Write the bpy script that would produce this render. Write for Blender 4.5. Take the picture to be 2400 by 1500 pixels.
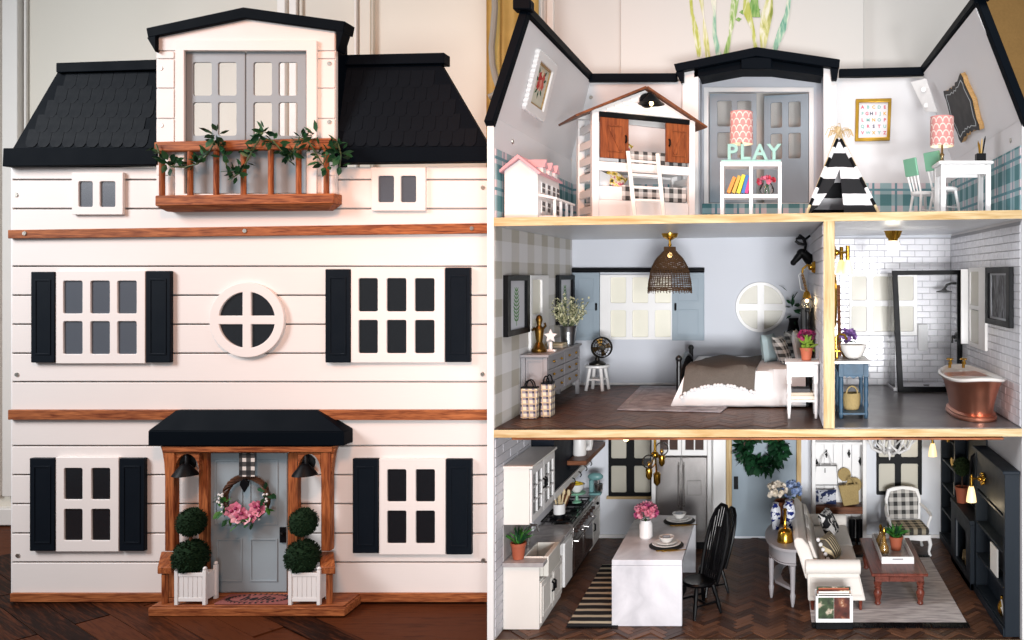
import bpy, bmesh, math, random
from mathutils import Vector, Matrix
from mathutils.geometry import delaunay_2d_cdt
R = math.radians
random.seed(7)
SC = bpy.context.scene
for o in list(bpy.data.objects): bpy.data.objects.remove(o)
COL = SC.collection
# ------------------------------------------------------------------ camera, light, exposure
D = 2.0
cd = bpy.data.cameras.new('camera'); cam = bpy.data.objects.new('camera', cd); COL.objects.link(cam)
cam.location = (0, -D, 0); cam.rotation_euler = (R(90), 0, 0)
cd.sensor_width = 36; cd.lens = 30; cd.shift_x = -607/2400; cd.shift_y = -105/2400; cd.clip_end = 60; cd.clip_start = .02
SC.camera = cam
w = bpy.data.worlds.new('World'); SC.world = w; w.use_nodes = True
w.node_tree.nodes['Background'].inputs[0].default_value = (.90, .95, 1.0, 1)
w.node_tree.nodes['Background'].inputs[1].default_value = .28
SC.view_settings.view_transform = 'Standard'; SC.view_settings.look = 'None'
SC.view_settings.exposure = 0; SC.view_settings.gamma = 1
def lamp(name, kind, loc, target, power, color, **kw):
    l = bpy.data.lights.new(name, kind); o = bpy.data.objects.new(name, l); COL.objects.link(o)
    o.location = loc; l.energy = power; l.color = color
    if target is not None: o.rotation_euler = (Vector(target)-Vector(loc)).to_track_quat('-Z', 'Y').to_euler()
    for k, v in kw.items(): setattr(l, k, v)
    return o
lamp('window_light', 'AREA', (-3.2, -1.2, 1.15), (-1.8, .3, -.2), 25, (.95, .97, 1.0), shape='RECTANGLE', size=.9, size_y=1.2, spread=R(100))
lamp('warm_room_light', 'AREA', (-.75, -1.5, 1.35), (-.85, .3, .25), 6.0, (1.0, .42, .20), shape='DISK', size=.5, spread=R(70))
lamp('photo_light', 'SPOT', (.75, -3.5, -.03), (.25, .3, -.16), 90, (.98, .985, 1.0), spot_size=R(43), spot_blend=.6, shadow_soft_size=.08)
lamp('fill_light', 'AREA', (.35, -2.9, -.5), (.10, .6, -.15), 14, (.98, .99, 1.0), shape='RECTANGLE', size=1.0, size_y=.4, spread=R(60))
lamp('ceiling_light', 'AREA', (.35, -.8, 1.7), (.10, .6, .2), 7, (1.0, .98, .96), shape='DISK', size=.9, spread=R(100))
# ------------------------------------------------------------------ mesh helpers
def K(y): return (D+y)/D
def at(px, py, y): k = K(y); return Vector(((px-1807)/1000*k, y, (645-py)/1000*k))   # photograph position at a real depth
def X(px, y): return (px-1807)/1000*K(y)
def Z(py, y): return (645-py)/1000*K(y)
def yk(k): return (k-1)*D
def fill2d(loops):                                     # triangles of an outline with holes, by vertex index
    flat = [Vector(q[:2]) for l in loops for q in l]; ed = []; b = 0
    for l in loops: m = len(l); ed += [(b+i, b+(i+1) % m) for i in range(m)]; b += m
    vo, _, fo, ov, _, _ = delaunay_2d_cdt(flat, ed, [], 0, 1e-7)
    def inside(x, y, l):
        r = False; n = len(l)
        for i in range(n):
            (x0, y0), (x1, y1) = l[i][:2], l[(i+1) % n][:2]
            if (y0 > y) != (y1 > y) and x < (x1-x0)*(y-y0)/(y1-y0)+x0: r = not r
        return r
    out = []
    for f in fo:
        c = (vo[f[0]]+vo[f[1]]+vo[f[2]])/3
        if inside(c.x, c.y, loops[0]) and not any(inside(c.x, c.y, h) for h in loops[1:]):
            t = [ov[k][0] if ov[k] else -1 for k in f]
            if min(t) >= 0: out.append(tuple(t))
    return out
class MB:
    def __init__(s): s.v = []; s.f = []; s.mi = []; s.cm = 0
    def add(s, vs, fs):
        b = len(s.v); s.v += [Vector(q) for q in vs]; s.f += [tuple(i+b for i in f) for f in fs]; s.mi += [s.cm]*len(fs); return s
    def box(s, x0, x1, y0, y1, z0, z1):
        if x0 > x1: x0, x1 = x1, x0
        if y0 > y1: y0, y1 = y1, y0
        if z0 > z1: z0, z1 = z1, z0
        return s.add([(x0,y0,z0),(x1,y0,z0),(x1,y1,z0),(x0,y1,z0),(x0,y0,z1),(x1,y0,z1),(x1,y1,z1),(x0,y1,z1)],
            [(0,3,2,1),(4,5,6,7),(0,1,5,4),(1,2,6,5),(2,3,7,6),(3,0,4,7)])
    def fb(s, px0, py0, px1, py1, yf, yb):           # a box whose front face stands at depth yf
        return s.box(X(px0,yf), X(px1,yf), yf, yb, Z(py1,yf), Z(py0,yf))
    def hexa(s, q):                                    # eight corners: four near (ccw from front), four far
        return s.add(q, [(0,1,2,3),(7,6,5,4),(0,4,5,1),(1,5,6,2),(2,6,7,3),(3,7,4,0)])
    def prism(s, poly, axis, a, b):                    # polygon extruded along an axis from a to b
        def p3(u, v, t): return (t,u,v) if axis == 'x' else ((u,t,v) if axis == 'y' else (u,v,t))
        n = len(poly); vs = [p3(u,v,a) for u,v in poly]+[p3(u,v,b) for u,v in poly]
        tri = fill2d([poly])
        fs = [tuple(t) for t in tri]+[tuple(i+n for i in reversed(t)) for t in tri]
        fs += [(i,(i+1)%n,(i+1)%n+n,i+n) for i in range(n)]
        return s.add(vs, fs)
    def plate(s, outer, holes, y0, y1):                # (x, z) outline with holes, from depth y0 to y1
        loops = [outer]+holes; flat = [q for l in loops for q in l]; n = len(flat)
        tri = fill2d(loops)
        vs = [(u,y0,v) for u,v in flat]+[(u,y1,v) for u,v in flat]
        fs = [tuple(t) for t in tri]+[tuple(i+n for i in reversed(t)) for t in tri]; b = 0
        for l in loops:
            m = len(l); fs += [(b+i, b+(i+1)%m, b+(i+1)%m+n, b+i+n) for i in range(m)]; b += m
        return s.add(vs, fs)
    def cyl(s, p0, p1, r0, r1=None, n=10, cap=True):
        r1 = r0 if r1 is None else r1; p0 = Vector(p0); p1 = Vector(p1); d = (p1-p0).normalized()
        u = d.orthogonal().normalized(); w_ = d.cross(u); vs = []
        for p, r in ((p0,r0),(p1,r1)):
            vs += [p+(u*math.cos(t)+w_*math.sin(t))*r for t in (2*math.pi*i/n for i in range(n))]
        fs = [(i,(i+1)%n,(i+1)%n+n,i+n) for i in range(n)]
        if cap: fs += [tuple(range(n-1,-1,-1)), tuple(range(n,2*n))]
        return s.add(vs, fs)
    def lathe(s, prof, c=(0,0,0), n=16, cap=True, sx=1, sy=1):
        vs = []; m = len(prof)
        for r, z in prof: vs += [(c[0]+r*sx*math.cos(t), c[1]+r*sy*math.sin(t), c[2]+z) for t in (2*math.pi*i/n for i in range(n))]
        fs = [(j*n+i, j*n+(i+1)%n, (j+1)*n+(i+1)%n, (j+1)*n+i) for j in range(m-1) for i in range(n)]
        if cap: fs += [tuple(range(n-1,-1,-1)), tuple(range((m-1)*n, m*n))]
        return s.add(vs, fs)
    def ball(s, c, r, sx=1, sy=1, sz=1, n=12, m=8):
        pr = [(r*math.sin(math.pi*j/m), -r*math.cos(math.pi*j/m)*sz) for j in range(1, m)]
        return s.lathe([(.02*r, -r*sz)]+pr+[(.02*r, r*sz)], c, n, True, sx, sy)
    def tube(s, pts, r, n=6, closed=False):
        pts = [Vector(p) for p in pts]; m = len(pts); vs = []; u = None
        for i in range(m):
            if closed: d = pts[(i+1)%m]-pts[i-1]
            else: d = pts[min(i+1,m-1)]-pts[max(i-1,0)]
            d.normalize()
            u = d.orthogonal().normalized() if u is None else (u-d*u.dot(d)).normalized()
            w_ = d.cross(u); rr = r[i] if isinstance(r, (list,tuple)) else r
            vs += [pts[i]+(u*math.cos(t)+w_*math.sin(t))*rr for t in (2*math.pi*j/n for j in range(n))]
        seg = m if closed else m-1
        fs = [(i*n+j, i*n+(j+1)%n, ((i+1)%m)*n+(j+1)%n, ((i+1)%m)*n+j) for i in range(seg) for j in range(n)]
        if not closed: fs += [tuple(range(n-1,-1,-1)), tuple(range((m-1)*n, m*n))]
        return s.add(vs, fs)
    def leaf(s, p, d, l, w_, up=(0,0,1), curl=.15):
        p = Vector(p); d = Vector(d).normalized(); a = d.cross(Vector(up))
        a = a.normalized() if a.length > 1e-4 else d.orthogonal().normalized(); nrm = a.cross(d)
        q = [p, p+d*l*.35+a*w_*.5-nrm*w_*.15, p+d*l*.7+a*w_*.4-nrm*w_*.15, p+d*l-nrm*l*curl, p+d*l*.7-a*w_*.4-nrm*w_*.15, p+d*l*.35-a*w_*.5-nrm*w_*.15, p+d*l*.5]
        return s.add(q, [(0,1,6),(1,2,6),(2,3,6),(3,4,6),(4,5,6),(5,0,6)])
    def tile(s, c, sx, sy, sz, puff=.5, n=8, m=8, M=None):   # cushion: a square pillow of half sizes sx, sz and half thickness sy
        vs = []; fs = []
        for side in (-1, 1):
            for j in range(m+1):
                for i in range(n+1):
                    u = -1+2*i/n; v = -1+2*j/m; h = max(0,(1-u**4)*(1-v**4))**puff
                    e = 1-.06*(1-abs(u*v))*1
                    vs.append(Vector((u*sx*(1-.07*(1-v*v)), side*sy*h, v*sz*(1-.07*(1-u*u)))))
        b = (n+1)*(m+1)
        for j in range(m):
            for i in range(n):
                q = (j*(n+1)+i, j*(n+1)+i+1, (j+1)*(n+1)+i+1, (j+1)*(n+1)+i)
                fs.append(q); fs.append(tuple(b+k for k in reversed(q)))
        M = M or Matrix.Identity(4)
        return s.add([M@q+Vector(c) for q in vs], fs)
    def xf(s, M): s.v = [M@q for q in s.v]; return s
    def mv(s, x, y, z): return s.xf(Matrix.Translation((x,y,z)))
    def rz(s, a): return s.xf(Matrix.Rotation(R(a), 4, 'Z'))
    def ry(s, a): return s.xf(Matrix.Rotation(R(a), 4, 'Y'))
    def rx(s, a): return s.xf(Matrix.Rotation(R(a), 4, 'X'))
    def join(s, o): return s.add(o.v, o.f)
def rrect(x0, z0, x1, z1, r, n=3):
    if x0 > x1: x0, x1 = x1, x0
    if z0 > z1: z0, z1 = z1, z0
    out = []
    for cx, cz, a0 in ((x1-r,z0+r,-90),(x1-r,z1-r,0),(x0+r,z1-r,90),(x0+r,z0+r,180)):
        for i in range(n+1):
            t = R(a0+90*i/n); out.append((cx+r*math.cos(t), cz+r*math.sin(t)))
    return out
def circ(cx, cz, r, n=32, rz=None): return [(cx+r*math.cos(2*math.pi*i/n), cz+(rz or r)*math.sin(2*math.pi*i/n)) for i in range(n)]
OFF = {}
def mesh_of(name, mb, mats, off=None, smooth=40):
    me = bpy.data.meshes.new(name)
    vs = mb.v if off is None else [q-off for q in mb.v]
    me.from_pydata([tuple(q) for q in vs], [], mb.f)
    mats = mats if isinstance(mats, (list,tuple)) else [mats]
    for m in mats: me.materials.append(m)
    if len(mats) > 1: me.polygons.foreach_set('material_index', mb.mi)
    bm = bmesh.new(); bm.from_mesh(me); bmesh.ops.recalc_face_normals(bm, faces=bm.faces); bm.to_mesh(me); bm.free()
    if smooth:
        me.polygons.foreach_set('use_smooth', [True]*len(me.polygons)); me.set_sharp_from_angle(angle=R(smooth))
    return me
def bevel(o, wd):
    if wd:
        b = o.modifiers.new('bevel', 'BEVEL'); b.width = wd; b.segments = 2; b.limit_method = 'ANGLE'; b.angle_limit = R(38)
def thing(name, label, cat, loc=(0,0,0), rz=0, group=None, local=False):
    o = bpy.data.objects.new(name, None); COL.objects.link(o); o.empty_display_size = .02
    o.location = loc; o.rotation_euler = (0,0,R(rz)); o['label'] = label; o['category'] = cat
    if group: o['group'] = group
    OFF[o.name] = None if local else Vector(loc)
    return o
def part(name, mb, mat, parent, bev=.0008, label=None, kind=None, smooth=40):
    off = OFF.get(parent.name)
    me = mesh_of(name, mb, mat, off, smooth); o = bpy.data.objects.new(name, me); COL.objects.link(o); o.parent = parent
    OFF[o.name] = off; bevel(o, bev)
    if label: o['label'] = label
    if kind: o['kind'] = kind
    return o
def one(name, mb, mat, label, cat, group=None, bev=.0008, smooth=40):
    lo = Vector([min(q[i] for q in mb.v) for i in range(3)]); hi = Vector([max(q[i] for q in mb.v) for i in range(3)])
    off = Vector(((lo.x+hi.x)/2, (lo.y+hi.y)/2, lo.z)); me = mesh_of(name, mb, mat, off, smooth)
    o = bpy.data.objects.new(name, me); COL.objects.link(o); o.location = off; o['label'] = label; o['category'] = cat
    if group: o['group'] = group
    OFF[o.name] = off; bevel(o, bev); return o
def struct(name, mb, mat, bev=0):
    me = mesh_of(name, mb, mat); o = bpy.data.objects.new(name, me); COL.objects.link(o); o['kind'] = 'structure'; OFF[o.name] = None; bevel(o, bev); return o
def dup(root, loc, rz=None, label=None, scale=None):
    r = root.copy(); COL.objects.link(r); r.location = loc
    if rz is not None: r.rotation_euler = (0,0,R(rz))
    if scale: r.scale = (scale,)*3
    if label: r['label'] = label
    for ch in list(root.children):
        c = ch.copy(); COL.objects.link(c); c.parent = r
        for g in ch.children: d = g.copy(); COL.objects.link(d); d.parent = c
    return r
def piece(name, me, parent, loc, rot=(0,0,0), mat=None):
    o = bpy.data.objects.new(name, me); COL.objects.link(o); o.parent = parent; o.location = loc; o.rotation_euler = rot
    return o
# ------------------------------------------------------------------ materials
def hx(s):
    s = s.lstrip('#'); c = [int(s[i:i+2],16)/255 for i in (0,2,4)]
    return tuple(q/12.92 if q <= .04045 else ((q+.055)/1.055)**2.4 for q in c)+(1,)
class NT:
    def __init__(s, name):
        s.m = bpy.data.materials.new(name); s.m.use_nodes = True; s.t = s.m.node_tree; s.b = s.t.nodes['Principled BSDF']
        tc = s.n('ShaderNodeTexCoord'); s.co = tc.outputs['Object']; s.gen = tc.outputs['Generated']
    def n(s, typ, **kw):
        q = s.t.nodes.new(typ)
        for k, v in kw.items(): setattr(q, k, v)
        return q
    def l(s, a, b): s.t.links.new(a, b)
    def put(s, sock, v):
        if isinstance(v, (int,float,tuple,list)): sock.default_value = v
        else: s.l(v, sock)
    def ma(s, op, a, b=0.0):
        q = s.n('ShaderNodeMath', operation=op); s.put(q.inputs[0], a); s.put(q.inputs[1], b); return q.outputs[0]
    def xyz(s):
        q = s.n('ShaderNodeSeparateXYZ'); s.l(s.co, q.inputs[0]); return q.outputs
    def mapped(s, sc):
        q = s.n('ShaderNodeMapping'); q.inputs['Scale'].default_value = sc; s.l(s.co, q.inputs[0]); return q.outputs[0]
    def noise(s, sc, det=3, vec=None, dist=0):
        q = s.n('ShaderNodeTexNoise'); q.inputs['Scale'].default_value = sc; q.inputs['Detail'].default_value = det; q.inputs['Distortion'].default_value = dist
        s.l(vec or s.co, q.inputs['Vector']); return q.outputs['Fac']
    def mix(s, f, a, b):
        q = s.n('ShaderNodeMix', data_type='RGBA'); s.put(q.inputs[0], f); s.put(q.inputs[6], a); s.put(q.inputs[7], b); return q.outputs[2]
    def ramp(s, f, stops):
        q = s.n('ShaderNodeValToRGB'); e = q.color_ramp.elements
        while len(e) < len(stops): e.new(.5)
        for i, (p, c) in enumerate(stops): e[i].position = p; e[i].color = c
        s.l(f, q.inputs[0]); return q.outputs[0]
    def stripe(s, c, period, duty, ph=0.0): return s.ma('LESS_THAN', s.ma('FRACT', s.ma('ADD', s.ma('DIVIDE', c, period), ph+50.0)), duty)
    def bump(s, h, st, dist=.001):
        q = s.n('ShaderNodeBump'); q.inputs['Strength'].default_value = st; q.inputs['Distance'].default_value = dist; s.l(h, q.inputs['Height']); s.l(q.outputs[0], s.b.inputs['Normal'])
    def done(s, col=None, rough=.5, metal=0, spec=.5):
        if col is not None: s.put(s.b.inputs['Base Color'], col)
        s.put(s.b.inputs['Roughness'], rough); s.b.inputs['Metallic'].default_value = metal; s.b.inputs['Specular IOR Level'].default_value = spec
        return s.m
def sc(c, f): return tuple(min(1,q*f) for q in c[:3])+(1,)
def paint(name, c, rough=.45, var=.10, scale=14, bump=.12, metal=0, spec=.5, fine=400, rnd=0):
    c = hx(c) if isinstance(c, str) else c; t = NT(name); f = t.noise(scale, 4)
    if rnd:
        f = t.ma('ADD', t.ma('MULTIPLY', f, .5), t.ma('MULTIPLY', t.n('ShaderNodeObjectInfo').outputs['Random'], .5))
        st = t.noise(18, 4, t.mapped((1, 25, 25))); f = t.ma('ADD', t.ma('MULTIPLY', f, .7), t.ma('MULTIPLY', st, .3))
    col = t.mix(f, sc(c, 1-var), sc(c, 1+var*.6))
    if bump: t.bump(t.noise(fine, 2), bump, .0006)
    rr = t.ma('ADD', t.ma('MULTIPLY', t.noise(scale*2.3, 3), .16), rough-.08)
    return t.done(col, rr, metal, spec)
def wood(name, c1, c2, axis='x', fine=70, rough=.45, rnd=0):
    t = NT(name); s = {'x': (1,14,14), 'y': (14,1,14), 'z': (14,14,1)}[axis]
    v = t.mapped(s); a = t.noise(fine*.12, 5, v, 1.2); b = t.noise(fine*.5, 3, v)
    f = t.ma('ADD', t.ma('MULTIPLY', a, .7), t.ma('MULTIPLY', b, .3))
    if rnd:
        oi = t.n('ShaderNodeObjectInfo'); f = t.ma('ADD', f, t.ma('MULTIPLY', t.ma('SUBTRACT', oi.outputs['Random'], .5), rnd))
    col = t.ramp(f, [(.36, hx(c1)), (.62, hx(c2))]); t.bump(b, .15, .0006); return t.done(col, rough, 0, .25)
def marble(name, base, vein, scale=9, rough=.25):
    t = NT(name); a = t.noise(scale, 8, None, .5); q = t.ma('ABSOLUTE', t.ma('SUBTRACT', a, .5)); f = t.ma('MULTIPLY', q, 6)
    c = t.mix(t.ma('MINIMUM', f, 1.0), hx(vein), hx(base)); c = t.mix(t.noise(scale*.6, 3), c, hx(base)); return t.done(c, rough)
def gingham(name, dark, light, per, ax=('x','z'), duty=.5, midf=.5, rough=.85, ph=(0,0), grain=True):
    t = NT(name); o = dict(zip('xyz', t.xyz()))
    a = t.stripe(o[ax[0]], per if isinstance(per,(int,float)) else per[0], duty, ph[0]); b = t.stripe(o[ax[1]], per if isinstance(per,(int,float)) else per[1], duty, ph[1])
    d = hx(dark); l_ = hx(light); m_ = tuple(d[i]*midf+l_[i]*(1-midf) for i in range(3))+(1,)
    c = t.mix(t.ma('MULTIPLY', a, b), t.mix(t.ma('MAXIMUM', a, b), l_, m_), d)
    if grain: c = t.mix(t.ma('MULTIPLY', t.noise(300, 2), .25), c, sc(m_, .8)); t.bump(t.noise(600, 2), .2, .0005)
    return t.done(c, rough)
def stripes(name, c1, c2, axis, per, duty=.5, rough=.85, wob=.0, ph=0):
    t = NT(name); o = dict(zip('xyz', t.xyz())); q = o[axis]
    if wob: q = t.ma('ADD', q, t.ma('MULTIPLY', t.noise(22, 2), wob))
    c = t.mix(t.stripe(q, per, duty, ph), hx(c1), hx(c2)); t.bump(t.noise(500, 2), .3, .0008); return t.done(c, rough)
def fabric(name, c, var=.25, scale=160, rough=.9, bump=.5):
    c = hx(c); t = NT(name); f = t.noise(scale, 3); t.bump(f, bump, .0015); return t.done(t.mix(t.ma('ADD', t.ma('MULTIPLY', f, .6), t.ma('MULTIPLY', t.noise(scale*.15, 3), .4)), sc(c, 1-var), sc(c, 1+var)), rough, 0, .2)
def metal(name, c, rough=.25, brushed=None):
    t = NT(name); c = hx(c)
    v = t.mapped({'x': (1,60,60), 'z': (60,60,1), None: (1,1,1)}[brushed]); f = t.noise(30, 3, v)
    return t.done(t.mix(f, sc(c, .82), sc(c, 1.1)), t.ma('ADD', t.ma('MULTIPLY', f, .15), rough-.07), 1)
def glass(name, tint=(1,1,1,1), alpha=.18, rough=.02, ior=1.45):
    m = bpy.data.materials.new(name); m.use_nodes = True; t = m.node_tree; b = t.nodes['Principled BSDF']; out = t.nodes['Material Output']
    b.inputs['Base Color'].default_value = tint; b.inputs['Roughness'].default_value = rough; b.inputs['Metallic'].default_value = 0
    tr = t.nodes.new('ShaderNodeBsdfTransparent'); mx = t.nodes.new('ShaderNodeMixShader'); fr = t.nodes.new('ShaderNodeFresnel'); fr.inputs[0].default_value = ior
    gl = t.nodes.new('ShaderNodeBsdfGlossy'); gl.inputs['Roughness'].default_value = rough; m2 = t.nodes.new('ShaderNodeMixShader')
    m2.inputs[0].default_value = alpha; t.links.new(tr.outputs[0], m2.inputs[1]); t.links.new(b.outputs[0], m2.inputs[2])
    t.links.new(fr.outputs[0], mx.inputs[0]); t.links.new(m2.outputs[0], mx.inputs[1]); t.links.new(gl.outputs[0], mx.inputs[2]); t.links.new(mx.outputs[0], out.inputs[0]); return m
def glow(name, c, st, base=None):
    t = NT(name); t.b.inputs['Emission Color'].default_value = hx(c); t.b.inputs['Emission Strength'].default_value = st; return t.done(hx(base or c), .4)
m_white = paint('white paint', '#e9e7e6', .42, .05); m_board = paint('white clapboard paint', '#e6dfdb', .5, .09, 6, .25, rnd=1)
m_cream = paint('cream paint', '#e9e5df', .45, .05); m_roof = paint('black roof paint', '#060c13', .55, .12, 8, .2, 0, .04)
m_black = paint('matt black', '#0a0b0e', .45, .15, 14, .1, 0, .12); m_navy = paint('navy black paint', '#151b25', .55, .15, 14, .1, 0, .1); m_slate = paint('slate paint', '#1d242c', .5, .08, 14, .1, 0, .15)
m_blue = paint('blue grey paint', '#8a98a3', .5, .06); m_door = paint('grey door paint', '#93a0a7', .42, .08)
m_grey = paint('grey furniture paint', '#928f92', .5, .06); m_inner = paint('pale grey inside wall', '#c4c7cf', .6, .04, 5)
m_inner2 = paint('pale warm inside wall', '#dedbdc', .6, .04, 5); m_top = paint('attic wall paint', '#d2d2d4', .6, .04, 5); m_ground = paint('ground floor wall paint', '#d9dce3', .6, .04, 5); m_ceil = paint('ceiling paint', '#cfd1d5', .35, .05)
m_trim = wood('stained cedar', '#5f2810', '#b06a3e', 'x', 85, .55); m_trimz = wood('stained cedar upright', '#652c12', '#b0683a', 'z', 85, .55); m_trimy = wood('stained cedar deep', '#652c12', '#b0683a', 'y', 85, .55)
m_ply = wood('pine plywood edge', '#b08e5c', '#d3bd96', 'x', 40, .7); m_plyz = wood('pine plywood upright', '#b08e5c', '#d3bd96', 'z', 40, .7)
m_brown = wood('brown wood', '#54301d', '#804c2e', 'x'); m_barn = wood('barn door wood', '#5e2b14', '#92502a', 'z'); m_cherry = wood('cherry wood', '#4f2419', '#7d4033', 'y', 60, .35)
m_floorw = wood('dark oak floor', '#1a0a05', '#552c18', 'x', 60, .55, .3); m_herr = wood('herringbone plank', '#38231a', '#6a4632', 'x', 60, .42, .35)
m_gold = metal('brass', '#c89a3c', .22); m_oldgold = metal('antique brass', '#6e5328', .42); m_steel = metal('stainless steel', '#bdb9b7', .24, 'z'); m_zinc = metal('zinc', '#9da0a3', .3); m_copper = metal('copper', '#d6937a', .32)
m_screw = metal('screw head', '#b9b4ac', .35); m_marble = marble('white marble', '#e0dfe4', '#98989f', 6); m_counter = marble('grey marble counter', '#b9b4b2', '#8d8a8f', 22)
m_floorw.node_tree.nodes['Principled BSDF'].inputs['Specular IOR Level'].default_value = .06
m_slab = marble('grey stone floor', '#6d696a', '#3f3b3d', 9, .3)
m_pane = glass('window pane', hx('#59606a'), .72, .26); m_paned = glass('dark window pane', hx('#14181d'), .9, .22); m_clear = glass('clear glass', (1,1,1,1), .02, .01, 1.2)  # room reflections are put into the lighter pane as a grey tint
m_backlit = paint('backlit window film', '#e6e2d2', .35, .03, 5, 0); m_frost2 = paint('translucent window sheet', '#b9b4a6', .35, .05, 5, 0)  # the paler film's cream is lightened to stand for light shining through
m_green = fabric('leaf green', '#1f4a2c', .4, 90, .6, .2); m_moss = fabric('clipped box green', '#142a16', .6, 240, .9, .8); m_lime = paint('light leaf', '#3f7a2c', .5, .3, 60); m_stem = paint('stem', '#4b5a33', .6, .2)
m_terra = paint('terracotta', '#a9583c', .7, .12, 40); m_pink = paint('pink petal', '#cf6f86', .6, .25, 80); m_magenta = paint('magenta petal', '#8f1b50', .6, .3, 90)
m_cloth = fabric('white bed linen', '#dededf', .06, 60, .9, .25); m_sofa = fabric('cream upholstery', '#dcd6cf', .08, 200, .9, .25)
m_tile = paint('glazed white tile', '#dad9de', .18, .04, 20, 0); m_grout = paint('grout', '#a9a9ae', .8, .06)
m_tileb = paint('painted white brick', '#d3d2d8', .6, .05, 20); m_twig = wood('twig', '#2b1a12', '#5a3a27', 'x'); m_straw = fabric('straw', '#a58f62', .35, 220, .9, .9); m_wicker = fabric('brown wicker', '#4c3521', .4, 200, .8, .9)
m_teal = paint('pale teal paint', '#8db5ab', .5, .06); m_tealmix = paint('teal enamel', '#6f9a9b', .3, .06); m_mint = paint('mint enamel', '#79b193', .35, .06)
m_bulb = glow('lit glass shade', '#ffd78f', 1.15, '#d8cfae'); m_hot = glow('lit bulb', '#ffd590', 9); m_globe = glow('lit white globe', '#fff0d4', 1.2)
# ------------------------------------------------------------------ the room around the two houses
GZ = -.8765
WY = 1.02                                             # the room's back wall
m_wallL = paint('beige cabinet paint', '#e0dacd', .5, .05, 2); m_wallR = paint('white canvas wall', '#c9c5c0', .7, .04, 2); m_mould = paint('white moulding', '#eeeae4', .4, .04)
fl = struct('floor', MB().box(-3.4, 1.6, -2.6, WY, GZ-.06, GZ-.004), m_floorw)
bd = mesh_of('floor board', MB().box(-.42, .42, -.036, .036, -.004, .0), m_floorw)
for i in range(-6, 7):
    for j in range(-2, 2):
        a = 35; u = j*.846+(i % 2)*.4; v = i*.0735
        x = -1.75+u*math.cos(R(a))+v*math.sin(R(a)); y = .1-u*math.sin(R(a))+v*math.cos(R(a))
        if -2.6 < x < -.9 and -.75 < y < .6: piece('floor_board', bd, fl, (x, y, GZ), (0, 0, R(-a)))
xm = X(1142, WY)
wl = struct('back_wall', MB().box(-3.4, xm, WY, WY+.05, GZ, 1.6), m_wallL)
wr = struct('back_wall', MB().box(xm+.001, 1.6, WY-.004, WY+.05, GZ, 1.6), m_wallR)
for px0, px1, t, dk in ((-60,8,.02,0),(22,58,.03,0),(62,68,.012,0),(656,676,.02,0),(684,702,.02,0),(704,712,.010,1),(836,842,.02,0),(846,872,.012,1),(876,880,.02,1)):
    part('panel_moulding', MB().box(X(px0,WY), X(px1,WY), WY-t, WY, GZ+.1, 1.6), [m_mould, m_wallL][dk], wl, .003)
part('skirting_board', MB().box(-3.4, X(60,WY), WY-.035, WY, GZ, GZ+.06), m_mould, wl, .004)
for px0, px1, t in ((1262,1275,.022),(1284,1300,.014)): part('panel_moulding', MB().box(X(px0,WY), X(px1,WY), WY-.004-t, WY-.004, GZ+.1, 1.6), m_mould, wr, .003)
# gold fabric hanging at the left of the open house, a grey cord in front of it, and brown burlap at its right
m_goldcloth = fabric('gold cloth', '#b59655', .25, 30, .55, .3); m_burlap = fabric('brown burlap', '#8b6b3f', .22, 120, .95, .8)
def curtain(name, px0, px1, y, m, label, cat, folds, amp):
    mb = MB(); n = 60; x0, x1 = X(px0, y), X(px1, y); vs = []; fs = []
    for b in (0, .006):
        for i in range(n+1):
            u = i/n; yy = y+b+amp*math.sin(u*folds*6.283)+amp*.4*math.sin(u*folds*15+1)
            for z in (GZ+.03, 1.5): vs.append((x0+(x1-x0)*u, yy, z))
    m_ = 2*(n+1)
    for i in range(n):
        q = (2*i, 2*i+2, 2*i+3, 2*i+1); fs += [q, tuple(k+m_ for k in reversed(q)), (2*i, 2*i+m_, 2*i+2+m_, 2*i+2), (2*i+1, 2*i+3, 2*i+3+m_, 2*i+1+m_)]
    mb.add(vs, fs); return one(name, mb, m, label, cat, bev=0)
curtain('curtain', 1139, 1262, .955, m_goldcloth, 'gold fabric curtain hanging behind the open dollhouse at its left', 'curtain', 2, .012)
curtain('burlap_panel', 2300, 2560, .955, m_burlap, 'brown burlap panel hanging behind the right roof edge of the open house', 'fabric panel', .6, .004)
one('cord', MB().tube([at(px,py,.925) for px,py in ((1158,-40),(1160,20),(1156,70),(1152,110),(1154,150),(1162,185),(1168,205),(1160,222),(1146,228))], .011, 8), paint('grey cord', '#8f8a80', .6), 'thick grey cord hanging in front of the gold curtain', 'cord')
cv = thing('canvas_print', 'white canvas with loose green and yellow watercolour stems above the open house', 'canvas', at(1740,100,WY-.03))
part('canvas', MB().box(X(1458,WY), X(2022,WY), WY-.03, WY-.006, Z(190,WY), 1.5), paint('canvas cloth', '#d0ccc7', .8, .03, 3, .3), cv, .002)
def wc(name, c1, c2):
    t = NT(name); v = t.mapped((9,9,2)); return t.done(t.ramp(t.noise(6, 5, v, 1.5), [(.32, hx(c1)), (.5, hx(c2)), (.66, hx('#dfdccb'))]), .9)
wcs = [wc('watercolour yellow green', '#a3a83c', '#b9bd6b'), wc('watercolour green', '#5f8f45', '#9ab56f'), wc('watercolour sea green', '#4f8f7c', '#9dbfa6'), wc('watercolour olive', '#7f8a3a', '#c4c27e')]
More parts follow.
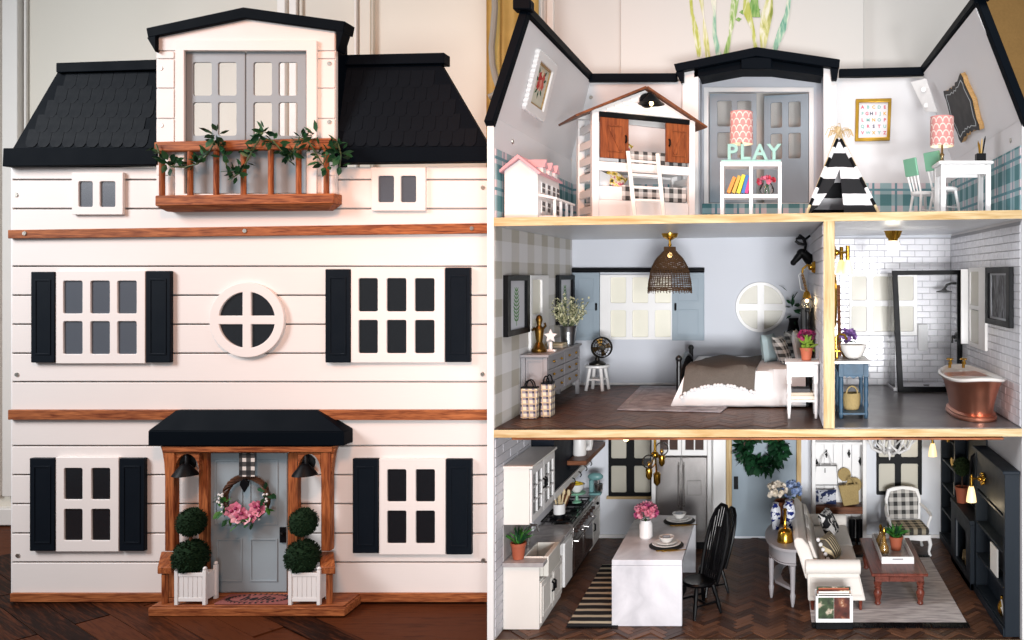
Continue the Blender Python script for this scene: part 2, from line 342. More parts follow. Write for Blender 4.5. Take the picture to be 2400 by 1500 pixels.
for st, (pts, w0) in enumerate([([(1640,134),(1632,80),(1622,30),(1616,-30)],16),([(1658,134),(1655,90),(1648,40),(1640,-30)],15),([(1684,132),(1676,80),(1673,30),(1672,-30)],17),([(1700,132),(1712,80),(1718,30),(1728,-30)],20),([(1772,112),(1764,70),(1752,30),(1746,-30)],18),([(1790,112),(1790,70),(1800,30),(1806,-30)],30),([(1815,118),(1832,70),(1846,30),(1852,-30)],20),([(1772,40),(1768,10),(1772,-30)],24)]):
    mb = MB(); y = WY-.0315-.0004*st; vs = []; n = len(pts)
    for i, (px, py) in enumerate(pts):
        wd = w0*(.65+.35*math.sin(i*2+st)); vs += [at(px-wd/2+3*math.sin(i*3+st),py,y), at(px+wd/2,py,y)]
    vs += [q+Vector((0,.0008,0)) for q in vs]; b = 2*n; fs = []
    for i in range(n-1):
        fs += [(2*i,2*i+1,2*i+3,2*i+2),(b+2*i+2,b+2*i+3,b+2*i+1,b+2*i),(2*i,2*i+2,b+2*i+2,b+2*i),(2*i+1,b+2*i+1,b+2*i+3,2*i+3)]
    part('painted_stem', mb.add(vs, fs), wcs[(st*3) % 4], cv, 0, smooth=0)
for px, py in ((1740,35),(1731,52),(1775,30)): part('painted_leaf', MB().prism([(X(px,WY)+a,Z(py,WY)+b) for a,b in ((-.01,0),(0,.008),(.012,.002),(.002,-.008))], 'y', WY-.0325, WY-.0305), wcs[1], cv, 0)
# ------------------------------------------------------------------ the closed dollhouse
Y0 = .288
H = thing('dollhouse', 'closed white clapboard dollhouse with black shingled roof and grey front door', 'dollhouse', (X(578,Y0), Y0+.2, GZ))
def fq(p, yf, yb):                                     # quad given by four picture corners at depth yf, extruded back to yb
    q = [at(a, b, yf) for a, b in p]; return MB().hexa(q+[Vector((v.x, yb, v.z)) for v in q])
part('wall', MB().box(X(29,Y0), X(1152,Y0), Y0+.018, Y0+.40, GZ, Z(392,Y0)), m_board, H)
rows = [390,421,489,543,624,692,760,828,895,968,1045,1113,1181,1250,1318,1392]
for a, b in zip(rows, rows[1:]):
    part('clapboard', MB().box(X(28,Y0), X(1153,Y0), Y0, Y0+.0175, Z(b,Y0)+.0021, Z(a,Y0)-.0021), m_board, H, .0014)
part('corner_board', MB().box(X(24,Y0), X(28,Y0)-.0005, Y0+.002, Y0+.02, GZ+.004, Z(392,Y0)), m_white, H)
part('trim_band', fq([(18,559),(1156,547),(1156,523),(18,539)], Y0-.012, Y0-.0003), m_trim, H, .0015)
part('trim_band', fq([(18,984),(1156,985),(1156,961),(18,961)], Y0-.012, Y0-.0003), m_trim, H, .0015)
part('base_trim', MB().box(X(30,Y0), X(1152,Y0), Y0-.009, Y0-.0003, GZ+.003, Z(1388,Y0)), m_trim, H, .0015)
sm = mesh_of('screw', MB().cyl((0,0,0),(0,-.0025,0),.0062,.0052,12).box(-.004,.004,-.0029,-.0026,-.0007,.0007).box(-.0007,.0007,-.00295,-.0026,-.004,.004), m_screw)
OH = OFF[H.name]
for px, py, dy in ((58,547,-.012),(574,541,-.012),(1106,535,-.012),(38,457,0),(1132,440,0),(40,878,0),(1131,877,0),(42,1302,0),(1133,1313,0),(377,160,-.0205),(378,294,-.0205),(772,149,-.0205),(772,286,-.0205)):
    piece('screw', sm, H, at(px,py,Y0+dy)-OH, (0, R(random.uniform(0,90)), 0))
# roof: two black slopes beside the dormer, a cap, an eaves board, and shingles of their own
yb_, yt_ = Y0-.016, Y0+.045
def slope(xa_b, xa_t, xb_t, xb_b):
    f = [at(xa_b[0],xa_b[1],yb_), at(xb_b[0],xb_b[1],yb_), at(xb_t[0],xb_t[1],yt_), at(xa_t[0],xa_t[1],yt_)]
    return f
SL = slope((28,352),(137,166),(372,160),(372,352)); SR = slope((772,350),(772,155),(1033,150),(1150,350))
m_shin = paint('black shingle', '#080e15', .5, .25, 20, .25, 0, .06)
sh = MB(); wS, hS = .0325, .046
sh.plate([(-wS*.485,hS*.62),(-wS*.485,-hS*.24),(-wS*.36,-hS*.42),(-wS*.22,-hS*.5),(wS*.22,-hS*.5),(wS*.36,-hS*.42),(wS*.485,-hS*.24),(wS*.485,hS*.62)], [], -.0010, 0)
shm = mesh_of('shingle', sh, m_shin)
for S in (SL, SR):
    part('roof', MB().hexa(S+[q+Vector((0,.02,0)) for q in S]), m_roof, H, 0)
    up = ((S[3]+S[2])-(S[0]+S[1])).normalized(); up = Vector((0, up.y, up.z)).normalized(); tilt = math.atan2(up.y, up.z)
    hgt = (S[3].z-S[0].z)/up.z; r = 0
    while (r+.5)*hS*.93 < hgt-.004:
        w0 = .010+(r+.5)*hS*.93; t = w0/hgt
        xa = S[0].x+(S[3].x-S[0].x)*t; xb = S[1].x+(S[2].x-S[1].x)*t; u = -2.2+(r % 2)*wS*.5
        while u < -.7:
            if xa+.012 < u-wS/2 and u+wS/2 < xb-.010 and t < .93:
                piece('shingle', shm, H, Vector((u, S[0].y+up.y*w0-.0006, S[0].z+up.z*w0))-OH, (-tilt+R(-.7), 0, 0))
            u += wS
        r += 1
part('ridge_cap', fq([(131,170),(370,163),(370,139),(131,147)], yt_-.014, yt_+.03), m_roof, H, .002)
part('ridge_cap', fq([(770,153),(1041,148),(1041,123),(770,129)], yt_-.014, yt_+.03), m_roof, H, .002)
part('eaves_board', fq([(5,390),(368,386),(368,346),(7,347)], Y0-.024, Y0+.02), m_roof, H, .002)
part('eaves_board', fq([(780,382),(1156,377),(1156,342),(780,346)], Y0-.024, Y0+.02), m_roof, H, .002)
# dormer
yd = Y0-.02; P = lambda px, py: (X(px,yd), Z(py,yd))
part('dormer_wall', MB().plate([P(366,476),P(786,476),P(786,68),P(572,38),P(366,80)], [[P(431,454),P(718,454),P(718,118),P(431,118)]], yd+.003, yd+.014), m_board, H)
for a, b in ((120,138),(138,207),(207,278),(278,345),(345,412),(412,476)):
    for p0, p1 in ((367,408),(743,785)): part('clapboard', MB().box(X(p0,yd), X(p1,yd), yd-.001, yd+.0028, Z(b,yd)+.0015, Z(a,yd)-.0015), m_board, H, .0008)
part('clapboard', MB().prism([P(367,118),P(785,118),P(785,69),P(572,39),P(367,81)], 'y', yd-.001, yd+.0028), m_board, H, .0008)
y2 = yd-.009; Q = lambda px, py: (X(px,y2), Z(py,y2))
part('door_frame', MB().plate([Q(410,470),Q(742,470),Q(742,95),Q(410,95)], [[Q(431,454),Q(718,454),Q(718,118),Q(431,118)]], y2, yd-.0015), m_board, H, .001)
for px in (366, 786): part('dormer_cheek', MB().box(X(px,yd)-(.008 if px > 500 else -.001), X(px,yd)-(0 if px > 500 else -.008), yd+.0145, Y0+.045, Z(400,yd), Z(90 if px<500 else 72,yd)), m_roof, H)
y3 = yd-.014; T = lambda px, py: (X(px,y3), Z(py,y3))
part('dormer_roof', MB().prism([T(342,66),T(570,17),T(809,50),T(804,74),T(572,42),T(346,88)], 'y', y3, Y0+.02), m_roof, H, .002)
part('eaves_return', MB().prism([T(344,88),T(364,84),T(364,122)], 'y', y3, Y0+.005), m_roof, H, .001)
part('eaves_return', MB().prism([T(787,70),T(805,74),T(791,119),T(787,119)], 'y', y3, Y0+.005), m_roof, H, .001)
m_frdoor = paint('grey french door', '#8f969b', .45, .06)
y4 = yd+.006; V = lambda px, py: (X(px,y4), Z(py,y4))
for x0, x1, cols, sg in ((433,574,((452,496),(511,554)),1),(577,717,((594,637),(653,697)),-1)):
    rw = ((146,224),(240,318)); hol = [rrect(*V(a,d),*V(b,c),.006) for a, b in cols for c, d in rw]
    dr = part('french_door', MB().plate([V(x0,453),V(x1,453),V(x1,121),V(x0,121)], hol, y4, y4+.007), m_frdoor, H, .0008)
    for a, b in cols:
        for c, d in rw: part('pane', MB().box(V(a-2,0)[0], V(b+2,0)[0], y4+.003, y4+.0045, V(0,d+2)[1], V(0,c-2)[1]), m_clear, dr, 0)
# windows, shutters
def win(x0, y0, x1, y1, cols, rws, glassm, nm='window', t=.010):
    yf = Y0-t; w_ = lambda px, py: (X(px,yf), Z(py,yf))
    o = part(nm, MB().plate([w_(x0,y1),w_(x1,y1),w_(x1,y0),w_(x0,y0)], [rrect(*w_(a,d),*w_(b,c),.0045) for a,b in cols for c,d in rws], yf, Y0-.0003), m_board, H, .0012)
    for a, b in cols:
        for c, d in rws: part('pane', MB().box(w_(a-2,0)[0], w_(b+2,0)[0], yf+.0045, yf+.006, w_(0,d+2)[1], w_(0,c-2)[1]), glassm, o, 0)
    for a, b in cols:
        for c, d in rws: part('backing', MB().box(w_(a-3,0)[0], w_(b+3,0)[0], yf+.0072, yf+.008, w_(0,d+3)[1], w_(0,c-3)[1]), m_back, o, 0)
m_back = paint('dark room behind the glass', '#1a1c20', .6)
def shutter(x0, x1, y0, y1):
    yf = Y0-.013; s = part('shutter', MB().fb(x0,y0,x1,y1,yf,Y0-.0003), m_shut, H, .0018); w_ = lambda px, py: (X(px,yf), Z(py,yf)); g = 9
    part('shutter_panel', MB().plate([w_(x0+g,y1-18),w_(x1-g,y1-18),w_(x1-g,y0+18),w_(x0+g,y0+18)], [[w_(x0+g+4,y1-22),w_(x1-g-4,y1-22),w_(x1-g-4,y0+22),w_(x0+g+4,y0+22)]], yf-.0016, yf-.0001), m_shut, s, .0006)
m_shut = paint('blue black shutter paint', '#0c131b', .45, .12, 10, .15, 0, .12)
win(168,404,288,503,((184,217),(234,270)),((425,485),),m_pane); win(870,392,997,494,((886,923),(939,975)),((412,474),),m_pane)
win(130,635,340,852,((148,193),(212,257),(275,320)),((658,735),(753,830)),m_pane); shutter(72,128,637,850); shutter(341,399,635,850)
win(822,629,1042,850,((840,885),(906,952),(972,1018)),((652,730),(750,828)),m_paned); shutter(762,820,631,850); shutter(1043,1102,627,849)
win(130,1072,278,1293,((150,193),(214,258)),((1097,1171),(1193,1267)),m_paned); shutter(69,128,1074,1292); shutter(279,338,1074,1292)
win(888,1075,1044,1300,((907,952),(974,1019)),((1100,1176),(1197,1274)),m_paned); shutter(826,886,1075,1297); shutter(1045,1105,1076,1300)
yr = Y0-.012; cx, cz = X(578,yr), Z(750,yr); kr = K(yr)/1000; qs = []
for sx in (-1,1):
    for sz in (-1,1):
        h = 10*kr; rr = 66*kr; a0 = math.asin(h/rr); pts = [(cx+sx*h, cz+sz*h)]
        pts += [(cx+sx*rr*math.cos(t), cz+sz*rr*math.sin(t)) for t in (a0+(math.pi/2-2*a0)*i/10 for i in range(11))]; qs.append(pts)
rw_ = part('round_window', MB().plate(circ(cx,cz,88*kr,48), qs, yr, Y0-.0003), m_board, H, .0015)
for q in qs: part('pane', MB().prism(q, 'y', yr+.006, yr+.007), m_paned, rw_, 0)
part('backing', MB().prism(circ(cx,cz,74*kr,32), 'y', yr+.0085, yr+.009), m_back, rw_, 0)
# balcony
ybf = Y0-.046
bal = part('balcony', MB().hexa([at(363,483,ybf),at(782,477,ybf),at(782,453,ybf),at(363,458,ybf)]+[Vector((at(a,b,ybf).x, Y0-.0005, at(a,b,ybf).z)) for a,b in ((363,483),(782,477),(782,453),(363,458))]), m_trim, H, .003)
q = [at(366,484,ybf+.002),at(780,478,ybf+.002)]; zb = at(385,496,ybf+.02).z
part('base_board', MB().hexa([Vector((at(386,0,ybf+.012).x,ybf+.02,zb)), Vector((at(766,0,ybf+.012).x,ybf+.02,zb+.004)), q[1], q[0], Vector((at(386,0,ybf+.012).x,Y0-.001,zb)), Vector((at(766,0,ybf+.012).x,Y0-.001,zb+.004)), Vector((q[1].x,Y0-.001,q[1].z)), Vector((q[0].x,Y0-.001,q[0].z))]), m_trim, bal, .001)
part('top_rail', fq([(360,356),(783,349),(783,323),(360,332)], ybf, ybf+.018), m_trim, bal, .004)
for px in (380,446,507,571,635,700,765): part('baluster', MB().cyl(at(px,458,ybf+.009), at(px,350,ybf+.009), .0072, n=12), m_trimz, bal, 0)
for px in (372,770):
    part('side_rail', MB().box(X(px-8,ybf), X(px+8,ybf), ybf+.0185, Y0-.003, Z(353,ybf), Z(333,ybf)), m_trimy, bal, .003)
    part('baluster', MB().cyl(at(px,457,ybf+.009)+Vector((0,.035,0)), at(px,352,ybf+.009)+Vector((0,.035,0)), .0065, n=12), m_trimz, bal, 0)
# porch: canopy, posts, base
yc = Y0-.050
cq = [at(347,1045,yc),at(806,1045,yc),at(806,1012,yc),at(347,1010,yc)]
mb = MB().hexa(cq+[Vector((v.x,Y0-.0008,v.z)) for v in cq])
canopy = part('canopy', mb, m_roof, H, .002)
a, b = at(412,962,Y0-.02), at(742,962,Y0-.02); f0, f1 = cq[3]+Vector((0,0,.0003)), cq[2]+Vector((0,0,.0003))
part('canopy_slope', MB().add([f0, f1, b, a, (f0.x,Y0-.001,f0.z), (f1.x,Y0-.001,f1.z), (b.x,Y0-.001,b.z), (a.x,Y0-.001,a.z)], [(0,1,2,3),(3,2,6,7),(0,3,7,4),(1,5,6,2),(4,5,1,0),(7,6,5,4)]), m_roof, canopy, .0015)
yp = Y0-.098; pz = -.850
pbq = [Vector((X(347,yp),yp,GZ+.0005)), Vector((X(808,yp),yp,GZ+.0005)), Vector((X(808,yp),yp,pz-.004)), Vector((X(347,yp),yp,pz-.004))]
porch = part('porch', MB().hexa(pbq+[Vector((v.x+.0,Y0-.0095,v.z)) for v in pbq]), m_trim, H, .002)
part('porch_floor', MB().box(X(352,yp), X(803,yp), yp+.005, Y0-.0095, pz-.0038, pz), m_trim, porch, .0015)
yq = Y0-.042
for px0, px1, sg in ((386,408,1),(752,774,-1)):
    part('post', MB().fb(px0,1056,px1,1292,yq,yq+.022), m_trimz, porch, .002)
    part('armrest', MB().hexa([at(px0-17 if sg>0 else px1-22,1346,yp+.012),at(px0+16 if sg>0 else px1+12,1346,yp+.012),at(px0+16 if sg>0 else px1+12,1329,yp+.012),at(px0-17 if sg>0 else px1-22,1329,yp+.012)]+[at(px0-8 if sg>0 else px0-4,1310,yq+.028),at(px1+4 if sg>0 else px1+8,1310,yq+.028),at(px1+4 if sg>0 else px1+8,1292,yq+.028),at(px0-8 if sg>0 else px0-4,1292,yq+.028)]), m_trimy, porch, .002)
    c = px0-1 if sg > 0 else px1-4
    part('front_post', MB().cyl(at(c+2,1345,yp+.022), Vector((X(c+2,yp+.022),yp+.022,pz+.0005)), .008, n=12), m_trimz, porch, 0)
    part('post', MB().box(X(px0,yq)+.002, X(px1,yq)-.002, yq+.003, yq+.019, pz+.0005, Z(1312,yq)), m_trimz, porch, .001)
part('lintel', MB().fb(380,1047,778,1060,yq-.003,Y0-.02), m_trim, porch, .001)
for s, x0, x1 in ((1,409,466),(-1,697,751)):             # arch brackets between posts and door frame
    arc = [(X(x0,yq+.004), Z(1061,yq)), (X(x1,yq+.004), Z(1061,yq))]; n = 10
    arch = [(X(x1,yq) if s>0 else X(x1,yq), Z(1100,yq))] if False else []
    mid = (x0+x1)/2; hw = (x1-x0)/2
    arch = [(X(mid+hw*math.cos(t),yq+.004), Z(1108-44*math.sin(t),yq+.004)) for t in (math.pi*i/14 for i in range(15))]
    part('bracket', MB().prism([(X(x0,yq+.004),Z(1061.5,yq)), (X(x0,yq+.004),Z(1108,yq+.004))]+arch[::-1][1:-1]+[(X(x1,yq+.004),Z(1108,yq+.004)), (X(x1,yq+.004),Z(1061.5,yq))], 'y', yq+.005, yq+.017), m_trim, porch, .0008)
for x0, x1, xs in ((374,385.6,1),(774.4,786,-1)):
    inner, outer = (x1,x0) if xs > 0 else (x0,x1)
    part('bracket', MB().prism([(X(outer,yq),Z(1046,yq)),(X(inner,yq),Z(1046,yq)),(X(inner,yq),Z(1130,yq)),(X(inner-xs*3,yq),Z(1085,yq)),(X(inner-xs*7,yq),Z(1060,yq))], 'y', yq+.003, yq+.018), m_trim, porch, .0008)
for x0, x1 in ((465,487),(674,697)): part('door_jamb', MB().fb(x0,1061,x1,1391,Y0-.020,Y0-.0003), m_trimz, H, .002)
part('door_head', MB().fb(487.5,1047,673.5,1061,Y0-.018,Y0-.0003), m_trim, H, .001)
ydr = Y0-.007; W_ = lambda px, py: (X(px,ydr), Z(py,ydr))
door = part('front_door', MB().fb(489,1062,672,1387,ydr,Y0-.0003), m_door, H, .001)
for x0, y0, x1, y1 in ((503,1077,569,1230),(584,1077,652,1230),(508,1262,568,1363),(586,1262,651,1363)):
    part('door_panel', MB().plate([W_(x0,y1),W_(x1,y1),W_(x1,y0),W_(x0,y0)], [[W_(x0+4,y1-4),W_(x1-4,y1-4),W_(x1-4,y0+4),W_(x0+4,y0+4)]], ydr-.0022, ydr-.0001), m_door, door, .0008)
part('door_handle', MB().fb(655,1236,669,1272,ydr-.005,ydr-.0002).ball(at(661,1252,ydr-.008),.006), m_black, door, .0005)
for c in (438, 718):
    y_ = Y0-.03; lm = part('porch_lamp', MB().cyl(at(c,1085,Y0-.0015),at(c,1085,Y0-.012),.022,n=20).tube([at(c,1085,Y0-.01),at(c,1072,Y0-.022),at(c,1070,Y0-.036),at(c,1085,Y0-.046),at(c,1098,Y0-.046)],.0055,8), m_black, H, .001)
    part('lamp_shade', MB().lathe([(.007,.022),(.012,.018),(.020,.008),(.029,-.004),(.031,-.008),(.028,-.008),(.01,.006)], at(c-4,1106,Y0-.046), 20), m_black, lm, 0)
# garland on the balcony
leafm = [mesh_of('leaf', MB().leaf((0,0,0),(1,0,0),.027,.013), m) for m in (m_green, fabric('dark leaf green','#14331f',.4,80,.5,.2), paint('mid leaf green','#2c5b35',.45,.3,50))]
gd = thing('garland', 'green leaf garland draped along the brown balcony railing', 'garland', at(571,340,ybf))
path = [(366,338),(378,372),(400,390),(432,392),(462,384),(486,362),(504,332),(520,352),(532,390),(548,415),(566,402),(582,372),(596,345),(612,322),(640,330),(660,352),(674,376),(688,352),(702,322),(722,330),(742,362),(757,385),(772,352),(792,332),(799,362),(796,392)]
P3 = [at(a, b, ybf-.008) for a, b in path]
part('stem', MB().tube(P3, .0022, 5), m_stem, gd, 0)
def scatter_leaves(parent, pts, meshes, per, spread, smin=.7, smax=1.2, up=.3, outc=None):
    off = OFF[parent.name] or Vector()
    for a, b in zip(pts, pts[1:]):
        for _ in range(per):
            p = a.lerp(b, random.random()); d = Vector((random.gauss(0,1), random.gauss(-.35,.55), random.gauss(up,1))).normalized()
            if outc is not None: d = (d+(p-outc).normalized()*.9).normalized()
            o = piece('leaf', random.choice(meshes), parent, p+d*spread*random.random()-off); o.rotation_euler = (d.to_track_quat('X','Z').to_matrix().to_4x4() @ Matrix.Rotation(random.uniform(-1.2,1.2),4,'X')).to_euler(); s = random.uniform(smin,smax); o.scale = (s,s,s)
scatter_leaves(gd, P3, leafm, 7, .010, .55, 1.1)
for px, py, k in ((505,318,10),(612,312,9),(680,362,12),(795,362,12),(735,318,6),(395,385,8),(760,392,7),(548,412,6)):
    c = at(px, py, ybf-.012); scatter_leaves(gd, [c, c+Vector((.01,0,.006))], leafm, k, .014, .8, 1.3)
# wreath on the front door with its ribbon
wy = Y0-.020; wc_ = at(577,1168,wy); kw = K(wy)/1000
wr_ = thing('wreath', 'twig wreath with pink flowers hanging on the grey front door', 'wreath', wc_)
for i in range(7):
    ph = random.random()*6; rr = 50*kw
    part('twig_ring', MB().tube([wc_+Vector(((rr+.006*math.sin(5*t+ph))*math.cos(t), .005*math.cos(6*t+ph), (rr+.006*math.cos(4*t+ph))*math.sin(t))) for t in (2*math.pi*j/40 for j in range(40))], .0034, 5, True), m_twig, wr_, 0)
arc = [wc_+Vector((54*kw*math.cos(t), -.008, 54*kw*math.sin(t))) for t in (R(170)+R(220)*j/12 for j in range(13))]
scatter_leaves(wr_, arc, [mesh_of('wreath leaf', MB().leaf((0,0,0),(1,0,0),.026,.014), m) for m in (m_lime, m_green, leafm[2].materials[0])], 5, .012, .6, 1.1)
fl_m = MB()
for j in range(6):
    t = R(60*j); fl_m.leaf((0,0,0), (math.cos(t), -.35, math.sin(t)), .017, .015, (0,-1,0), .1)
flm = [mesh_of('blossom', fl_m, paint('pink blossom', c, .5, .3, 60)) for c in ('#d98096','#c4647f','#e3a2ae')]
for px, py in ((543,1198),(556,1212),(566,1204),(598,1188),(606,1196),(590,1210),(608,1186),(552,1192),(578,1214)):
    o = piece('blossom', random.choice(flm), wr_, at(px,py,wy-.016)-OFF[wr_.name], (random.uniform(-.4,.4),random.uniform(0,6),random.uniform(-.4,.4))); o.scale = (1.1,)*3
    part('stamen', MB().ball(at(px,py,wy-.021),.0045,n=8,m=6), m_magenta, wr_, 0)
bm_ = MB()
for _ in range(26):
    t = random.choice((random.uniform(155,215), random.uniform(300,390))); bm_.ball(wc_+Vector((random.uniform(48,60)*kw*math.cos(R(t)),-.014,random.uniform(46,60)*kw*math.sin(R(t)))), .0032, n=6, m=4)
part('berries', bm_, m_white, wr_, 0, kind='stuff')
m_ging = gingham('black white gingham ribbon', '#0c0d11', '#ded8d2', .0225, ph=(.62,.1), duty=.55, midf=.93)
part('ribbon', MB().fb(560,1062,597,1117,Y0-.034,Y0-.0325), m_ging, wr_, 0)
part('pendant', MB().prism([(X(578+a,wy),Z(1135+b,wy)) for a,b in ((-9,-8),(-3,-14),(3,-14),(9,-8),(10,0),(0,17),(-10,0))], 'y', wy-.012, wy-.006), m_black, wr_, .001)
# planters with clipped balls
def planter(x0, x1, label, topx):
    yf = Y0-.092; xa, xb = X(x0,yf), X(x1,yf); dd = .052; h = .089; z = pz+.0005
    r = thing('planter', label, 'planter', ((xa+xb)/2, yf+dd/2, z), group='topiary planters on the porch')
    for sx in (xa+.0045, xb-.0045):
        for sy in (yf+.0045, yf+dd-.0045): part('corner_post', MB().box(sx-.0045,sx+.0045,sy-.0045,sy+.0045,z,z+h).ball((sx,sy,z+h+.004),.0052,n=10,m=6), m_white, r, .0008)
    part('box', MB().box(xa+.004,xb-.004,yf+.004,yf+dd-.004,z+.010,z+h-.012), m_white, r)
    for zz in (z+.009, z+h-.016): part('rail', MB().box(xa+.0092,xb-.0092,yf+.001,yf+.0038,zz,zz+.010), m_white, r)
    n = 5; w_ = (xb-xa-.022)/n
    for i in range(n): part('slat', MB().box(xa+.011+i*w_+.0006,xa+.011+(i+1)*w_-.0006,yf+.0022,yf+.0039,z+.0192,z+h-.0162), m_white, r, .0005)
    cx = X(topx, yf+.03)
    for py, rd in ((1304,41),(1223,34)):
        c = at(topx if py > 1250 else topx+2, py, yf+.03); rad = rd*K(yf)/1000; mb = MB(); rnd = random.Random(py)
        base = MB().ball(c, rad*.9, n=18, m=12)
        for i in range(900):
            u = Vector((rnd.gauss(0,1),rnd.gauss(0,1),rnd.gauss(0,1))).normalized(); d = (u+Vector((rnd.gauss(0,.5),rnd.gauss(0,.5),rnd.gauss(0,.5)))).normalized()
            mb.leaf(c+u*rad*.86, d, rad*.2, rad*.11)
        f = part('foliage_ball', base, m_moss, r, 0); part('sprigs', mb, m_moss, f, 0, kind='stuff', smooth=0)
    part('stem', MB().cyl((cx,yf+.03,z+h-.02),(cx,yf+.03,z+h+.09),.004), m_brown, r, 0)
planter(408,482,'white slatted planter with two clipped green balls left of the front door',447)
planter(675,750,'white slatted planter with two clipped green balls right of the front door',709)
# doormat
m_mat = fabric('red brown coir mat', '#8e5652', .25, 220, .95, .6); m_ink = paint('mat print', '#1d1416', .8)
xa, xb = X(496,yp), X(668,yp); ya, yb2 = yp+.010, Y0-.022
mat = thing('doormat', 'red brown doormat lettered hello inside a leaf ring', 'doormat', ((xa+xb)/2,(ya+yb2)/2,pz+.0004))
part('mat', MB().box(xa,xb,ya,yb2,pz+.0006,pz+.004), m_mat, mat, .0008)
def text_mesh(s, size, ext=.0004, shear=0, space=1.0, bold=0):
    c = bpy.data.curves.new('lettering', 'FONT'); c.body = s; c.size = size; c.extrude = ext; c.align_x = 'CENTER'; c.align_y = 'CENTER'; c.shear = shear; c.space_character = space; c.offset = bold; c.resolution_u = 3
    o = bpy.data.objects.new('lettering', c); COL.objects.link(o); dg = bpy.context.evaluated_depsgraph_get(); me = bpy.data.meshes.new_from_object(o.evaluated_get(dg))
    bpy.data.objects.remove(o); return me
def text(s, size, mat_, parent, loc, rot=(0,0,0), name='lettering', **kw):
    me = text_mesh(s, size, **kw); me.materials.clear(); me.materials.append(mat_)
    off = OFF.get(parent.name) or Vector(); return piece(name, me, parent, Vector(loc)-off, rot)
mc = Vector(((xa+xb)/2,(ya+yb2)/2,pz+.0044))
text('hello', .038, m_ink, mat, mc+Vector((0,-.001,0)), shear=.25, space=1.15, bold=.0011)
lm_ = mesh_of('printed leaf', MB().prism([(0,0),(.004,.0024),(.010,0),(.004,-.0024)], 'z', 0, .0003), m_ink)
for i in range(34):
    t = 2*math.pi*i/34
    for s_ in (-1, 1): piece('printed_leaf', lm_, mat, mc+Vector((.078*math.cos(t)*(xb-xa)/.19,.0285*math.sin(t),0))-OFF[mat.name], (0,0,t+math.pi/2+s_*.7))
# ------------------------------------------------------------------ the open dollhouse: shell
XL, XR, YB = -.649, .588, .78
Z1, Z2 = -.855, -.360
def Z3(x): return .1435+.0145*x
O = thing('dollhouse', 'open three storey dollhouse with furnished rooms, plywood floor edges and black roof trim', 'dollhouse', (0,.4,GZ))
OO = OFF[O.name]
m_check = gingham('beige gingham wallpaper', '#b4aea2', '#dddbdb', (.14,.0905), ('y','z'), .46, .42, .8, (.93,.41), False)
def plaidmat(ax):
    t = NT('teal and pink plaid paper'); o = dict(zip('xyz', t.xyz())); u, v = o[ax], o['z']
    a = t.stripe(u, .074, .5, .2); b = t.stripe(v, .074, .5, .1); a2 = t.stripe(u, .074, .10, .55); b2 = t.stripe(v, .074, .10, .45)
    c = t.mix(t.ma('MULTIPLY', a, b), t.mix(t.ma('MAXIMUM', a, b), hx('#cdc0c5'), hx('#8fadb2')), hx('#42797e'))
    c = t.mix(t.ma('MAXIMUM', a2, b2), c, hx('#568690')); c = t.mix(t.ma('MULTIPLY', t.noise(400,2), .2), c, hx('#9aa6aa')); return t.done(c, .85)
m_plaidy, m_plaidx = plaidmat('y'), plaidmat('x')
part('side_wall', MB().box(XL-.0155, XL, .0, YB, GZ, .372), m_inner2, O, .001)
part('side_wall', MB().box(XR, XR+.016, .0, YB, GZ, .366), m_inner2, O, .001)
part('wall_edge', MB().box(XL-.0155, XL, -.003, -.0003, GZ, .372), m_white, O, .0008)
part('wall_edge', MB().box(XR, XR+.016, -.003, -.0003, GZ, .366), m_white, O, .0008)
def slab(pts, t): return MB().hexa(pts+[Vector((p.x, p.y, p.z))+t for p in pts])
V3 = lambda x,y,z: Vector((x,y,z))
part('gable_wall', slab([V3(XL-.003,.002,.373),V3(XL-.003,YB,.373),V3(-.589,YB,.632),V3(-.590,.075,.624)], V3(-.012,0,.002)), m_inner2, O, .0005)
part('gable_wall', slab([V3(XR+.004,.002,.367),V3(XR+.004,YB,.367),V3(.494,YB,.655),V3(.493,.06,.645)], V3(.012,0,.002)), m_inner2, O, .0005)
def bar(p0, p1, a, b): p0, p1, a, b = map(Vector, (p0,p1,a,b)); return MB().hexa([p0-a-b,p0+a-b,p0+a+b,p0-a+b,p1-a-b,p1+a-b,p1+a+b,p1-a+b])
part('roof_trim', bar((XL-.008,-.008,.352),(-.596,.070,.634),(.0105,0,.0),(0,.010,-.006)), m_roof, O, .002)
part('roof_trim', bar((-.594,.060,.640),(-.594,YB+.01,.648),(.013,0,0),(0,0,.011)), m_roof, O, .002)
part('roof_trim', bar((XR+.012,-.008,.350),(.503,.056,.660),(.0105,0,.0),(0,.010,-.006)), m_roof, O, .002)
part('roof_trim', bar((.500,.046,.664),(.500,YB+.01,.670),(.013,0,0),(0,0,.011)), m_roof, O, .002)
part('roof_trim', MB().box(-.618,-.575,.040,.075,.636,.662), m_roof, O, .003); part('roof_trim', MB().box(.484,.526,.026,.062,.660,.688), m_roof, O, .003)
part('roof_trim', bar((-.60,YB-.006,.640),(X(1588,YB),YB-.006,.641),(0,.014,0),(0,0,.013)), m_roof, O, .002)
part('roof_trim', bar((X(1966,YB),YB-.006,.655),(.503,YB-.006,.662),(0,.014,0),(0,0,.013)), m_roof, O, .002)
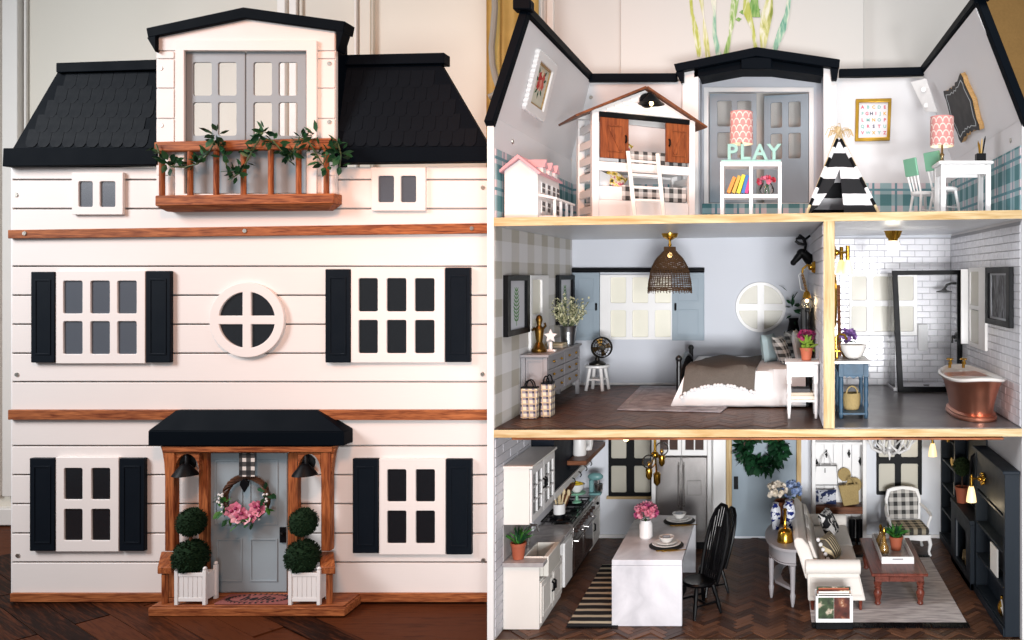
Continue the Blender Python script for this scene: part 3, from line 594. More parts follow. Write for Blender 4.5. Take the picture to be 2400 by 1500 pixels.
# back walls, one per storey
xd0, xd1 = X(1640,YB), X(1932,YB)
part('back_wall', MB().box(XL,XR,YB,YB+.012,GZ,Z2-.02), m_ground, O, 0)
part('back_wall', MB().box(XL,XR,YB,YB+.012,Z2-.0195,.13), m_inner, O, 0)
part('back_wall', MB().box(XL,xd0,YB,YB+.012,.1305,.632), m_top, O, 0); part('back_wall', MB().box(xd1,XR,YB,YB+.012,.1305,.642), m_top, O, 0)
yD = .885; A = lambda px, py: (X(px,yD), Z(py,yD))
part('dormer_wall', MB().plate([A(1636,560),A(1936,560),A(1936,172),A(1775,150),A(1636,178)], [[A(1661,476),A(1896,476),A(1896,216),A(1661,216)]], yD, yD+.01), m_inner, O, .0005)
for xx, s in ((xd0,-1),(xd1,1)): part('dormer_cheek', MB().box(xx, xx+s*.012, YB-.0005, yD-.0003, .131, .665), m_inner, O, .0005)
part('door_frame', MB().plate([A(1650,478),A(1907,478),A(1907,206),A(1650,206)], [[A(1661,476.5),A(1896,476.5),A(1896,216),A(1661,216)]], yD-.010, yD-.0003), m_white, O, .001)
for px0, px1, tp in ((1599,1637,152),(1930,1961,147)): part('corner_post', MB().box(X(px0,YB-.02),X(px1,YB-.02),YB-.02,YB-.0006,.14,Z(tp,YB-.02)), m_white, O, .002)
B_ = lambda px, py: (X(px,YB-.05), Z(py,YB-.05))
part('dormer_roof', MB().prism([B_(1579,150),B_(1773,110),B_(1969,139),B_(1967,160),B_(1773,131),B_(1585,168)], 'y', YB-.05, yD+.03), m_roof, O, .002)
for p in ([(1583,168),(1602,165),(1602,190),(1594,190)],[(1947,158),(1966,160),(1962,186),(1950,186)]): part('eaves_return', MB().prism([B_(*q) for q in p], 'y', YB-.045, YB+.02), m_roof, O, .001)
part('soffit_board', MB().prism([B_(1624,160),B_(1773,131.5),B_(1930,155),B_(1930,172),B_(1808,156),B_(1736,156),B_(1624,177)], 'y', YB-.02, yD-.012), m_roof, O, .001)
part('ridge_block', MB().box(X(1737,YB-.05),X(1808,YB-.05),YB-.045,YB-.021,Z(160,YB-.05),Z(133,YB-.05)), m_roof, O, .002)
for x0, x1, cols, swing in ((1663,1773,((1681,1715),(1728,1761)),0),(1787,1895,((1803,1831),(1846,1876)),14)):
    h = A(x1,0)[0] if swing else 0; mb = MB().plate([A(x0,475),A(x1,475),A(x1,219),A(x0,219)], [rrect(*A(a,d),*A(b,c),.006) for a,b in cols for c,d in ((236,296),(310,370))], yD+.001, yD+.008)
    pn = [MB().box(A(a-2,0)[0],A(b+2,0)[0],yD+.004,yD+.0052,A(0,d+2)[1],A(0,c-2)[1]) for a,b in cols for c,d in ((236,296),(310,370))]
    if swing:
        M = Matrix.Translation((h,yD,0)) @ Matrix.Rotation(R(-swing),4,'Z') @ Matrix.Translation((-h,-yD,0)); mb.xf(M); [q.xf(M) for q in pn]
    dr = part('french_door', mb, m_blue, O, .0008)
    for q in pn: part('pane', q, m_clear, dr, 0)
# floors and ceilings
def floor_slab(za, zb, t, name): return part(name, MB().hexa([V3(XL+.0003,.0,za-t),V3(XR-.0003,.0,zb-t),V3(XR-.0003,.0,zb),V3(XL+.0003,.0,za),V3(XL+.0003,YB-.0003,za-t),V3(XR-.0003,YB-.0003,zb-t),V3(XR-.0003,YB-.0003,zb),V3(XL+.0003,YB-.0003,za)]), m_ceil, O, 0)
za, zb = Z3(XL), Z3(XR)
floor_slab(za, zb, .019, 'floor_slab'); floor_slab(Z2-.003, Z2, .017, 'floor_slab')
part('floor_edge', MB().hexa([V3(XL,-.003,za-.0195),V3(XR,-.003,zb-.0195),V3(XR,-.003,zb+.0006),V3(XL,-.003,za+.0006),V3(XL,-.0004,za-.0195),V3(XR,-.0004,zb-.0195),V3(XR,-.0004,zb+.0006),V3(XL,-.0004,za+.0006)]), m_ply, O, .0005)
part('floor_edge', MB().hexa([V3(XL,-.003,Z2-.0205),V3(XR,-.003,Z2-.0175),V3(XR,-.003,Z2+.0006),V3(XL,-.003,Z2-.0024),V3(XL,-.0004,Z2-.0205),V3(XR,-.0004,Z2-.0175),V3(XR,-.0004,Z2+.0006),V3(XL,-.0004,Z2-.0024)]), m_ply, O, .0005)
part('ceiling_strip', MB().box(X(1200,.004),X(2352,.004),.002,.03,Z2-.0265,Z2-.0212), m_trim, O, .001)
part('base_slab', MB().box(XL+.0003,XR-.0003,.0,YB-.0003,GZ+.0005,Z1-.005), m_ply, O, 0)
for kk, (zf, pl) in enumerate(((za,'w'),)):
    part('wainscot', MB().box(XL+.0004,XL+.0024,.004,YB-.003,zf+.0005,.298), m_plaidy, O, 0)
    part('wainscot', MB().box(XR-.0024,XR-.0004,.004,YB-.003,zb+.0005,.305), m_plaidy, O, 0)
    part('wainscot', MB().box(XL+.003,xd0-.045,YB-.0024,YB-.0004,zf+.012,.296), m_plaidx, O, 0); part('wainscot', MB().box(xd1+.045,XR-.003,YB-.0024,YB-.0004,zf+.012,.300), m_plaidx, O, 0)
part('wainscot', MB().box(xd0+.0005,xd1-.0005,yD-.012,yD-.0105,.15,A(0,478)[1]+.0), m_plaidx, O, 0)
part('baseboard', MB().box(X(1966,YB),XR-.02,YB-.007,YB-.0026,.15,.20), m_white, O, .001)
# hooks, screws, corner bracket on the top floor
bq = [at(2134,192,.70),at(2168,262,.66),at(2196,262,.60),at(2170,184,.66)]
brk = part('corner_bracket', MB().hexa(bq+[q+V3(.004,.006,0) for q in bq]), m_white, O, .001)
for px, py in ((2164,210),(2170,247)): part('plug', MB().cyl(at(px,py,.665),at(px,py,.640),.008,.0075,14), m_white, brk, .0008)
for px, py in ((1385,228),): piece('screw', sm, O, at(px,py,YB-.0005)-OO)
for x, yy, zz, rot in ((XL+.0005,.14,.335,90),(XR-.0005,.09,.33,-90)): piece('screw', sm, O, V3(x,yy,zz)-OO, (0,0,R(rot)))
# partition and middle-floor coverings
xp0, xp1 = .1235, .1485
part('partition_wall', MB().box(xp0,xp1,.0,YB-.0005,Z2+.0005,.1245), m_inner, O, 0)
part('partition_edge', MB().box(xp0-.0006,xp1+.0006,-.0035,-.0003,Z2+.001,.126), m_plyz, O, .0006)
part('wallpaper', MB().box(XL+.0004,XL+.0016,.003,YB-.001,Z2+.001,.114), m_check, O, 0)
part('sub_floor', MB().box(XL+.0005,xp0-.0005,.0005,YB-.001,Z2+.0005,Z2+.0012), m_herr, O, 0)
part('stone_flooring', MB().box(xp1+.0005,XR-.0005,.0005,YB-.001,Z2+.0005,Z2+.0022), m_slab, O, 0)
part('baseboard', MB().box(XL+.003,xp0-.001,YB-.004,YB-.0004,Z2+.0024,Z2+.010), m_white, O, .001)
# middle-floor windows and barn shutters on the back wall
def backwin(name, x0,y0,x1,y1, cols, rws, fm, pm, t=.012, y=None):
    y = YB if y is None else y; yf = y-t; c = lambda px, py: (X(px,yf), Z(py,yf))
    o = part(name, MB().plate([c(x0,y1),c(x1,y1),c(x1,y0),c(x0,y0)], [rrect(*c(a,d),*c(b,e),.005) for a,b in cols for e,d in rws], yf, y-.0004), fm, O, .001)
    for a, b in cols:
        for e, d in rws: part('pane', MB().box(c(a-2,0)[0],c(b+2,0)[0],y-.005,y-.0035,c(0,d+2)[1],c(0,e-2)[1]), pm, o, 0)
    return o
backwin('window',1406,644,1576,796,((1431,1467),(1482,1519),(1535,1572)),((650,710),(727,790)),m_white,m_backlit)
yv = YB-.015; c_ = lambda px, py: (X(px,yv), Z(py,yv))
part('shutter_track', MB().cyl(at(1341,633,YB-.02),at(1651,633,YB-.02),.0075,n=10), m_black, O, 0)
for x0, x1, hxp in ((1341,1405,1397),(1575,1650,1583)):
    s = part('barn_shutter', MB().fb(x0,639,x1,798,yv,YB-.0126 if False else YB-.0005), m_blue, O, .001)
    for ya_, yb3 in ((652,708),(725,788)): part('shutter_panel', MB().plate([c_(x0+13,yb3),c_(x1-13,yb3),c_(x1-13,ya_),c_(x0+13,ya_)], [[c_(x0+16,yb3-3),c_(x1-16,yb3-3),c_(x1-16,ya_+3),c_(x0+16,ya_+3)]], yv-.002, yv-.0001), m_blue, s, .0005)
    part('handle', MB().tube([at(hxp,712,yv-.001),at(hxp,712,yv-.008),at(hxp,726,yv-.008),at(hxp,726,yv-.001)],.0035,6), m_black, s, 0)
yf = YB-.010; cx, cz, kk = X(1783,yf), Z(720,yf), K(yf)/1000; qs = []
for sx in (-1,1):
    for sz in (-1,1):
        h = 8*kk; rr = 52*kk; a0 = math.asin(h/rr); qs.append([(cx+sx*h,cz+sz*h)]+[(cx+sx*rr*math.cos(t),cz+sz*rr*math.sin(t)) for t in (a0+(math.pi/2-2*a0)*i/10 for i in range(11))])
rw2 = part('round_window', MB().plate(circ(cx,cz,59*kk,40), qs, yf, YB-.0004), m_white, O, .001)
for q in qs: part('pane', MB().prism(q,'y',yf+.004,yf+.0055), m_frost2, rw2, 0)
# left-wall window of the bedroom
mb = MB()
def sidewin(x, y0, y1, z0, z1, s):
    f = MB().plate([(0,z0),(y1-y0,z0),(y1-y0,z1),(0,z1)], [rrect(.014,z0+.012,(y1-y0)*.62,(z0+z1)/2-.006,.004), rrect(.014,(z0+z1)/2+.006,(y1-y0)*.62,z1-.012,.004)], -.008, 0)
    return f.xf(Matrix.Translation((x,y0 if s>0 else y1,0)) @ Matrix.Rotation(R(90*s),4,'Z'))
w0 = part('window', sidewin(XL+.0018,.275,.455,-.225,.0,1), m_white, O, .001)
for a, b in ((-.215,-.119),(-.107,-.010)): part('pane', MB().box(XL+.002,XL+.004,.285,.395,a,b), m_backlit, w0, 0)
# bathroom tiles: courses of the back wall laid one by one, the side wall as one sheet of tiles
tw, th, g = .0490, .0198, .0013
part('grout', MB().box(xp1+.0005,XR-.0005,YB-.002,YB-.0004,Z2+.003,.1225), m_grout, O, 0)
part('grout', MB().box(XR-.002,XR-.0004,.003,YB-.003,Z2+.003,.127), m_grout, O, 0)
wx0, wx1, wz0, wz1 = X(1992,YB)+.004, X(2148,YB)-.004, Z(783,YB)+.004, Z(642,YB)-.004
cache = {}
def tilemesh(w_, h_):
    key = (round(w_,4), round(h_,4))
    if key not in cache: cache[key] = mesh_of('tile', MB().add([(-w_/2,0,-h_/2),(w_/2,0,-h_/2),(w_/2,0,h_/2),(-w_/2,0,h_/2),(-w_/2+.0012,-.0012,-h_/2+.0012),(w_/2-.0012,-.0012,-h_/2+.0012),(w_/2-.0012,-.0012,h_/2-.0012),(-w_/2+.0012,-.0012,h_/2-.0012)], [(4,5,6,7),(0,1,5,4),(1,2,6,5),(2,3,7,6),(3,0,4,7)]), m_tile, None, 0)
    return cache[key]
nr = int((.122-Z2-.003)/th); stuffm = MB()
for r in range(nr):
    zc = Z2+.004+th*(r+.5); x = xp1+.001-(tw/2 if r % 2 else 0)
    while x < XR-.002:
        a, b = max(x, xp1+.001), min(x+tw, XR-.003); x += tw
        if b-a < .008: continue
        if wx0 < a and b < wx1 and wz0 < zc-th/2 and zc+th/2 < wz1: continue
        piece('tile', tilemesh(b-a-g, th-g), O, V3((a+b)/2, YB-.0021, zc)-OO)
    y = .004-(tw/2 if r % 2 else 0)
    while y < YB-.006:
        a, b = max(y,.004), min(y+tw,YB-.004); y += tw
        if b-a < .008: continue
        w_, h_ = b-a-g, th-g; yc_ = (a+b)/2; X0 = XR-.0021
        stuffm.add([(X0,yc_-w_/2,zc-h_/2),(X0,yc_+w_/2,zc-h_/2),(X0,yc_+w_/2,zc+h_/2),(X0,yc_-w_/2,zc+h_/2),(X0-.0012,yc_-w_/2+.001,zc-h_/2+.001),(X0-.0012,yc_+w_/2-.001,zc-h_/2+.001),(X0-.0012,yc_+w_/2-.001,zc+h_/2-.001),(X0-.0012,yc_-w_/2+.001,zc+h_/2-.001)], [(4,5,6,7),(0,1,5,4),(1,2,6,5),(2,3,7,6),(3,0,4,7)])
part('wall_tiles', stuffm, m_tile, O, 0, kind='stuff', smooth=0)
backwin('window',1990,641,2150,786,((1996,2031),(2047,2087),(2101,2141)),((648,704),(718,777)),m_white,m_frost2)
w1 = part('window', sidewin(XR-.0035,.300,.49,-.205,.022,-1), m_white, O, .001)
for a, b in ((-.205,-.1),(-.09,.012)): part('pane', MB().box(XR-.0075,XR-.0055,.372,.478,a,b), m_frost2, w1, 0)
part('casement', MB().box(XR-.034,XR-.013,.486,.492,-.20,.018), m_white, w1, .001)
# white bricks: bedroom face of the partition and the kitchen's left wall
bcache = {}
def brickrow(xf, sgn, y0, y1, z0, z1, bl, bh, mat):
    r = 0; z = z0
    while z+bh*.6 < z1:
        hh = min(bh, z1-z); y = y0-(bl/2 if r % 2 else 0)
        while y < y1-.003:
            a, b = max(y,y0), min(y+bl,y1); y += bl
            if b-a < .006: continue
            key = (round(b-a,3), round(hh,4), sgn)
            if key not in bcache:
                w_, h_ = b-a-.0016, hh-.0016; d = sgn*.0018; bcache[key] = mesh_of('brick', MB().add([(0,-w_/2,-h_/2),(0,w_/2,-h_/2),(0,w_/2,h_/2),(0,-w_/2,h_/2),(d,-w_/2+.001,-h_/2+.001),(d,w_/2-.001,-h_/2+.001),(d,w_/2-.001,h_/2-.001),(d,-w_/2+.001,h_/2-.001)], [(4,5,6,7),(0,1,5,4),(1,2,6,5),(2,3,7,6),(3,0,4,7)]), mat, None, 0)
            piece('brick', bcache[key], O, V3(xf, (a+b)/2, z+hh/2)-OO, (0, R(random.uniform(-.4,.4)), 0))
        z += bh; r += 1
brickrow(xp0-.0003, -1, .004, YB-.006, Z2+.004, .123, .085, .0300, m_tileb)
brickrow(XL+.0003, 1, .004, .30, Z1+.004, Z2-.022, .115, .0222, m_tileb)
# herringbone floor: the nearest planks one by one, the rest as one sheet of planks
L_, W2 = .058, .0145
hm = mesh_of('plank', MB().add([(0,0,-.003),(L_,0,-.003),(L_,W2,-.003),(0,W2,-.003),(.0005,.0005,0),(L_-.0005,.0005,0),(L_-.0005,W2-.0005,0),(.0005,W2-.0005,0)], [(4,5,6,7),(0,1,5,4),(1,2,6,5),(2,3,7,6),(3,0,4,7)]), m_herr, None, 0)
pl = []; c45 = math.sqrt(.5)
for i in range(-75, 76):
    for j in range(-22, 23):
        for vert in (0,1):
            ux, uy = i*W2+j*L_, i*W2-j*L_
            if vert: uy += W2
            cx_ = ux+(W2/2 if vert else L_/2); cy_ = uy+(L_/2 if vert else W2/2)
            wx_, wy_ = (cx_-cy_)*c45, (cx_+cy_)*c45+.39
            if XL+.03 < wx_ < XR-.03 and .022 < wy_ < YB-.012:
                ox, oy = (ux+(W2 if vert else 0)-uy)*c45, (ux+(W2 if vert else 0)+uy)*c45+.39
                pl.append((wy_, ox, oy, R(45)+(math.pi/2 if vert else 0)))
pl.sort(); sm_ = MB()
for k, (wy_, ox, oy, a) in enumerate(pl):
    zz = Z1+random.uniform(-.0003,.0003)
    if k < 300: piece('plank', hm, O, V3(ox,oy,zz)-OO, (0,0,a))
    else:
        M = Matrix.Translation((ox,oy,zz)) @ Matrix.Rotation(a,4,'Z'); sm_.add([M @ V.co for V in hm.vertices], [(4,5,6,7),(0,1,5,4),(1,2,6,5),(2,3,7,6),(3,0,4,7)])
t = NT('herringbone planks'); oi = t.n('ShaderNodeNewGeometry').outputs['Random Per Island']
m_herr2 = t.done(t.mix(t.ma('ADD', t.ma('MULTIPLY', oi, .7), t.ma('MULTIPLY', t.noise(120,4), .3)), hx('#38231a'), hx('#6a4632')), .42, 0, .25)
part('floor_planks', sm_, m_herr2, O, 0, kind='stuff', smooth=0)
s3 = MB()
for wy_, ox, oy, a in pl:
    if ox < xp0-.06:
        M = Matrix.Translation((ox,oy,Z2+.0022+random.uniform(-.0002,.0002))) @ Matrix.Rotation(a,4,'Z'); s3.add([M @ Vector((v.co.x,v.co.y,max(v.co.z,-.0006))) for v in hm.vertices], [(4,5,6,7),(0,1,5,4),(1,2,6,5),(2,3,7,6),(3,0,4,7)])
part('floor_planks', s3, m_herr2, O, 0, kind='stuff', smooth=0)
part('sub_floor', MB().box(XL+.0005,XR-.0005,.0008,YB-.001,Z1-.0045,Z1-.0022), m_herr, O, 0)
part('floor_edge', MB().box(XL,XR,-.003,-.0003,GZ+.001,Z1+.0005), m_ply, O, .0005)
# ground-floor back wall: black windows, grey door with pine jambs, white pier, skirting
backwin('window',1426,985,1529,1163,((1432,1468),(1486,1524)),((990,1075),(1092,1155)),m_black,m_frost2)
part('window_sill', MB().fb(1421,1164,1530,1170,YB-.016,YB-.0004), m_ply, O, .001)
backwin('window',2055,985,2161,1160,((2060,2098),(2112,2152)),((990,1072),(1087,1152)),m_black,m_frost2)
part('pier', MB().fb(1664,985,1701,1262,YB-.03,YB-.0004), m_white, O, .001)
for x0, x1 in ((1702,1715),(1867,1878)): part('door_jamb', MB().fb(x0,985,x1,1259,YB-.02,YB-.0004), m_plyz, O, .001)
d2 = part('back_door', MB().fb(1715.5,985,1866.5,1257,YB-.008,YB-.0004), m_blue, O, .0005)
part('door_handle', MB().fb(1720,1117,1730,1147,YB-.012,YB-.0083), m_black, d2, .0005)
part('baseboard', MB().box(X(1340,YB),X(1700,YB),YB-.006,YB-.0005,Z1,Z1+.011), m_white, O, .001); part('baseboard', MB().box(X(2030,YB),XR-.03,YB-.006,YB-.0005,Z1,Z1+.011), m_white, O, .001)
# ------------------------------------------------------------------ top floor: playroom
def plaque(M):                                         # local x along the wall, y into the wall, z up the slope
    return M
sR = Vector((-.098,0,.288)).normalized(); nR = Vector((-.288,0,-.098)).normalized()
sL = Vector((.063,0,.257)).normalized(); nL = Vector((.257,0,-.063)).normalized()
def frameM(o, u, n, v):
    M = Matrix.Identity(4)
    for i in range(3): M[i][0] = u[i]; M[i][1] = -n[i]; M[i][2] = v[i]; M[i][3] = o[i]
    return M
# ornate chalkboard on the right gable wall
MR = frameM(Vector((.592-.098*.38,.432,.367+.288*.38)), Vector((0,-1,0)), nR, sR)
q = [(.02,.066),(.034,.074),(.06,.071),(.09,.078),(.112,.082),(.122,.068),(.118,.052),(.126,.03),(.132,.014),(.138,.004)]
right = q+[(.138,-.004)]+[(x,-z) for x,z in q[::-1][1:]]
orn = [(0,.072)]+right+[(0,-.072)]+[(-x,z) for x,z in right[::-1]]
inn = [(x*.87,z*.82) for x,z in orn]; inn2 = [(x*.845,z*.785) for x,z in orn]
chk = thing('chalkboard', 'ornate black chalkboard with pale outline on the sloping right gable wall', 'chalkboard', MR.translation)
part('backing', MB().plate([(x*.995,z*.99) for x,z in orn], [], -.014, -.0005).xf(MR), wood('pale board','#a5804f','#c79d68','y'), chk, .001)
part('board', MB().plate(orn, [], -.0155, -.0142).xf(MR), m_black, chk, .0005)
part('chalk_line', MB().plate(inn, [inn2], -.0161, -.0156).xf(MR), paint('chalk', '#b9bcbe', .9), chk, 0)
# floral print in a scalloped white frame on the left gable wall
ML = frameM(Vector((-.652+.063*.51,.272,.373+.257*.51)), Vector((0,1,0)), nL, sL)
fr = thing('picture_frame', 'white scalloped frame with red flower print on the sloping left gable wall', 'picture frame', ML.translation)
hw, hh = .088, .077; sca = []
for (a, b), (c, d) in zip([(-hw,-hh),(hw,-hh),(hw,hh),(-hw,hh)], [(hw,-hh),(hw,hh),(-hw,hh),(-hw,-hh)]):
    n = 12
    for i in range(n):
        for s_ in (0,.33,.66):
            t = (i+s_)/n; e = .0042*math.sin(math.pi*s_); dx, dz = (c-a), (d-b); l = math.hypot(dx,dz); sca.append((a+dx*t+dz/l*e, b+dz*t-dx/l*e))
part('frame', MB().plate(sca, [[(-.062,-.056),(.062,-.056),(.062,.056),(-.062,.056)]], -.012, -.0005).xf(ML), m_white, fr, .001)
part('mount', MB().plate([(-.063,-.057),(.063,-.057),(.063,.057),(-.063,.057)], [[(-.056,-.05),(.056,-.05),(.056,.05),(-.056,.05)]], -.0062, -.0006).xf(ML), wood('gilt slip','#8a6a3c','#b39460'), fr, 0)
part('print', MB().box(-.0625,.0625,-.0035,-.0006,-.0565,.0565).xf(ML), paint('printed paper', '#c9c6b4', .8, .08, 30), fr, 0)
for i, (u, v, r, m) in enumerate([(-.012,.022,.014,'#b5332f'),(.014,.026,.013,'#c0443a'),(.002,.004,.014,'#d98d7a'),(-.016,.0,.011,'#b5332f'),(.02,.004,.010,'#c9594a'),(.0,.036,.010,'#e0c9a8')]):
    part('printed_flower', MB().plate([(u+r*(1+.22*math.cos(5*t))*math.cos(t), v+r*(1+.22*math.cos(5*t))*math.sin(t)) for t in (2*math.pi*k/20 for k in range(20))], [], -.0041-.0002*i, -.0036-.0002*i).xf(ML), paint('print red', m, .8, .3, 120), fr, 0, smooth=0)
for u, v, a in ((-.03,.014,150),(.034,.02,20),(-.02,-.016,220),(.022,-.014,-40),(.0,-.022,270),(-.026,.034,130),(.028,.038,50)):
    part('printed_leaf', MB().plate([(u+x*math.cos(R(a))-z*math.sin(R(a)), v+x*math.sin(R(a))+z*math.cos(R(a))) for x,z in ((-.010,0),(0,.005),(.012,0),(0,-.005))], [], -.0039, -.0036).xf(ML), m_green, fr, 0, smooth=0)
# toy dollhouse with a pink roof
zf = Z3(-.6)+.0006
th_ = thing('toy_house', 'miniature white toy house with pink roof on the top floor at left', 'toy house', (-.60,.14,zf))
m_toy = paint('toy white', '#e6e2e0', .4, .04); m_pinkr = paint('pink shingle roof', '#d3a0a8', .6, .15, 60, .4)
part('wall', MB().prism([(-.638,zf),(-.558,zf),(-.558,.245),(-.601,.277),(-.638,.250)], 'y', .042, .245), m_toy, th_, .0008)
part('roof', MB().prism([(-.603,.288),(-.652+.004,.250),(-.646,.244),(-.601,.2785),(-.553,.240),(-.548,.244)], 'y', .030, .252), m_pinkr, th_, .0008)
for yy in (.095,.155,.21):
    d = part('dormer', MB().box(-.592,-.556,yy-.014,yy+.014,.245,.266), m_toy, th_, .0006)
    part('dormer_roof', MB().prism([(yy-.019,.263),(yy+.019,.263),(yy,.284)], 'x', -.596, -.551), m_pinkr, d, .0004)
m_dkwin = paint('dark little window', '#2b2d33', .4)
for zz in (.168,.213):
    for yy in (.085,.135,.185,.225):
        wv = part('window', MB().box(-.5575,-.5555,yy-.016,yy+.016,zz-.018 if zz<.2 else zz-.014,zz+.014), m_toy, th_, 0)
        for sy in (-1,1):
            for sz in (-1,1): part('pane', MB().box(-.5554,-.5548,yy+sy*.0065-.0048,yy+sy*.0065+.0048,zz+sz*.0065-.0048,zz+sz*.0065+.0048), m_dkwin, wv, 0)
part('porch_roof', MB().hexa([V3(-.558,.05,.190),V3(-.515,.05,.182),V3(-.515,.05,.187),V3(-.558,.05,.197),V3(-.558,.245,.190),V3(-.515,.245,.182),V3(-.515,.245,.187),V3(-.558,.245,.197)]), m_toy, th_, .0006)
for yy in (.06,.12,.18,.235): part('post', MB().box(-.525,-.519,yy-.003,yy+.003,zf,.183), m_toy, th_, .0005)
part('porch_floor', MB().box(-.5575,-.515,.05,.245,zf,zf+.008), m_toy, th_, .0006)
# playhouse bunk bed
zf = Z3(-.38)+.001
bb = thing('bunk_bed', 'white playhouse bunk bed with brown roof and barn doors', 'bunk bed', (-.482,.30,zf), 29, local=True)
WB, DB = .303, .15
for x in (0,WB-.019):
    part('post', MB().box(x,x+.019,0,.019,0,.305), m_white, bb, .0015); part('post', MB().box(x,x+.019,DB-.019,DB,0,.300), m_white, bb, .0015)
for z0, z1, y0 in ((.02,.066,.003),(.146,.170,.002)):
    part('rail', MB().box(.0195,WB-.0195,y0,y0+.014,z0,z1), m_white, bb, .0012); part('rail', MB().box(.0195,WB-.0195,DB-.014,DB-.002,z0,z1), m_white, bb, .0012)
for z0 in (.03,.075,.12,.165,.21,.255):
    for x in (.003,WB-.014): part('end_slat', MB().box(x,x+.010,.0195,DB-.0195,z0,z0+.020), m_white, bb, .001)
gp = [(0,.3055),(WB,.2985),(WB*.5,.376)]
part('gable', MB().prism(gp, 'y', .002, .012), m_white, bb, .0008)
for i in range(5):
    z = .316+i*.011; f = (z-.302)/.074; part('siding', MB().box(WB*.5*f+.012,WB-WB*.5*f-.012,-.0012,.0018,z-.0095,z), m_white, bb, .0006)
part('gable', MB().prism(gp, 'y', DB-.012, DB-.002), m_white, bb, .0008)
for x0, z0 in ((-.046,.283),(WB+.030,.2835)):
    xa_, za_ = (x0,z0); d = Vector((WB*.5-x0,0,.379-z0)).normalized(); n_ = Vector((-d.z,0,d.x)) if d.x > 0 else Vector((d.z,0,-d.x)); n_ = n_ if n_.z > 0 else -n_
    part('roof', MB().prism([(x0,z0),(WB*.5,.379),(WB*.5+n_.x*.006,.379+n_.z*.007),(x0+n_.x*.006,z0+n_.z*.006)], 'y', -.014, DB+.014), m_brown, bb, .0008)
part('door_track', MB().box(.0195,WB-.0195,-.006,.0015,.290,.304), m_black, bb, .001)
for x0, x1, s in ((.022,.102,1),(.212,.283,-1)):
    dd = part('barn_door', MB().box(x0,x1,-.004,.0045,.180,.2895), m_barn, bb, .001)
    ix0, ix1 = (x0+.022,x1-.019) if s > 0 else (x0+.020,x1-.014)
    part('inset', MB().plate([(ix0-.003,.197),(ix1+.003,.197),(ix1+.003,.270),(ix0-.003,.270)], [[(ix0,.200),(ix1,.200),(ix1,.267),(ix0,.267)]], -.0062, -.0041), m_barn, dd, .0006)
    part('brace', MB().prism([(ix0 if s>0 else ix1,.262),(ix0+s*.008 if s>0 else ix1-.008,.267),(ix1 if s>0 else ix0,.205),(ix1-.008 if s>0 else ix0+.008,.200)], 'y', -.0066, -.0041), m_barn, dd, .0006)
    hx_ = x1-.009 if s > 0 else x0+.009
    part('handle', MB().tube([(hx_,-.004,.243),(hx_,-.010,.240),(hx_,-.010,.228),(hx_,-.004,.225)],.0028,6), m_black, dd, 0)
part('bunk_base', MB().box(.0195,WB-.0195,.017,DB-.0145,.152,.160), m_white, bb, .0008); part('bunk_base', MB().box(.0195,WB-.0195,.018,DB-.0145,.058,.064), m_white, bb, .0008)
m_linen = m_cloth; m_ging2 = gingham('black white gingham cloth', '#0e0f12', '#d8d5d2', .026, ('x','z'), ph=(.2,.4)); m_ging3 = gingham('black white gingham flat', '#0e0f12', '#d8d5d2', .026, ('x','y'))
for z, x0 in ((.0645,.07),(.1605,.06)):
    part('mattress', MB().box(.021,WB-.021,.0185,DB-.016,z,z+.042), m_linen, bb, .005)
    part('blanket', MB().box(x0+.02,WB-.0205,.0150,DB-.0140,z+.004,z+.0465), m_ging2, bb, .003)
def cushion(name, label, c, sx, sy, sz, mat, rot, group=None, puff=.5):
    M = Matrix.Rotation(R(rot[2]),4,'Z') @ Matrix.Rotation(R(rot[1]),4,'Y') @ Matrix.Rotation(R(rot[0]),4,'X')
    return one(name, MB().tile(c, sx, sy, sz, puff, M=M), mat, label, 'cushion', group, 0)
Mb = Matrix.Translation((-.482,.30,zf)) @ Matrix.Rotation(R(29),4,'Z')
m_yel = NT('yellow pink patterned cloth'); m_yelpat = m_yel.done(m_yel.ramp(m_yel.noise(70,2), [(.36,hx('#b84a6a')),(.45,hx('#e0d8c2')),(.55,hx('#d6b53a')),(.66,hx('#3c3a2c'))]), .9)
cushion('cushion','plain white cushion at the left end of the lower bunk',Mb@Vector((.040,.05,.128)),.030,.010,.026,m_cloth,(-25,25,20))
cushion('cushion','pink and yellow patterned cushion on the lower bunk',Mb@Vector((.082,.055,.130)),.032,.010,.026,m_yelpat,(-30,30,15))
cushion('cushion','yellow and black patterned cushion on the upper bunk',Mb@Vector((.100,.050,.222)),.028,.010,.022,m_yelpat,(-25,30,15))
lad = thing('ladder', 'white wooden ladder leaning on the playhouse bunk bed', 'ladder', at(1520,505,.25))
t0, t1 = at(1472,354,.300), at(1541,360,.335); b0, b1 = V3(X(1489,.215),.215,Z3(-.35)+.0005), V3(X(1557,.245),.245,Z3(-.27)+.0005)
for t_, b_ in ((t0,b0),(t1,b1)):
    e = Vector((.0055,0,0)); g_ = Vector((0,.0045,0)); part('rail', MB().hexa([b_-e-g_,b_+e-g_,t_+e-g_,t_-e-g_,b_-e+g_,b_+e+g_,t_+e+g_,t_-e+g_]), m_cream, lad, .0015)
for f in (.08,.30,.48,.66,.86):
    p, q_ = b0.lerp(t0,f), b1.lerp(t1,f); part('rung', MB().cyl(p+V3(.0045,0,0), q_-V3(.0045,0,0), .0036, n=8), m_cream, lad, 0)
bl = thing('barn_lamp', 'black barn lamp lit under the peak of the bunk bed roof', 'lamp', Mb@Vector((WB*.5,-.002,.350)))
cL = Mb@Vector((WB*.5,-.016,.345)); nb = (Mb.to_3x3()@Vector((0,-1,0)))
part('mount', MB().cyl(cL-nb*.012, cL-nb*.003, .020, n=18), m_black, bl, .001)
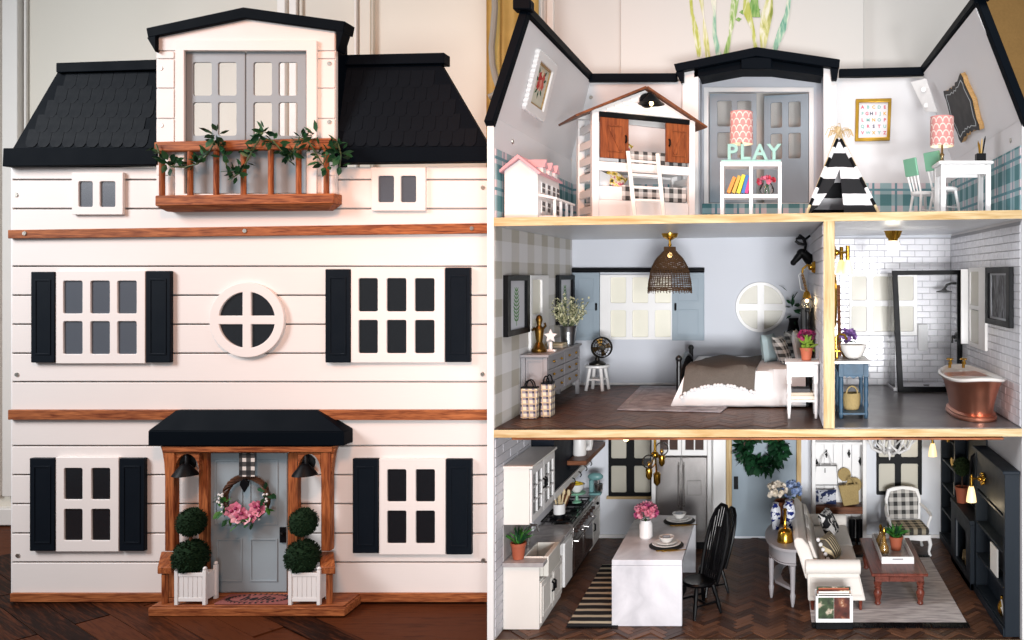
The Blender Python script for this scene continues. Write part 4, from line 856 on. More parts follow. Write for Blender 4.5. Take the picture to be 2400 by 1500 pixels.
part('arm', MB().tube([cL, cL+nb*.010+V3(0,0,.016), cL+nb*.024+V3(0,0,.014), cL+nb*.030+V3(0,0,.0)], .005, 8), m_black, bl, 0)
cS = cL+nb*.030
part('shade', MB().lathe([(.008,.010),(.015,.003),(.025,-.008),(.037,-.016),(.035,-.0165),(.022,-.009),(.010,-.002)], cS, 20), m_black, bl, 0)
part('bulb', MB().ball(cS+V3(0,0,-.014), .0055, sz=1.3), m_hot, bl, 0)
lamp('barn_lamp_light','POINT',cS+nb*.006+V3(0,0,-.022),None,.10,(1,.78,.5),shadow_soft_size=.006)
# cube shelf with PLAY sign, books, flowers and lamp
zf = Z3(-.05)+.0006; xs0, xs1, ys0, ys1 = X(1688,.12), X(1832,.12), .12, .185; zt = Z(379,.12)
cs = thing('cube_shelf', 'white cube shelf with four compartments before the grey doors', 'shelf', ((xs0+xs1)/2,(ys0+ys1)/2,zf))
xm_ = (xs0+xs1)/2; zm = Z(459,.12)
for a, b in ((xs0,xs0+.009),(xs1-.009,xs1)): part('side_panel', MB().box(a,b,ys0,ys1,zf,zt-.0115), m_white, cs)
part('top', MB().box(xs0,xs1,ys0,ys1,zt-.011,zt), m_white, cs); part('divider', MB().box(xm_-.0045,xm_+.0045,ys0+.0005,ys1-.002,zf,zt-.0115), m_white, cs)
for a, b in ((xs0+.0095,xm_-.005),(xm_+.005,xs1-.0095)): part('shelf_board', MB().box(a,b,ys0+.0003,ys1-.002,zm-.0045,zm+.0045), m_white, cs)
ps = thing('sign', 'pale teal freestanding PLAY letters on the white cube shelf', 'sign', (xm_,ys0+.012,zt))
part('base', MB().box(xs0+.002,xs1-.002,ys0+.004,ys0+.022,zt+.0004,zt+.0055), m_teal, ps)
for ch, px in (('P',1716),('L',1746),('A',1781),('Y',1814)):
    text(ch, .054, m_teal, ps, (X(px,ys0+.01),ys0+.012,zt+.0238), (R(90),0,0), name='letter', ext=.004, bold=.0012)
for i, (c, px0, h, lean) in enumerate((('#d9822b',1705,.043,22),('#b99535',1717,.046,20),('#d8c92e',1729,.048,17),('#20609f',1740,.047,15),('#b3246b',1748,.046,15))):
    zb = zm+.0048; x = X(px0,ys0); M = Matrix.Translation((x,0,zb)) @ Matrix.Rotation(R(lean),4,'Y') @ Matrix.Translation((0,0,.0018*lean/10))
    mb = MB().box(-.0045,.0045,ys0+.008,ys0+.042,0,h); mb.xf(M)
    bk = one('book', mb, paint('book cover', c, .45, .1), ['orange','tan gold','bright yellow','blue','magenta'][i]+' book leaning in the cube shelf under the PLAY sign', 'book', 'books leaning in the cube shelf', .0008)
def roundvase(name, label, c, r, h, vm, cat='vase', prof=None, group=None):
    o = thing(name, label, cat, c, group=group)
    part('vase', MB().lathe(prof or [(r*.55,0.0003),(r*.95,h*.25),(r,h*.5),(r*.75,h*.85),(r*.6,h),(r*.55,h),(r*.68,h*.85),(r*.9,h*.5),(r*.5,h*.05)], c, 20), vm, o, 0); return o
def blooms(o, c, n, rad, petal, mats, squash=.7, leafn=0, lm=None):
    off = OFF[o.name]; mb = MB(); rnd = random.Random(n*7+int(c[0]*1e4))
    bm_ = MB()
    for j in range(9): t = j*2.399; bm_.leaf((0,0,0),(math.cos(t)*.8,math.sin(t)*.8,.4+.07*j),petal,petal*.8,(0,0,1),-.2)
    mm = [mesh_of('bloom', bm_, m, None, 60) for m in mats]
    for i in range(n):
        u = Vector((rnd.gauss(0,1),rnd.gauss(0,1),rnd.gauss(.4,.8))).normalized(); p = Vector(c)+Vector((u.x*rad,u.y*rad,u.z*rad*squash))*rnd.uniform(.7,1)
        b = piece('bloom', mm[i % len(mm)], o, p-off); b.rotation_euler = u.to_track_quat('Z','Y').to_euler()
    for i in range(leafn):
        t = rnd.uniform(0,6.28); b = piece('leaf', lm or leafm[2], o, Vector(c)+V3(rad*.5*math.cos(t),rad*.5*math.sin(t),-rad*.5)-off); b.rotation_euler = (0,rnd.uniform(-.2,.4),t); b.scale = (.7,)*3
cv_ = V3(X(1797,.15),.15,zm+.0048)
fv = roundvase('flower_vase','round glass vase of red and pink flowers in the cube shelf',cv_,.019,.030,m_clear,'flower vase')
part('stem', MB().tube([cv_+V3(-.004,0,.003),cv_+V3(0,0,.03)],.002).tube([cv_+V3(.006,0,.003),cv_+V3(.001,0,.03)],.002), m_green, fv, 0)
blooms(fv, cv_+V3(0,0,.034), 12, .019, .010, [paint('red petal','#c23a4c',.6,.3),m_pink], .5, 3)
def scallop():
    t = NT('pink scallop print'); o = t.xyz(); ang = t.ma('ARCTAN2', o[1], o[0]); u = t.ma('MULTIPLY', ang, 11/(2*math.pi)); v = t.ma('DIVIDE', o[2], .0165)
    row = t.ma('FLOOR', v); fy = t.ma('SUBTRACT', v, row); off = t.ma('MULTIPLY', t.ma('MODULO', t.ma('ADD', row, 100.0), 2.0), .5)
    fx = t.ma('SUBTRACT', t.ma('FRACT', t.ma('ADD', t.ma('ADD', u, 50.0), off)), .5)
    d = t.ma('SQRT', t.ma('ADD', t.ma('POWER', t.ma('MULTIPLY', fx, 1.0), 2.0), t.ma('POWER', t.ma('MULTIPLY', fy, .62), 2.0)))
    ring = t.ma('LESS_THAN', t.ma('ABSOLUTE', t.ma('SUBTRACT', d, .47)), .065); out = t.ma('GREATER_THAN', d, .5)
    return t.done(t.mix(t.ma('MULTIPLY', ring, .9), hx('#c98682'), hx('#e0cdc2')), .8)
m_scal = scallop(); m_shin_in = paint('white lamp lining', '#efe6d6', .8, .03)
def table_lamp(label, c, r, zb, zt_):
    o = thing('table_lamp', label, 'lamp', c, group='pink scalloped table lamps'); c = Vector(c); H_ = zb-c.z
    part('base', MB().lathe([(.014,.0004),(.014,.003),(.005,.007),(.0035,.014),(.006,.020),(.003,.026),(.0025,H_+.03)], c, 14), metal('antique lamp stem','#8c7a5a',.35), o, 0)
    ms = mesh_of('shade', MB().lathe([(r,zb-c.z),(r*.97,zt_-c.z)], (0,0,0), 36, False), m_scal); s = piece('shade', ms, o, (0,0,0))
    part('lining', MB().lathe([(r*.985,zb),(r*.955,zt_)], (c.x,c.y,0), 36, False), m_shin_in, o, 0)
    part('rim', MB().lathe([(r*1.004,zb),(r*.98,zb)], (c.x,c.y,0), 36, False), m_shin_in, o, 0)
    part('bulb', MB().ball(c+V3(0,0,H_+.035), .008, n=10), m_hot, o, 0)
    lamp('lamp_light','POINT',c+V3(0,0,H_+.035),None,.035,(1,.8,.55),shadow_soft_size=.009); return o
table_lamp('pink scalloped lamp standing behind the PLAY sign', (X(1738,.165),.168,zt+.0004), .0295, Z(338,.17), Z(263,.17))
# teepee
zf = Z3(.17)+.0006; yT = .085; xT0, xT1 = X(1889,yT), X(2062,yT); dT = .17; ax, ay, az = X(1966,yT+dT/2), yT+dT/2, Z(318,yT+dT/2)
tp = thing('teepee', 'black and white striped toy teepee on the top floor', 'teepee', ((xT0+xT1)/2, yT+dT/2, zf))
m_tee = stripes('black and white canvas stripes', '#d5d3d6', '#101115', 'z', .068, .57, .9, .006, .147)
ap = Vector((ax,ay,az)); cor = [V3(xT0,yT,zf),V3(xT1,yT,zf),V3(xT1-.01,yT+dT,zf),V3(xT0+.01,yT+dT,zf)]
def panel(pts, name):
    c = Vector(((xT0+xT1)/2,yT+dT/2,zf+.07)); q = [Vector(p) for p in pts]; inn_ = [p+(c-p).normalized()*.0015 for p in q]; n = len(q)
    part(name, MB().add(q+inn_, [tuple(range(n)), tuple(range(2*n-1,n-1,-1))]+[(i,(i+1)%n,(i+1)%n+n,i+n) for i in range(n)]), m_tee, tp, 0, smooth=0)
tops = [c.lerp(ap, .93) for c in cor]; mt = tops[0].lerp(tops[1], .55); op = V3(X(1969,yT+.03),yT+.045,Z(395,yT+.045))
panel([cor[1],tops[1],tops[2],cor[2]],'canvas_side'); panel([cor[2],tops[2],tops[3],cor[3]],'canvas_side'); panel([cor[3],tops[3],tops[0],cor[0]],'canvas_side')
fx = cor[0].lerp(cor[1], .52)
panel([cor[0],cor[0].lerp(tops[0],.10)+V3(.02,-.004,0),V3(X(1955,yT+.02),yT+.022,Z(428,yT+.02)),op,mt,tops[0]],'canvas_flap'); panel([fx,cor[1],tops[1],mt,op],'canvas_flap')
m_pole = wood('pale pole','#b39a6f','#d9c7a2','z')
for i, c in enumerate(cor):
    e = ap+(ap-c)*.10+V3((-.004,.004,.006,-.006)[i],0,0); part('pole', MB().cyl(c+V3(0,-.002 if i<2 else 0,0), e, .0036, n=8), m_pole, tp, 0)
    part('seam', MB().cyl(c.lerp(ap,.12)+V3(0,-.0022 if i<2 else 0,0), c.lerp(ap,.95)+V3(0,-.0022 if i<2 else 0,0), .0043, n=8), m_black, tp, 0)
    for f in (.20,.46,.71): part('pole_sleeve', MB().cyl(c.lerp(ap,f)+V3(0,-.0026 if i<2 else 0,0), c.lerp(ap,f+.13)+V3(0,-.0026 if i<2 else 0,0), .0049, n=8), m_cloth, tp, 0) if i<2 else None
mb = MB(); rnd = random.Random(4)
for k in range(26):
    t = rnd.uniform(0,6.28); l = rnd.uniform(.016,.034); p = ap+V3(rnd.uniform(-.006,.006),rnd.uniform(-.012,0),rnd.uniform(-.004,.012))
    mb.tube([p, p+V3(math.cos(t)*l*.4,math.sin(t)*l*.4-.004,l*.5), p+V3(math.cos(t)*l*.9,math.sin(t)*l*.7-.004,l*.45), p+V3(math.cos(t)*l*1.15,math.sin(t)*l*.8-.004,-l*.1)], .0011, 4)
part('jute_ties', mb, paint('jute', '#c4aa80', .9), tp, 0, kind='stuff')
# alphabet print in a gilt frame
ya = YB-.012; af = thing('picture_frame', 'gold framed alphabet print on the back wall beside the teepee', 'picture frame', at(2046,282,ya)); a_ = lambda px,py: (X(px,ya),Z(py,ya))
part('frame', MB().plate([a_(2004,331),a_(2086,329),a_(2090,230),a_(2006,232)], [[a_(2012,323),a_(2079,321),a_(2082,239),a_(2014,240)]], ya, YB-.0005), metal('gilt frame','#b9913a',.3), af, .0015)
part('paper', MB().box(a_(2010,0)[0],a_(2083,0)[0],YB-.004,YB-.0006,a_(0,326)[1],a_(0,236)[1]), paint('white paper', '#d9d8dc', .8, .02), af, 0)
acol = [paint('print colour', c, .8, .05) for c in ('#c9566a','#2b3d6b','#d8a536','#7fb7ad','#d98a9a','#3a3350')]
for r_, row in enumerate(('ABCDE','FGHIJK','LMNOP','QRSTU','VWXYZ')):
    for i, ch in enumerate(row):
        text(ch, .0145, acol[(i*2+r_*3+i*i) % 6], af, (X(2022+52*i/(len(row)-1),YB)-.001, YB-.0043, Z(252+15*r_,YB)), (R(90),0,0), name='letter', ext=.0002, bold=.0005)
# table with two mint-topped chairs, second lamp, pencil pot
zf = Z3(.48)+.0006; yA = .10; tx0, tx1, ty0, ty1 = X(2201,yA), X(2330,yA), yA, yA+.10; tz = Z(376,yA)
tb = thing('play_table', 'small white table beside the right wall on the top floor', 'table', ((tx0+tx1)/2,(ty0+ty1)/2,zf))
part('tabletop', MB().box(tx0,tx1,ty0,ty1,tz-.008,tz), m_white, tb, .003)
for x in (tx0+.006,tx1-.018):
    for y in (ty0+.006,ty1-.018): part('leg', MB().box(x,x+.012,y,y+.012,zf,tz-.0085), m_white, tb, .001)
for y in (ty0+.008,ty1-.012): part('apron', MB().box(tx0+.0185,tx1-.0185,y,y+.005,tz-.032,tz-.0085), m_white, tb)
for x in (tx0+.008,tx1-.013): part('apron', MB().box(x,x+.005,ty0+.0185,ty1-.0185,tz-.032,tz-.0085), m_white, tb)
table_lamp('pink scalloped lamp on the small white table at right', (X(2208,.15),.15,tz+.0004), .0300, Z(343,.15), Z(274,.15))
pp = thing('pencil_pot', 'square black pot of pencils on the small white table', 'pencil pot', V3(X(2298,.14),.14,tz))
c = pp.location; part('pot', MB().box(c.x-.0115,c.x+.0115,c.y-.0115,c.y+.0115,tz+.0004,tz+.022), m_black, pp, .001)
for i, (dx, h, m) in enumerate(((-.004,.052,m_gold),(.002,.058,wood('pencil','#a5824a','#d9b877','z')),(.007,.064,m_black),(-.001,.046,m_gold))):
    part('pencil', MB().cyl(c+V3(dx*.5,.002*i-.004,.012), c+V3(dx*1.6,.002*i-.004,h-.004), .0019, n=6).cyl(c+V3(dx*1.6,.002*i-.004,h-.004), c+V3(dx*1.75,.002*i-.004,h+.003), .0019, .0003, 6), m, pp, 0)
kc = thing('play_chair', 'white chair with mint back rail nearest the small table', 'chair', (.452,.225,Z3(.45)+.0006), 30, 'mint topped play chairs', local=True)
part('seat', MB().lathe([(.028,.068),(.033,.070),(.034,.075),(.031,.078),(.004,.0775)], (0,0,0), 20), m_white, kc, 0)
for sx in (-1,1):
    for sy in (-1,1): part('leg', MB().cyl((sx*.020,sy*.020,.069),(sx*.029,sy*.028,0), .0042,.0030, 8), m_white, kc, 0)
part('stretcher', MB().tube([(-.025,-.024,.026),(.025,-.024,.026)],.0022).tube([(-.025,.024,.026),(.025,.024,.026)],.0022).tube([(0,-.024,.026),(0,.024,.026)],.0022), m_white, kc, 0)
for sy in (-.021,-.007,.007,.021): part('spindle', MB().cyl((-.022,sy,.076),(-.036,sy*1.15,.130), .0030 if abs(sy)>.01 else .0022, n=8), m_white, kc, 0)
part('crest_rail', MB().hexa([V3(-.038,-.030,.120),V3(-.038,.030,.120),V3(-.047,.030,.168),V3(-.047,-.030,.168),V3(-.032,-.030,.120),V3(-.032,.030,.120),V3(-.041,.030,.168),V3(-.041,-.030,.168)]), m_mint, kc, .002)
dup(kc, (.418,.345,Z3(.42)+.0006), 24, 'white chair with mint back rail farther behind, nearer the back wall')
# ------------------------------------------------------------------ middle floor: bedroom
zm2 = Z2+.0028
def botanical(label, y0, y1, z0, z1):
    M = Matrix.Translation((XL+.0018,(y0+y1)/2,(z0+z1)/2)) @ Matrix.Rotation(R(90),4,'Z'); h, v = (y1-y0)/2, (z1-z0)/2
    o = thing('picture_frame', label, 'picture frame', M.translation, group='black framed fern prints')
    part('frame', MB().plate([(-h,-v),(h,-v),(h,v),(-h,v)], [[(-h+.026,-v+.014),(h-.026,-v+.014),(h-.026,v-.014),(-h+.026,v-.014)]], -.012, -.0003).xf(M), m_black, o, .001)
    part('paper', MB().box(-h+.025,h-.025,-.004,-.0004,-v+.013,v-.013).xf(M), paint('print paper','#cfd0d6',.7,.02), o, 0)
    for i in range(9):
        zz = -v*.55+i*v*.125; l = .028*(1-abs(i-3)*.09)
        for s in (-1,1): part('printed_leaf', MB().plate([(0,zz),(s*l*.5,zz+.007),(s*l,zz+.011),(s*l*.6,zz+.001)], [], -.0046, -.0041).xf(M), m_lime, o, 0, smooth=0)
    part('printed_stem', MB().box(-.001,.001,-.0047,-.0041,-v*.7,v*.6).xf(M), m_lime, o, 0)
botanical('black framed green fern print left of the white side window', .060, .252, -.150, .0)
botanical('black framed green fern print in the far corner behind the flowers', .560, .765, -.150, .0)
dx0, dx1, dy0, dy1, dz = XL+.004, -.578, .20, .575, -.205
dr = thing('dresser', 'grey dresser with nine drawers knobs and tall legs on the left wall', 'dresser', ((dx0+dx1)/2,(dy0+dy1)/2,zm2))
dr['label'] = 'grey dresser with three rows of drawers against the checked wall'
part('top', MB().box(dx0-.001,dx1+.006,dy0-.006,dy1+.006,dz-.007,dz), m_grey, dr, .0015)
part('carcass', MB().box(dx0,dx1-.003,dy0+.006,dy1-.006,-.315,dz-.0075), m_grey, dr, .0008)
for x in (dx0,dx1-.010):
    for y in (dy0,dy1-.013): part('leg', MB().box(x,x+.011,y,y+.013,zm2,dz-.0078), m_grey, dr, .001)
part('side_panel', MB().plate([(dx0+.012,-.312),(dx1-.011,-.312),(dx1-.011,dz-.009),(dx0+.012,dz-.009)], [[(dx0+.017,-.300),(dx1-.016,-.300),(dx1-.016,dz-.018),(dx0+.017,dz-.018)]], dy0+.0025, dy0+.0058), m_grey, dr, .0005)
for r_ in range(3):
    za_ = -.312+r_*.0335; hf = (dy0+dy1)/2
    for ya_, yb3 in ((dy0+.015,hf-.001),(hf+.001,dy1-.015)):
        d_ = part('drawer', MB().box(dx1-.0029,dx1+.0008,ya_,yb3,za_,za_+.0315), m_grey, dr, .001)
        for yy in (ya_+.045, yb3-.045): part('knob', MB().ball((dx1+.004,yy,za_+.017),.0038,n=8,m=6), m_gold, d_, 0)
# things on the dresser
c = V3(-.617,.272,dz+.0004); sta = thing('statuette', 'antique gold statuette on the near end of the grey dresser', 'statuette', c)
part('pedestal', MB().lathe([(.020,0),(.020,.008),(.016,.012),(.012,.020),(.009,.026)], c, 18), m_oldgold, sta, 0)
part('figure', MB().lathe([(.008,.026),(.010,.036),(.012,.052),(.013,.062),(.008,.068),(.006,.072),(.008,.080),(.0095,.087),(.007,.095),(.002,.099)], c, 14, True, 1, .8).tube([c+V3(.010,0,.062),c+V3(.018,-.004,.070),c+V3(.016,-.006,.078)],.0032,6).tube([c+V3(-.010,0,.062),c+V3(-.017,-.006,.058),c+V3(-.010,-.010,.066)],.0032,6), m_oldgold, sta, 0)
c = V3(-.590,.285,dz+.0004); so = thing('star_ornament', 'white star ornament on a stand beside the gold statuette', 'ornament', c)
part('base', MB().box(c.x-.014,c.x+.014,c.y-.008,c.y+.008,c.z,c.z+.006), m_white, so); part('stem', MB().cyl(c+V3(0,0,.006),c+V3(0,0,.026),.005), m_white, so, 0)
part('star', MB().prism([(c.x+(.019 if k%2==0 else .009)*math.sin(math.pi*k/5), c.z+.042+(.019 if k%2==0 else .009)*math.cos(math.pi*k/5)) for k in range(10)], 'y', c.y-.004, c.y+.004), m_white, so, .001)
cnd = one('candle', MB().cyl((-.604,.33,dz+.0004),(-.604,.33,dz+.048),.007,n=14).cyl((-.604,.33,dz+.048),(-.604,.33,dz+.052),.0008,n=5), m_white, 'slim white candle behind the star ornament on the dresser', 'candle', bev=0)
for i, (c_k, zz) in enumerate((('#cfc5b0',0),('#b7a888',.0065))):
    one('book', MB().box(-.635,-.585,.395,.455,dz+.0004+zz,dz+.0064+zz), paint('cream book', c_k, .6, .1), ['lower cream','upper tan'][i]+' book of the pair lying on the grey dresser', 'book', 'books on the dresser', .0008)
c = V3(-.594,.500,dz+.0004); bk = thing('flower_bucket', 'zinc bucket of cream flowering sprigs on the far end of the dresser', 'flower bucket', c)
part('bucket', MB().lathe([(.018,0),(.020,.02),(.024,.052),(.0255,.056),(.024,.056),(.019,.004)], c, 24), m_zinc, bk, 0)
mb = MB(); rnd = random.Random(3); m_creamf = paint('cream blossom', '#d3cfa9', .7, .2, 120); st = MB()
for k in range(34):
    t = rnd.uniform(0,6.28); a = rnd.uniform(.1,.75); L = rnd.uniform(.055,.10); d = V3(math.sin(a)*math.cos(t),math.sin(a)*math.sin(t),math.cos(a)); b0_ = c+V3(.010*math.cos(t),.010*math.sin(t),.05)
    st.tube([b0_, b0_+d*L*.5, b0_+d*L+V3(0,0,-.004)], .0009, 4)
    for j in range(22): mb.leaf(b0_+d*L*rnd.uniform(.25,1.02)+V3(rnd.gauss(0,.003),rnd.gauss(0,.003),rnd.gauss(0,.003)), V3(rnd.gauss(0,1),rnd.gauss(0,1),rnd.gauss(.4,1)), .009, .006)
part('stems', st, m_stem, bk, 0, kind='stuff'); part('blossoms', mb, m_creamf, bk, 0, kind='stuff', smooth=0)
# shopping bags, stool, fan
m_tart = NT('cream navy tartan'); o_ = m_tart.xyz(); ua = m_tart.ma('ADD', o_[0], o_[1])
a1 = m_tart.stripe(ua,.0165,.5,.1); a2 = m_tart.stripe(o_[2],.0165,.5,.2); b1_ = m_tart.stripe(ua,.0165,.14,.75); b2_ = m_tart.stripe(o_[2],.0165,.14,.85)
cc = m_tart.mix(m_tart.ma('MULTIPLY',a1,a2), m_tart.mix(m_tart.ma('MAXIMUM',a1,a2), hx('#d6cab2'), hx('#8d858c')), hx('#3b3a4a')); m_tartan = m_tart.done(m_tart.mix(m_tart.ma('MAXIMUM',b1_,b2_), cc, hx('#c0a987')), .85)
for i, (x0, x1, y0, h) in enumerate(((-.622,-.583,.118,.075),(-.578,-.553,.140,.083))):
    z = zm2+.0003; d = .030 if i == 0 else .045
    b = thing('shopping_bag', ['front tartan bag with black loop handles on the bedroom floor','tartan bag with black loop handles standing at the right of the other bag'][i], 'bag', ((x0+x1)/2,y0+d/2,z), group='tartan bags by the dresser')
    part('bag', MB().hexa([V3(x0,y0,z),V3(x1,y0,z),V3(x1+.001,y0+.006,z+h),V3(x0-.001,y0+.006,z+h),V3(x0,y0+d,z),V3(x1,y0+d,z),V3(x1+.001,y0+d-.006,z+h),V3(x0-.001,y0+d-.006,z+h)]), m_tartan, b, .0012)
    part('rim', MB().box(x0-.0012,x1+.0012,y0+.0055,y0+d-.0055,z+h-.001,z+h+.004), m_black, b)
    for yy in (y0+.0065,y0+d-.0065): xm2 = (x0+x1)/2; w_ = (x1-x0)*.28; part('handle', MB().tube([V3(xm2+w_*math.cos(t),yy,z+h+.002+.018*math.sin(t)) for t in (math.pi*k/8 for k in range(9))],.0018,6), m_black, b, 0)
c = V3(-.540,.655,zm2+.0003); sz = Z(855,.655)
stl = thing('stool', 'small round white stool holding the desk fan', 'stool', c)
part('seat', MB().lathe([(.034,sz-c.z-.009),(.038,sz-c.z-.006),(.038,sz-c.z-.002),(.036,sz-c.z)], c, 28), m_white, stl, 0)
for k in range(4):
    t = R(35+90*k); part('leg', MB().cyl((c.x+.025*math.cos(t),c.y+.025*math.sin(t),sz-.0088),(c.x+.038*math.cos(t),c.y+.038*math.sin(t),c.z),.0058,.0052,10), m_white, stl, 0)
    t2 = R(125+90*k); part('stretcher', MB().cyl((c.x+.032*math.cos(t),c.y+.032*math.sin(t),c.z+.034),(c.x+.032*math.cos(t2),c.y+.032*math.sin(t2),c.z+.034),.0032,n=8), m_white, stl, 0)
fn = thing('desk_fan', 'black desk fan in a wire cage on the white stool', 'fan', V3(c.x,c.y,sz)); fc = at(1411,814,.655); m_iron = metal('dark iron', '#3a3733', .4)
part('base', MB().lathe([(.026,.0004),(.026,.005),(.018,.010),(.008,.014),(.006,.026)], V3(c.x,c.y,sz), 20), m_iron, fn, 0)
part('motor', MB().cyl(fc+V3(0,.012,0), fc+V3(0,-.004,0), .011, .008, 14), m_iron, fn, .001)
for rr, dy in ((.031,-.012),(.031,.004),(.022,-.015),(.012,-.016)): part('cage_ring', MB().tube([fc+V3(rr*math.cos(t),dy,rr*math.sin(t)) for t in (2*math.pi*k/28 for k in range(28))],.0014 if rr<.03 else .002,5,True), m_iron, fn, 0)
mb = MB()
for k in range(18): t = 2*math.pi*k/18; mb.tube([fc+V3(.005*math.cos(t),-.0165,.005*math.sin(t)), fc+V3(.022*math.cos(t+.3),-.015,.022*math.sin(t+.3)), fc+V3(.031*math.cos(t+.4),-.012,.031*math.sin(t+.4))], .0008, 4)
part('cage_wires', mb, m_iron, fn, 0, kind='stuff')
for k in range(4):
    t = math.pi/2*k+.3; u = V3(math.cos(t),0,math.sin(t)); v_ = V3(-math.sin(t),0,math.cos(t)); part('blade', MB().hexa([fc+u*.005-v_*.004+V3(0,-.006,0),fc+u*.027-v_*.010+V3(0,-.004,0),fc+u*.027+v_*.008+V3(0,-.010,0),fc+u*.005+v_*.004+V3(0,-.008,0),fc+u*.005-v_*.004+V3(0,-.0055,0),fc+u*.027-v_*.010+V3(0,-.0035,0),fc+u*.027+v_*.008+V3(0,-.0095,0),fc+u*.005+v_*.004+V3(0,-.0075,0)]), m_oldgold, fn, 0)
# rug, bed
rq = [V3(X(1446,.255),.255,zm2+.0003), V3(X(1690,.215),.215,zm2+.0003), V3(X(1760,.70),.70,zm2+.0003), V3(X(1502,.735),.735,zm2+.0003)]
m_rug = NT('faded grey rug'); o_ = m_rug.xyz(); ed = m_rug.noise(26,5); m_rug.bump(m_rug.noise(500,2),.4,.001); m_rugm = m_rug.done(m_rug.ramp(ed, [(.35,hx('#918c92')),(.5,hx('#aaa6ac')),(.65,hx('#c0bcc0'))]), .95)
rg = thing('rug', 'faded grey rug on the bedroom floor under the bed', 'rug', (rq[0]+rq[2])/2)
part('rug', MB().hexa([rq[0],rq[1],rq[1]+V3(0,0,.003),rq[0]+V3(0,0,.003),rq[3],rq[2],rq[2]+V3(0,0,.003),rq[3]+V3(0,0,.003)]), m_rugm, rg, .0005)
def lerp4(u, v): return rq[0].lerp(rq[1],u).lerp(rq[3].lerp(rq[2],u),v)+V3(0,0,.0034)
for a, b in ((.05,.065),(.13,.14)):
    for (u0,v0,u1,v1) in ((a,a,b,1-a),(a,a,1-a,b),(1-b,a,1-a,1-a),(a,1-b,1-a,1-a)):
        q_ = [lerp4(u0,v0),lerp4(u1,v0),lerp4(u1,v1),lerp4(u0,v1)]; part('woven_border', MB().add(q_+[p+V3(0,0,.0004) for p in q_], [(0,1,2,3),(7,6,5,4),(0,1,5,4),(1,2,6,5),(2,3,7,6),(3,0,4,7)]), m_grey, rg, 0)
bx0, bx1, by0, by1, bz = -.228, .094, .325, .70, -.257; m_ironb = paint('black bed iron', '#0c0d10', .35)
bed = thing('bed', 'bed with white linen cover, black footboard and black headboard', 'bed', ((bx0+bx1)/2,(by0+by1)/2,zm2))
mb = MB(); nx, ny = 30, 24; prof = []
def bedpt(u, s):                                       # s runs over the near drop, the top and the far side
    x = bx0+(bx1-bx0)*u; dz_ = .089; drop = .105
    if s < .35: f = s/.35; z = -.350+(bz+.350)*f; y = by0-.030*(1-f)+.003*math.sin(u*23)*(1-f); x -= (.042*(1-f))*(1-u)**2
    elif s < .8: f = (s-.35)/.45; y = by0+(by1-by0)*f; z = bz+.004*math.sin(math.pi*f)+.0015*math.sin(u*17+f*7)
    else: f = (s-.8)/.2; y = by1+.01*f; z = bz-(.09)*f
    return V3(x,y,z)
vs = []; 
for j in range(ny+1):
    for i in range(nx+1): vs.append(bedpt(i/nx, j/ny))
for j in range(ny+1): p = vs[j*(nx+1)]; 
n0 = len(vs); vs += [V3(p.x, p.y, p.z-.004) if False else V3(p.x*.985, p.y+(.004 if p.z<bz-.02 and p.y<.4 else 0), p.z-.004) for p in vs]
fs = []
for j in range(ny):
    for i in range(nx): q_ = (j*(nx+1)+i,j*(nx+1)+i+1,(j+1)*(nx+1)+i+1,(j+1)*(nx+1)+i); fs += [q_, tuple(k+n0 for k in reversed(q_))]
e = [j*(nx+1) for j in range(ny+1)]; fs += [(e[j],e[j+1],e[j+1]+n0,e[j]+n0) for j in range(ny)]; fs += [(i,i+1,i+1+n0,i+n0) for i in range(nx)]
part('cover', mb.add(vs,fs), m_cloth, bed, 0, smooth=60)
endp = [bedpt(0,j/16) for j in range(17)]; mbx = MB(); m_ = len(endp); low = [V3(p.x-.012*(1 if p.z>-.3 else .3), p.y, min(p.z,-.33)) for p in endp]
part('cover_end', MB().add([p+V3(0,0,-.0005) for p in endp]+[V3(bx0-.040,p.y,-.349) for p in endp], [(i,i+1,m_+i+1,m_+i) for i in range(m_-1)]), m_cloth, bed, 0)
part('mattress', MB().box(bx0+.006,bx1-.002,by0+.006,by1-.004,-.325,bz-.006), m_cloth, bed, .004)
part('sheet_fold', MB().hexa([V3(.008,by0-.031,-.349),V3(.012,by0-.033,-.349),V3(.012,by0-.002,bz+.001),V3(.006,by0-.002,bz+.001),V3(.008,by0-.027,-.349),V3(.06,by0-.029,-.349),V3(.06,by0+.002,bz+.001),V3(.006,by0+.002,bz+.001)]), m_cloth, bed, .0008)
part('side_rail', MB().box(bx0-.02,bx1+.010,by0+.01,by0+.02,-.345,-.330), m_ironb, bed)
for xx, zt_, nm in ((-.252,-.232,'footboard'),(.100,-.075,'headboard')):
    mb = MB()
    for yy in (by0+.008,by1-.008): mb.cyl((xx,yy,zm2+.0003),(xx,yy,zt_-.025 if nm=='headboard' else zt_),.0068,n=10).ball((xx,yy,zt_-.02 if nm=='headboard' else zt_+.004),.0095,n=10,m=6)
    mb.tube([V3(xx,by0+.008+(by1-by0-.016)*k/14,zt_-.03+(.028 if nm=='footboard' else .045)*math.sin(math.pi*k/14)) for k in range(15)],.0065,8)
    f = part(nm, mb, m_ironb, bed, 0)
    for k in range(1,12): yy = by0+.008+(by1-by0-.016)*k/12; part('spindle', MB().cyl((xx,yy,zm2+.09),(xx,yy,zt_-.03+(.028 if nm=='footboard' else .045)*math.sin(math.pi*k/12)),.0042,n=6), m_ironb, f, 0)
    part('panel', MB().prism([(by0+.015,zm2+.05),(by1-.015,zm2+.05)]+[(by1-.015-(by1-by0-.03)*k/10, zt_-.034+(.024 if nm=='footboard' else .040)*math.sin(math.pi*k/10)) for k in range(11)], 'x', xx-.002, xx+.002), m_ironb, f, 0)
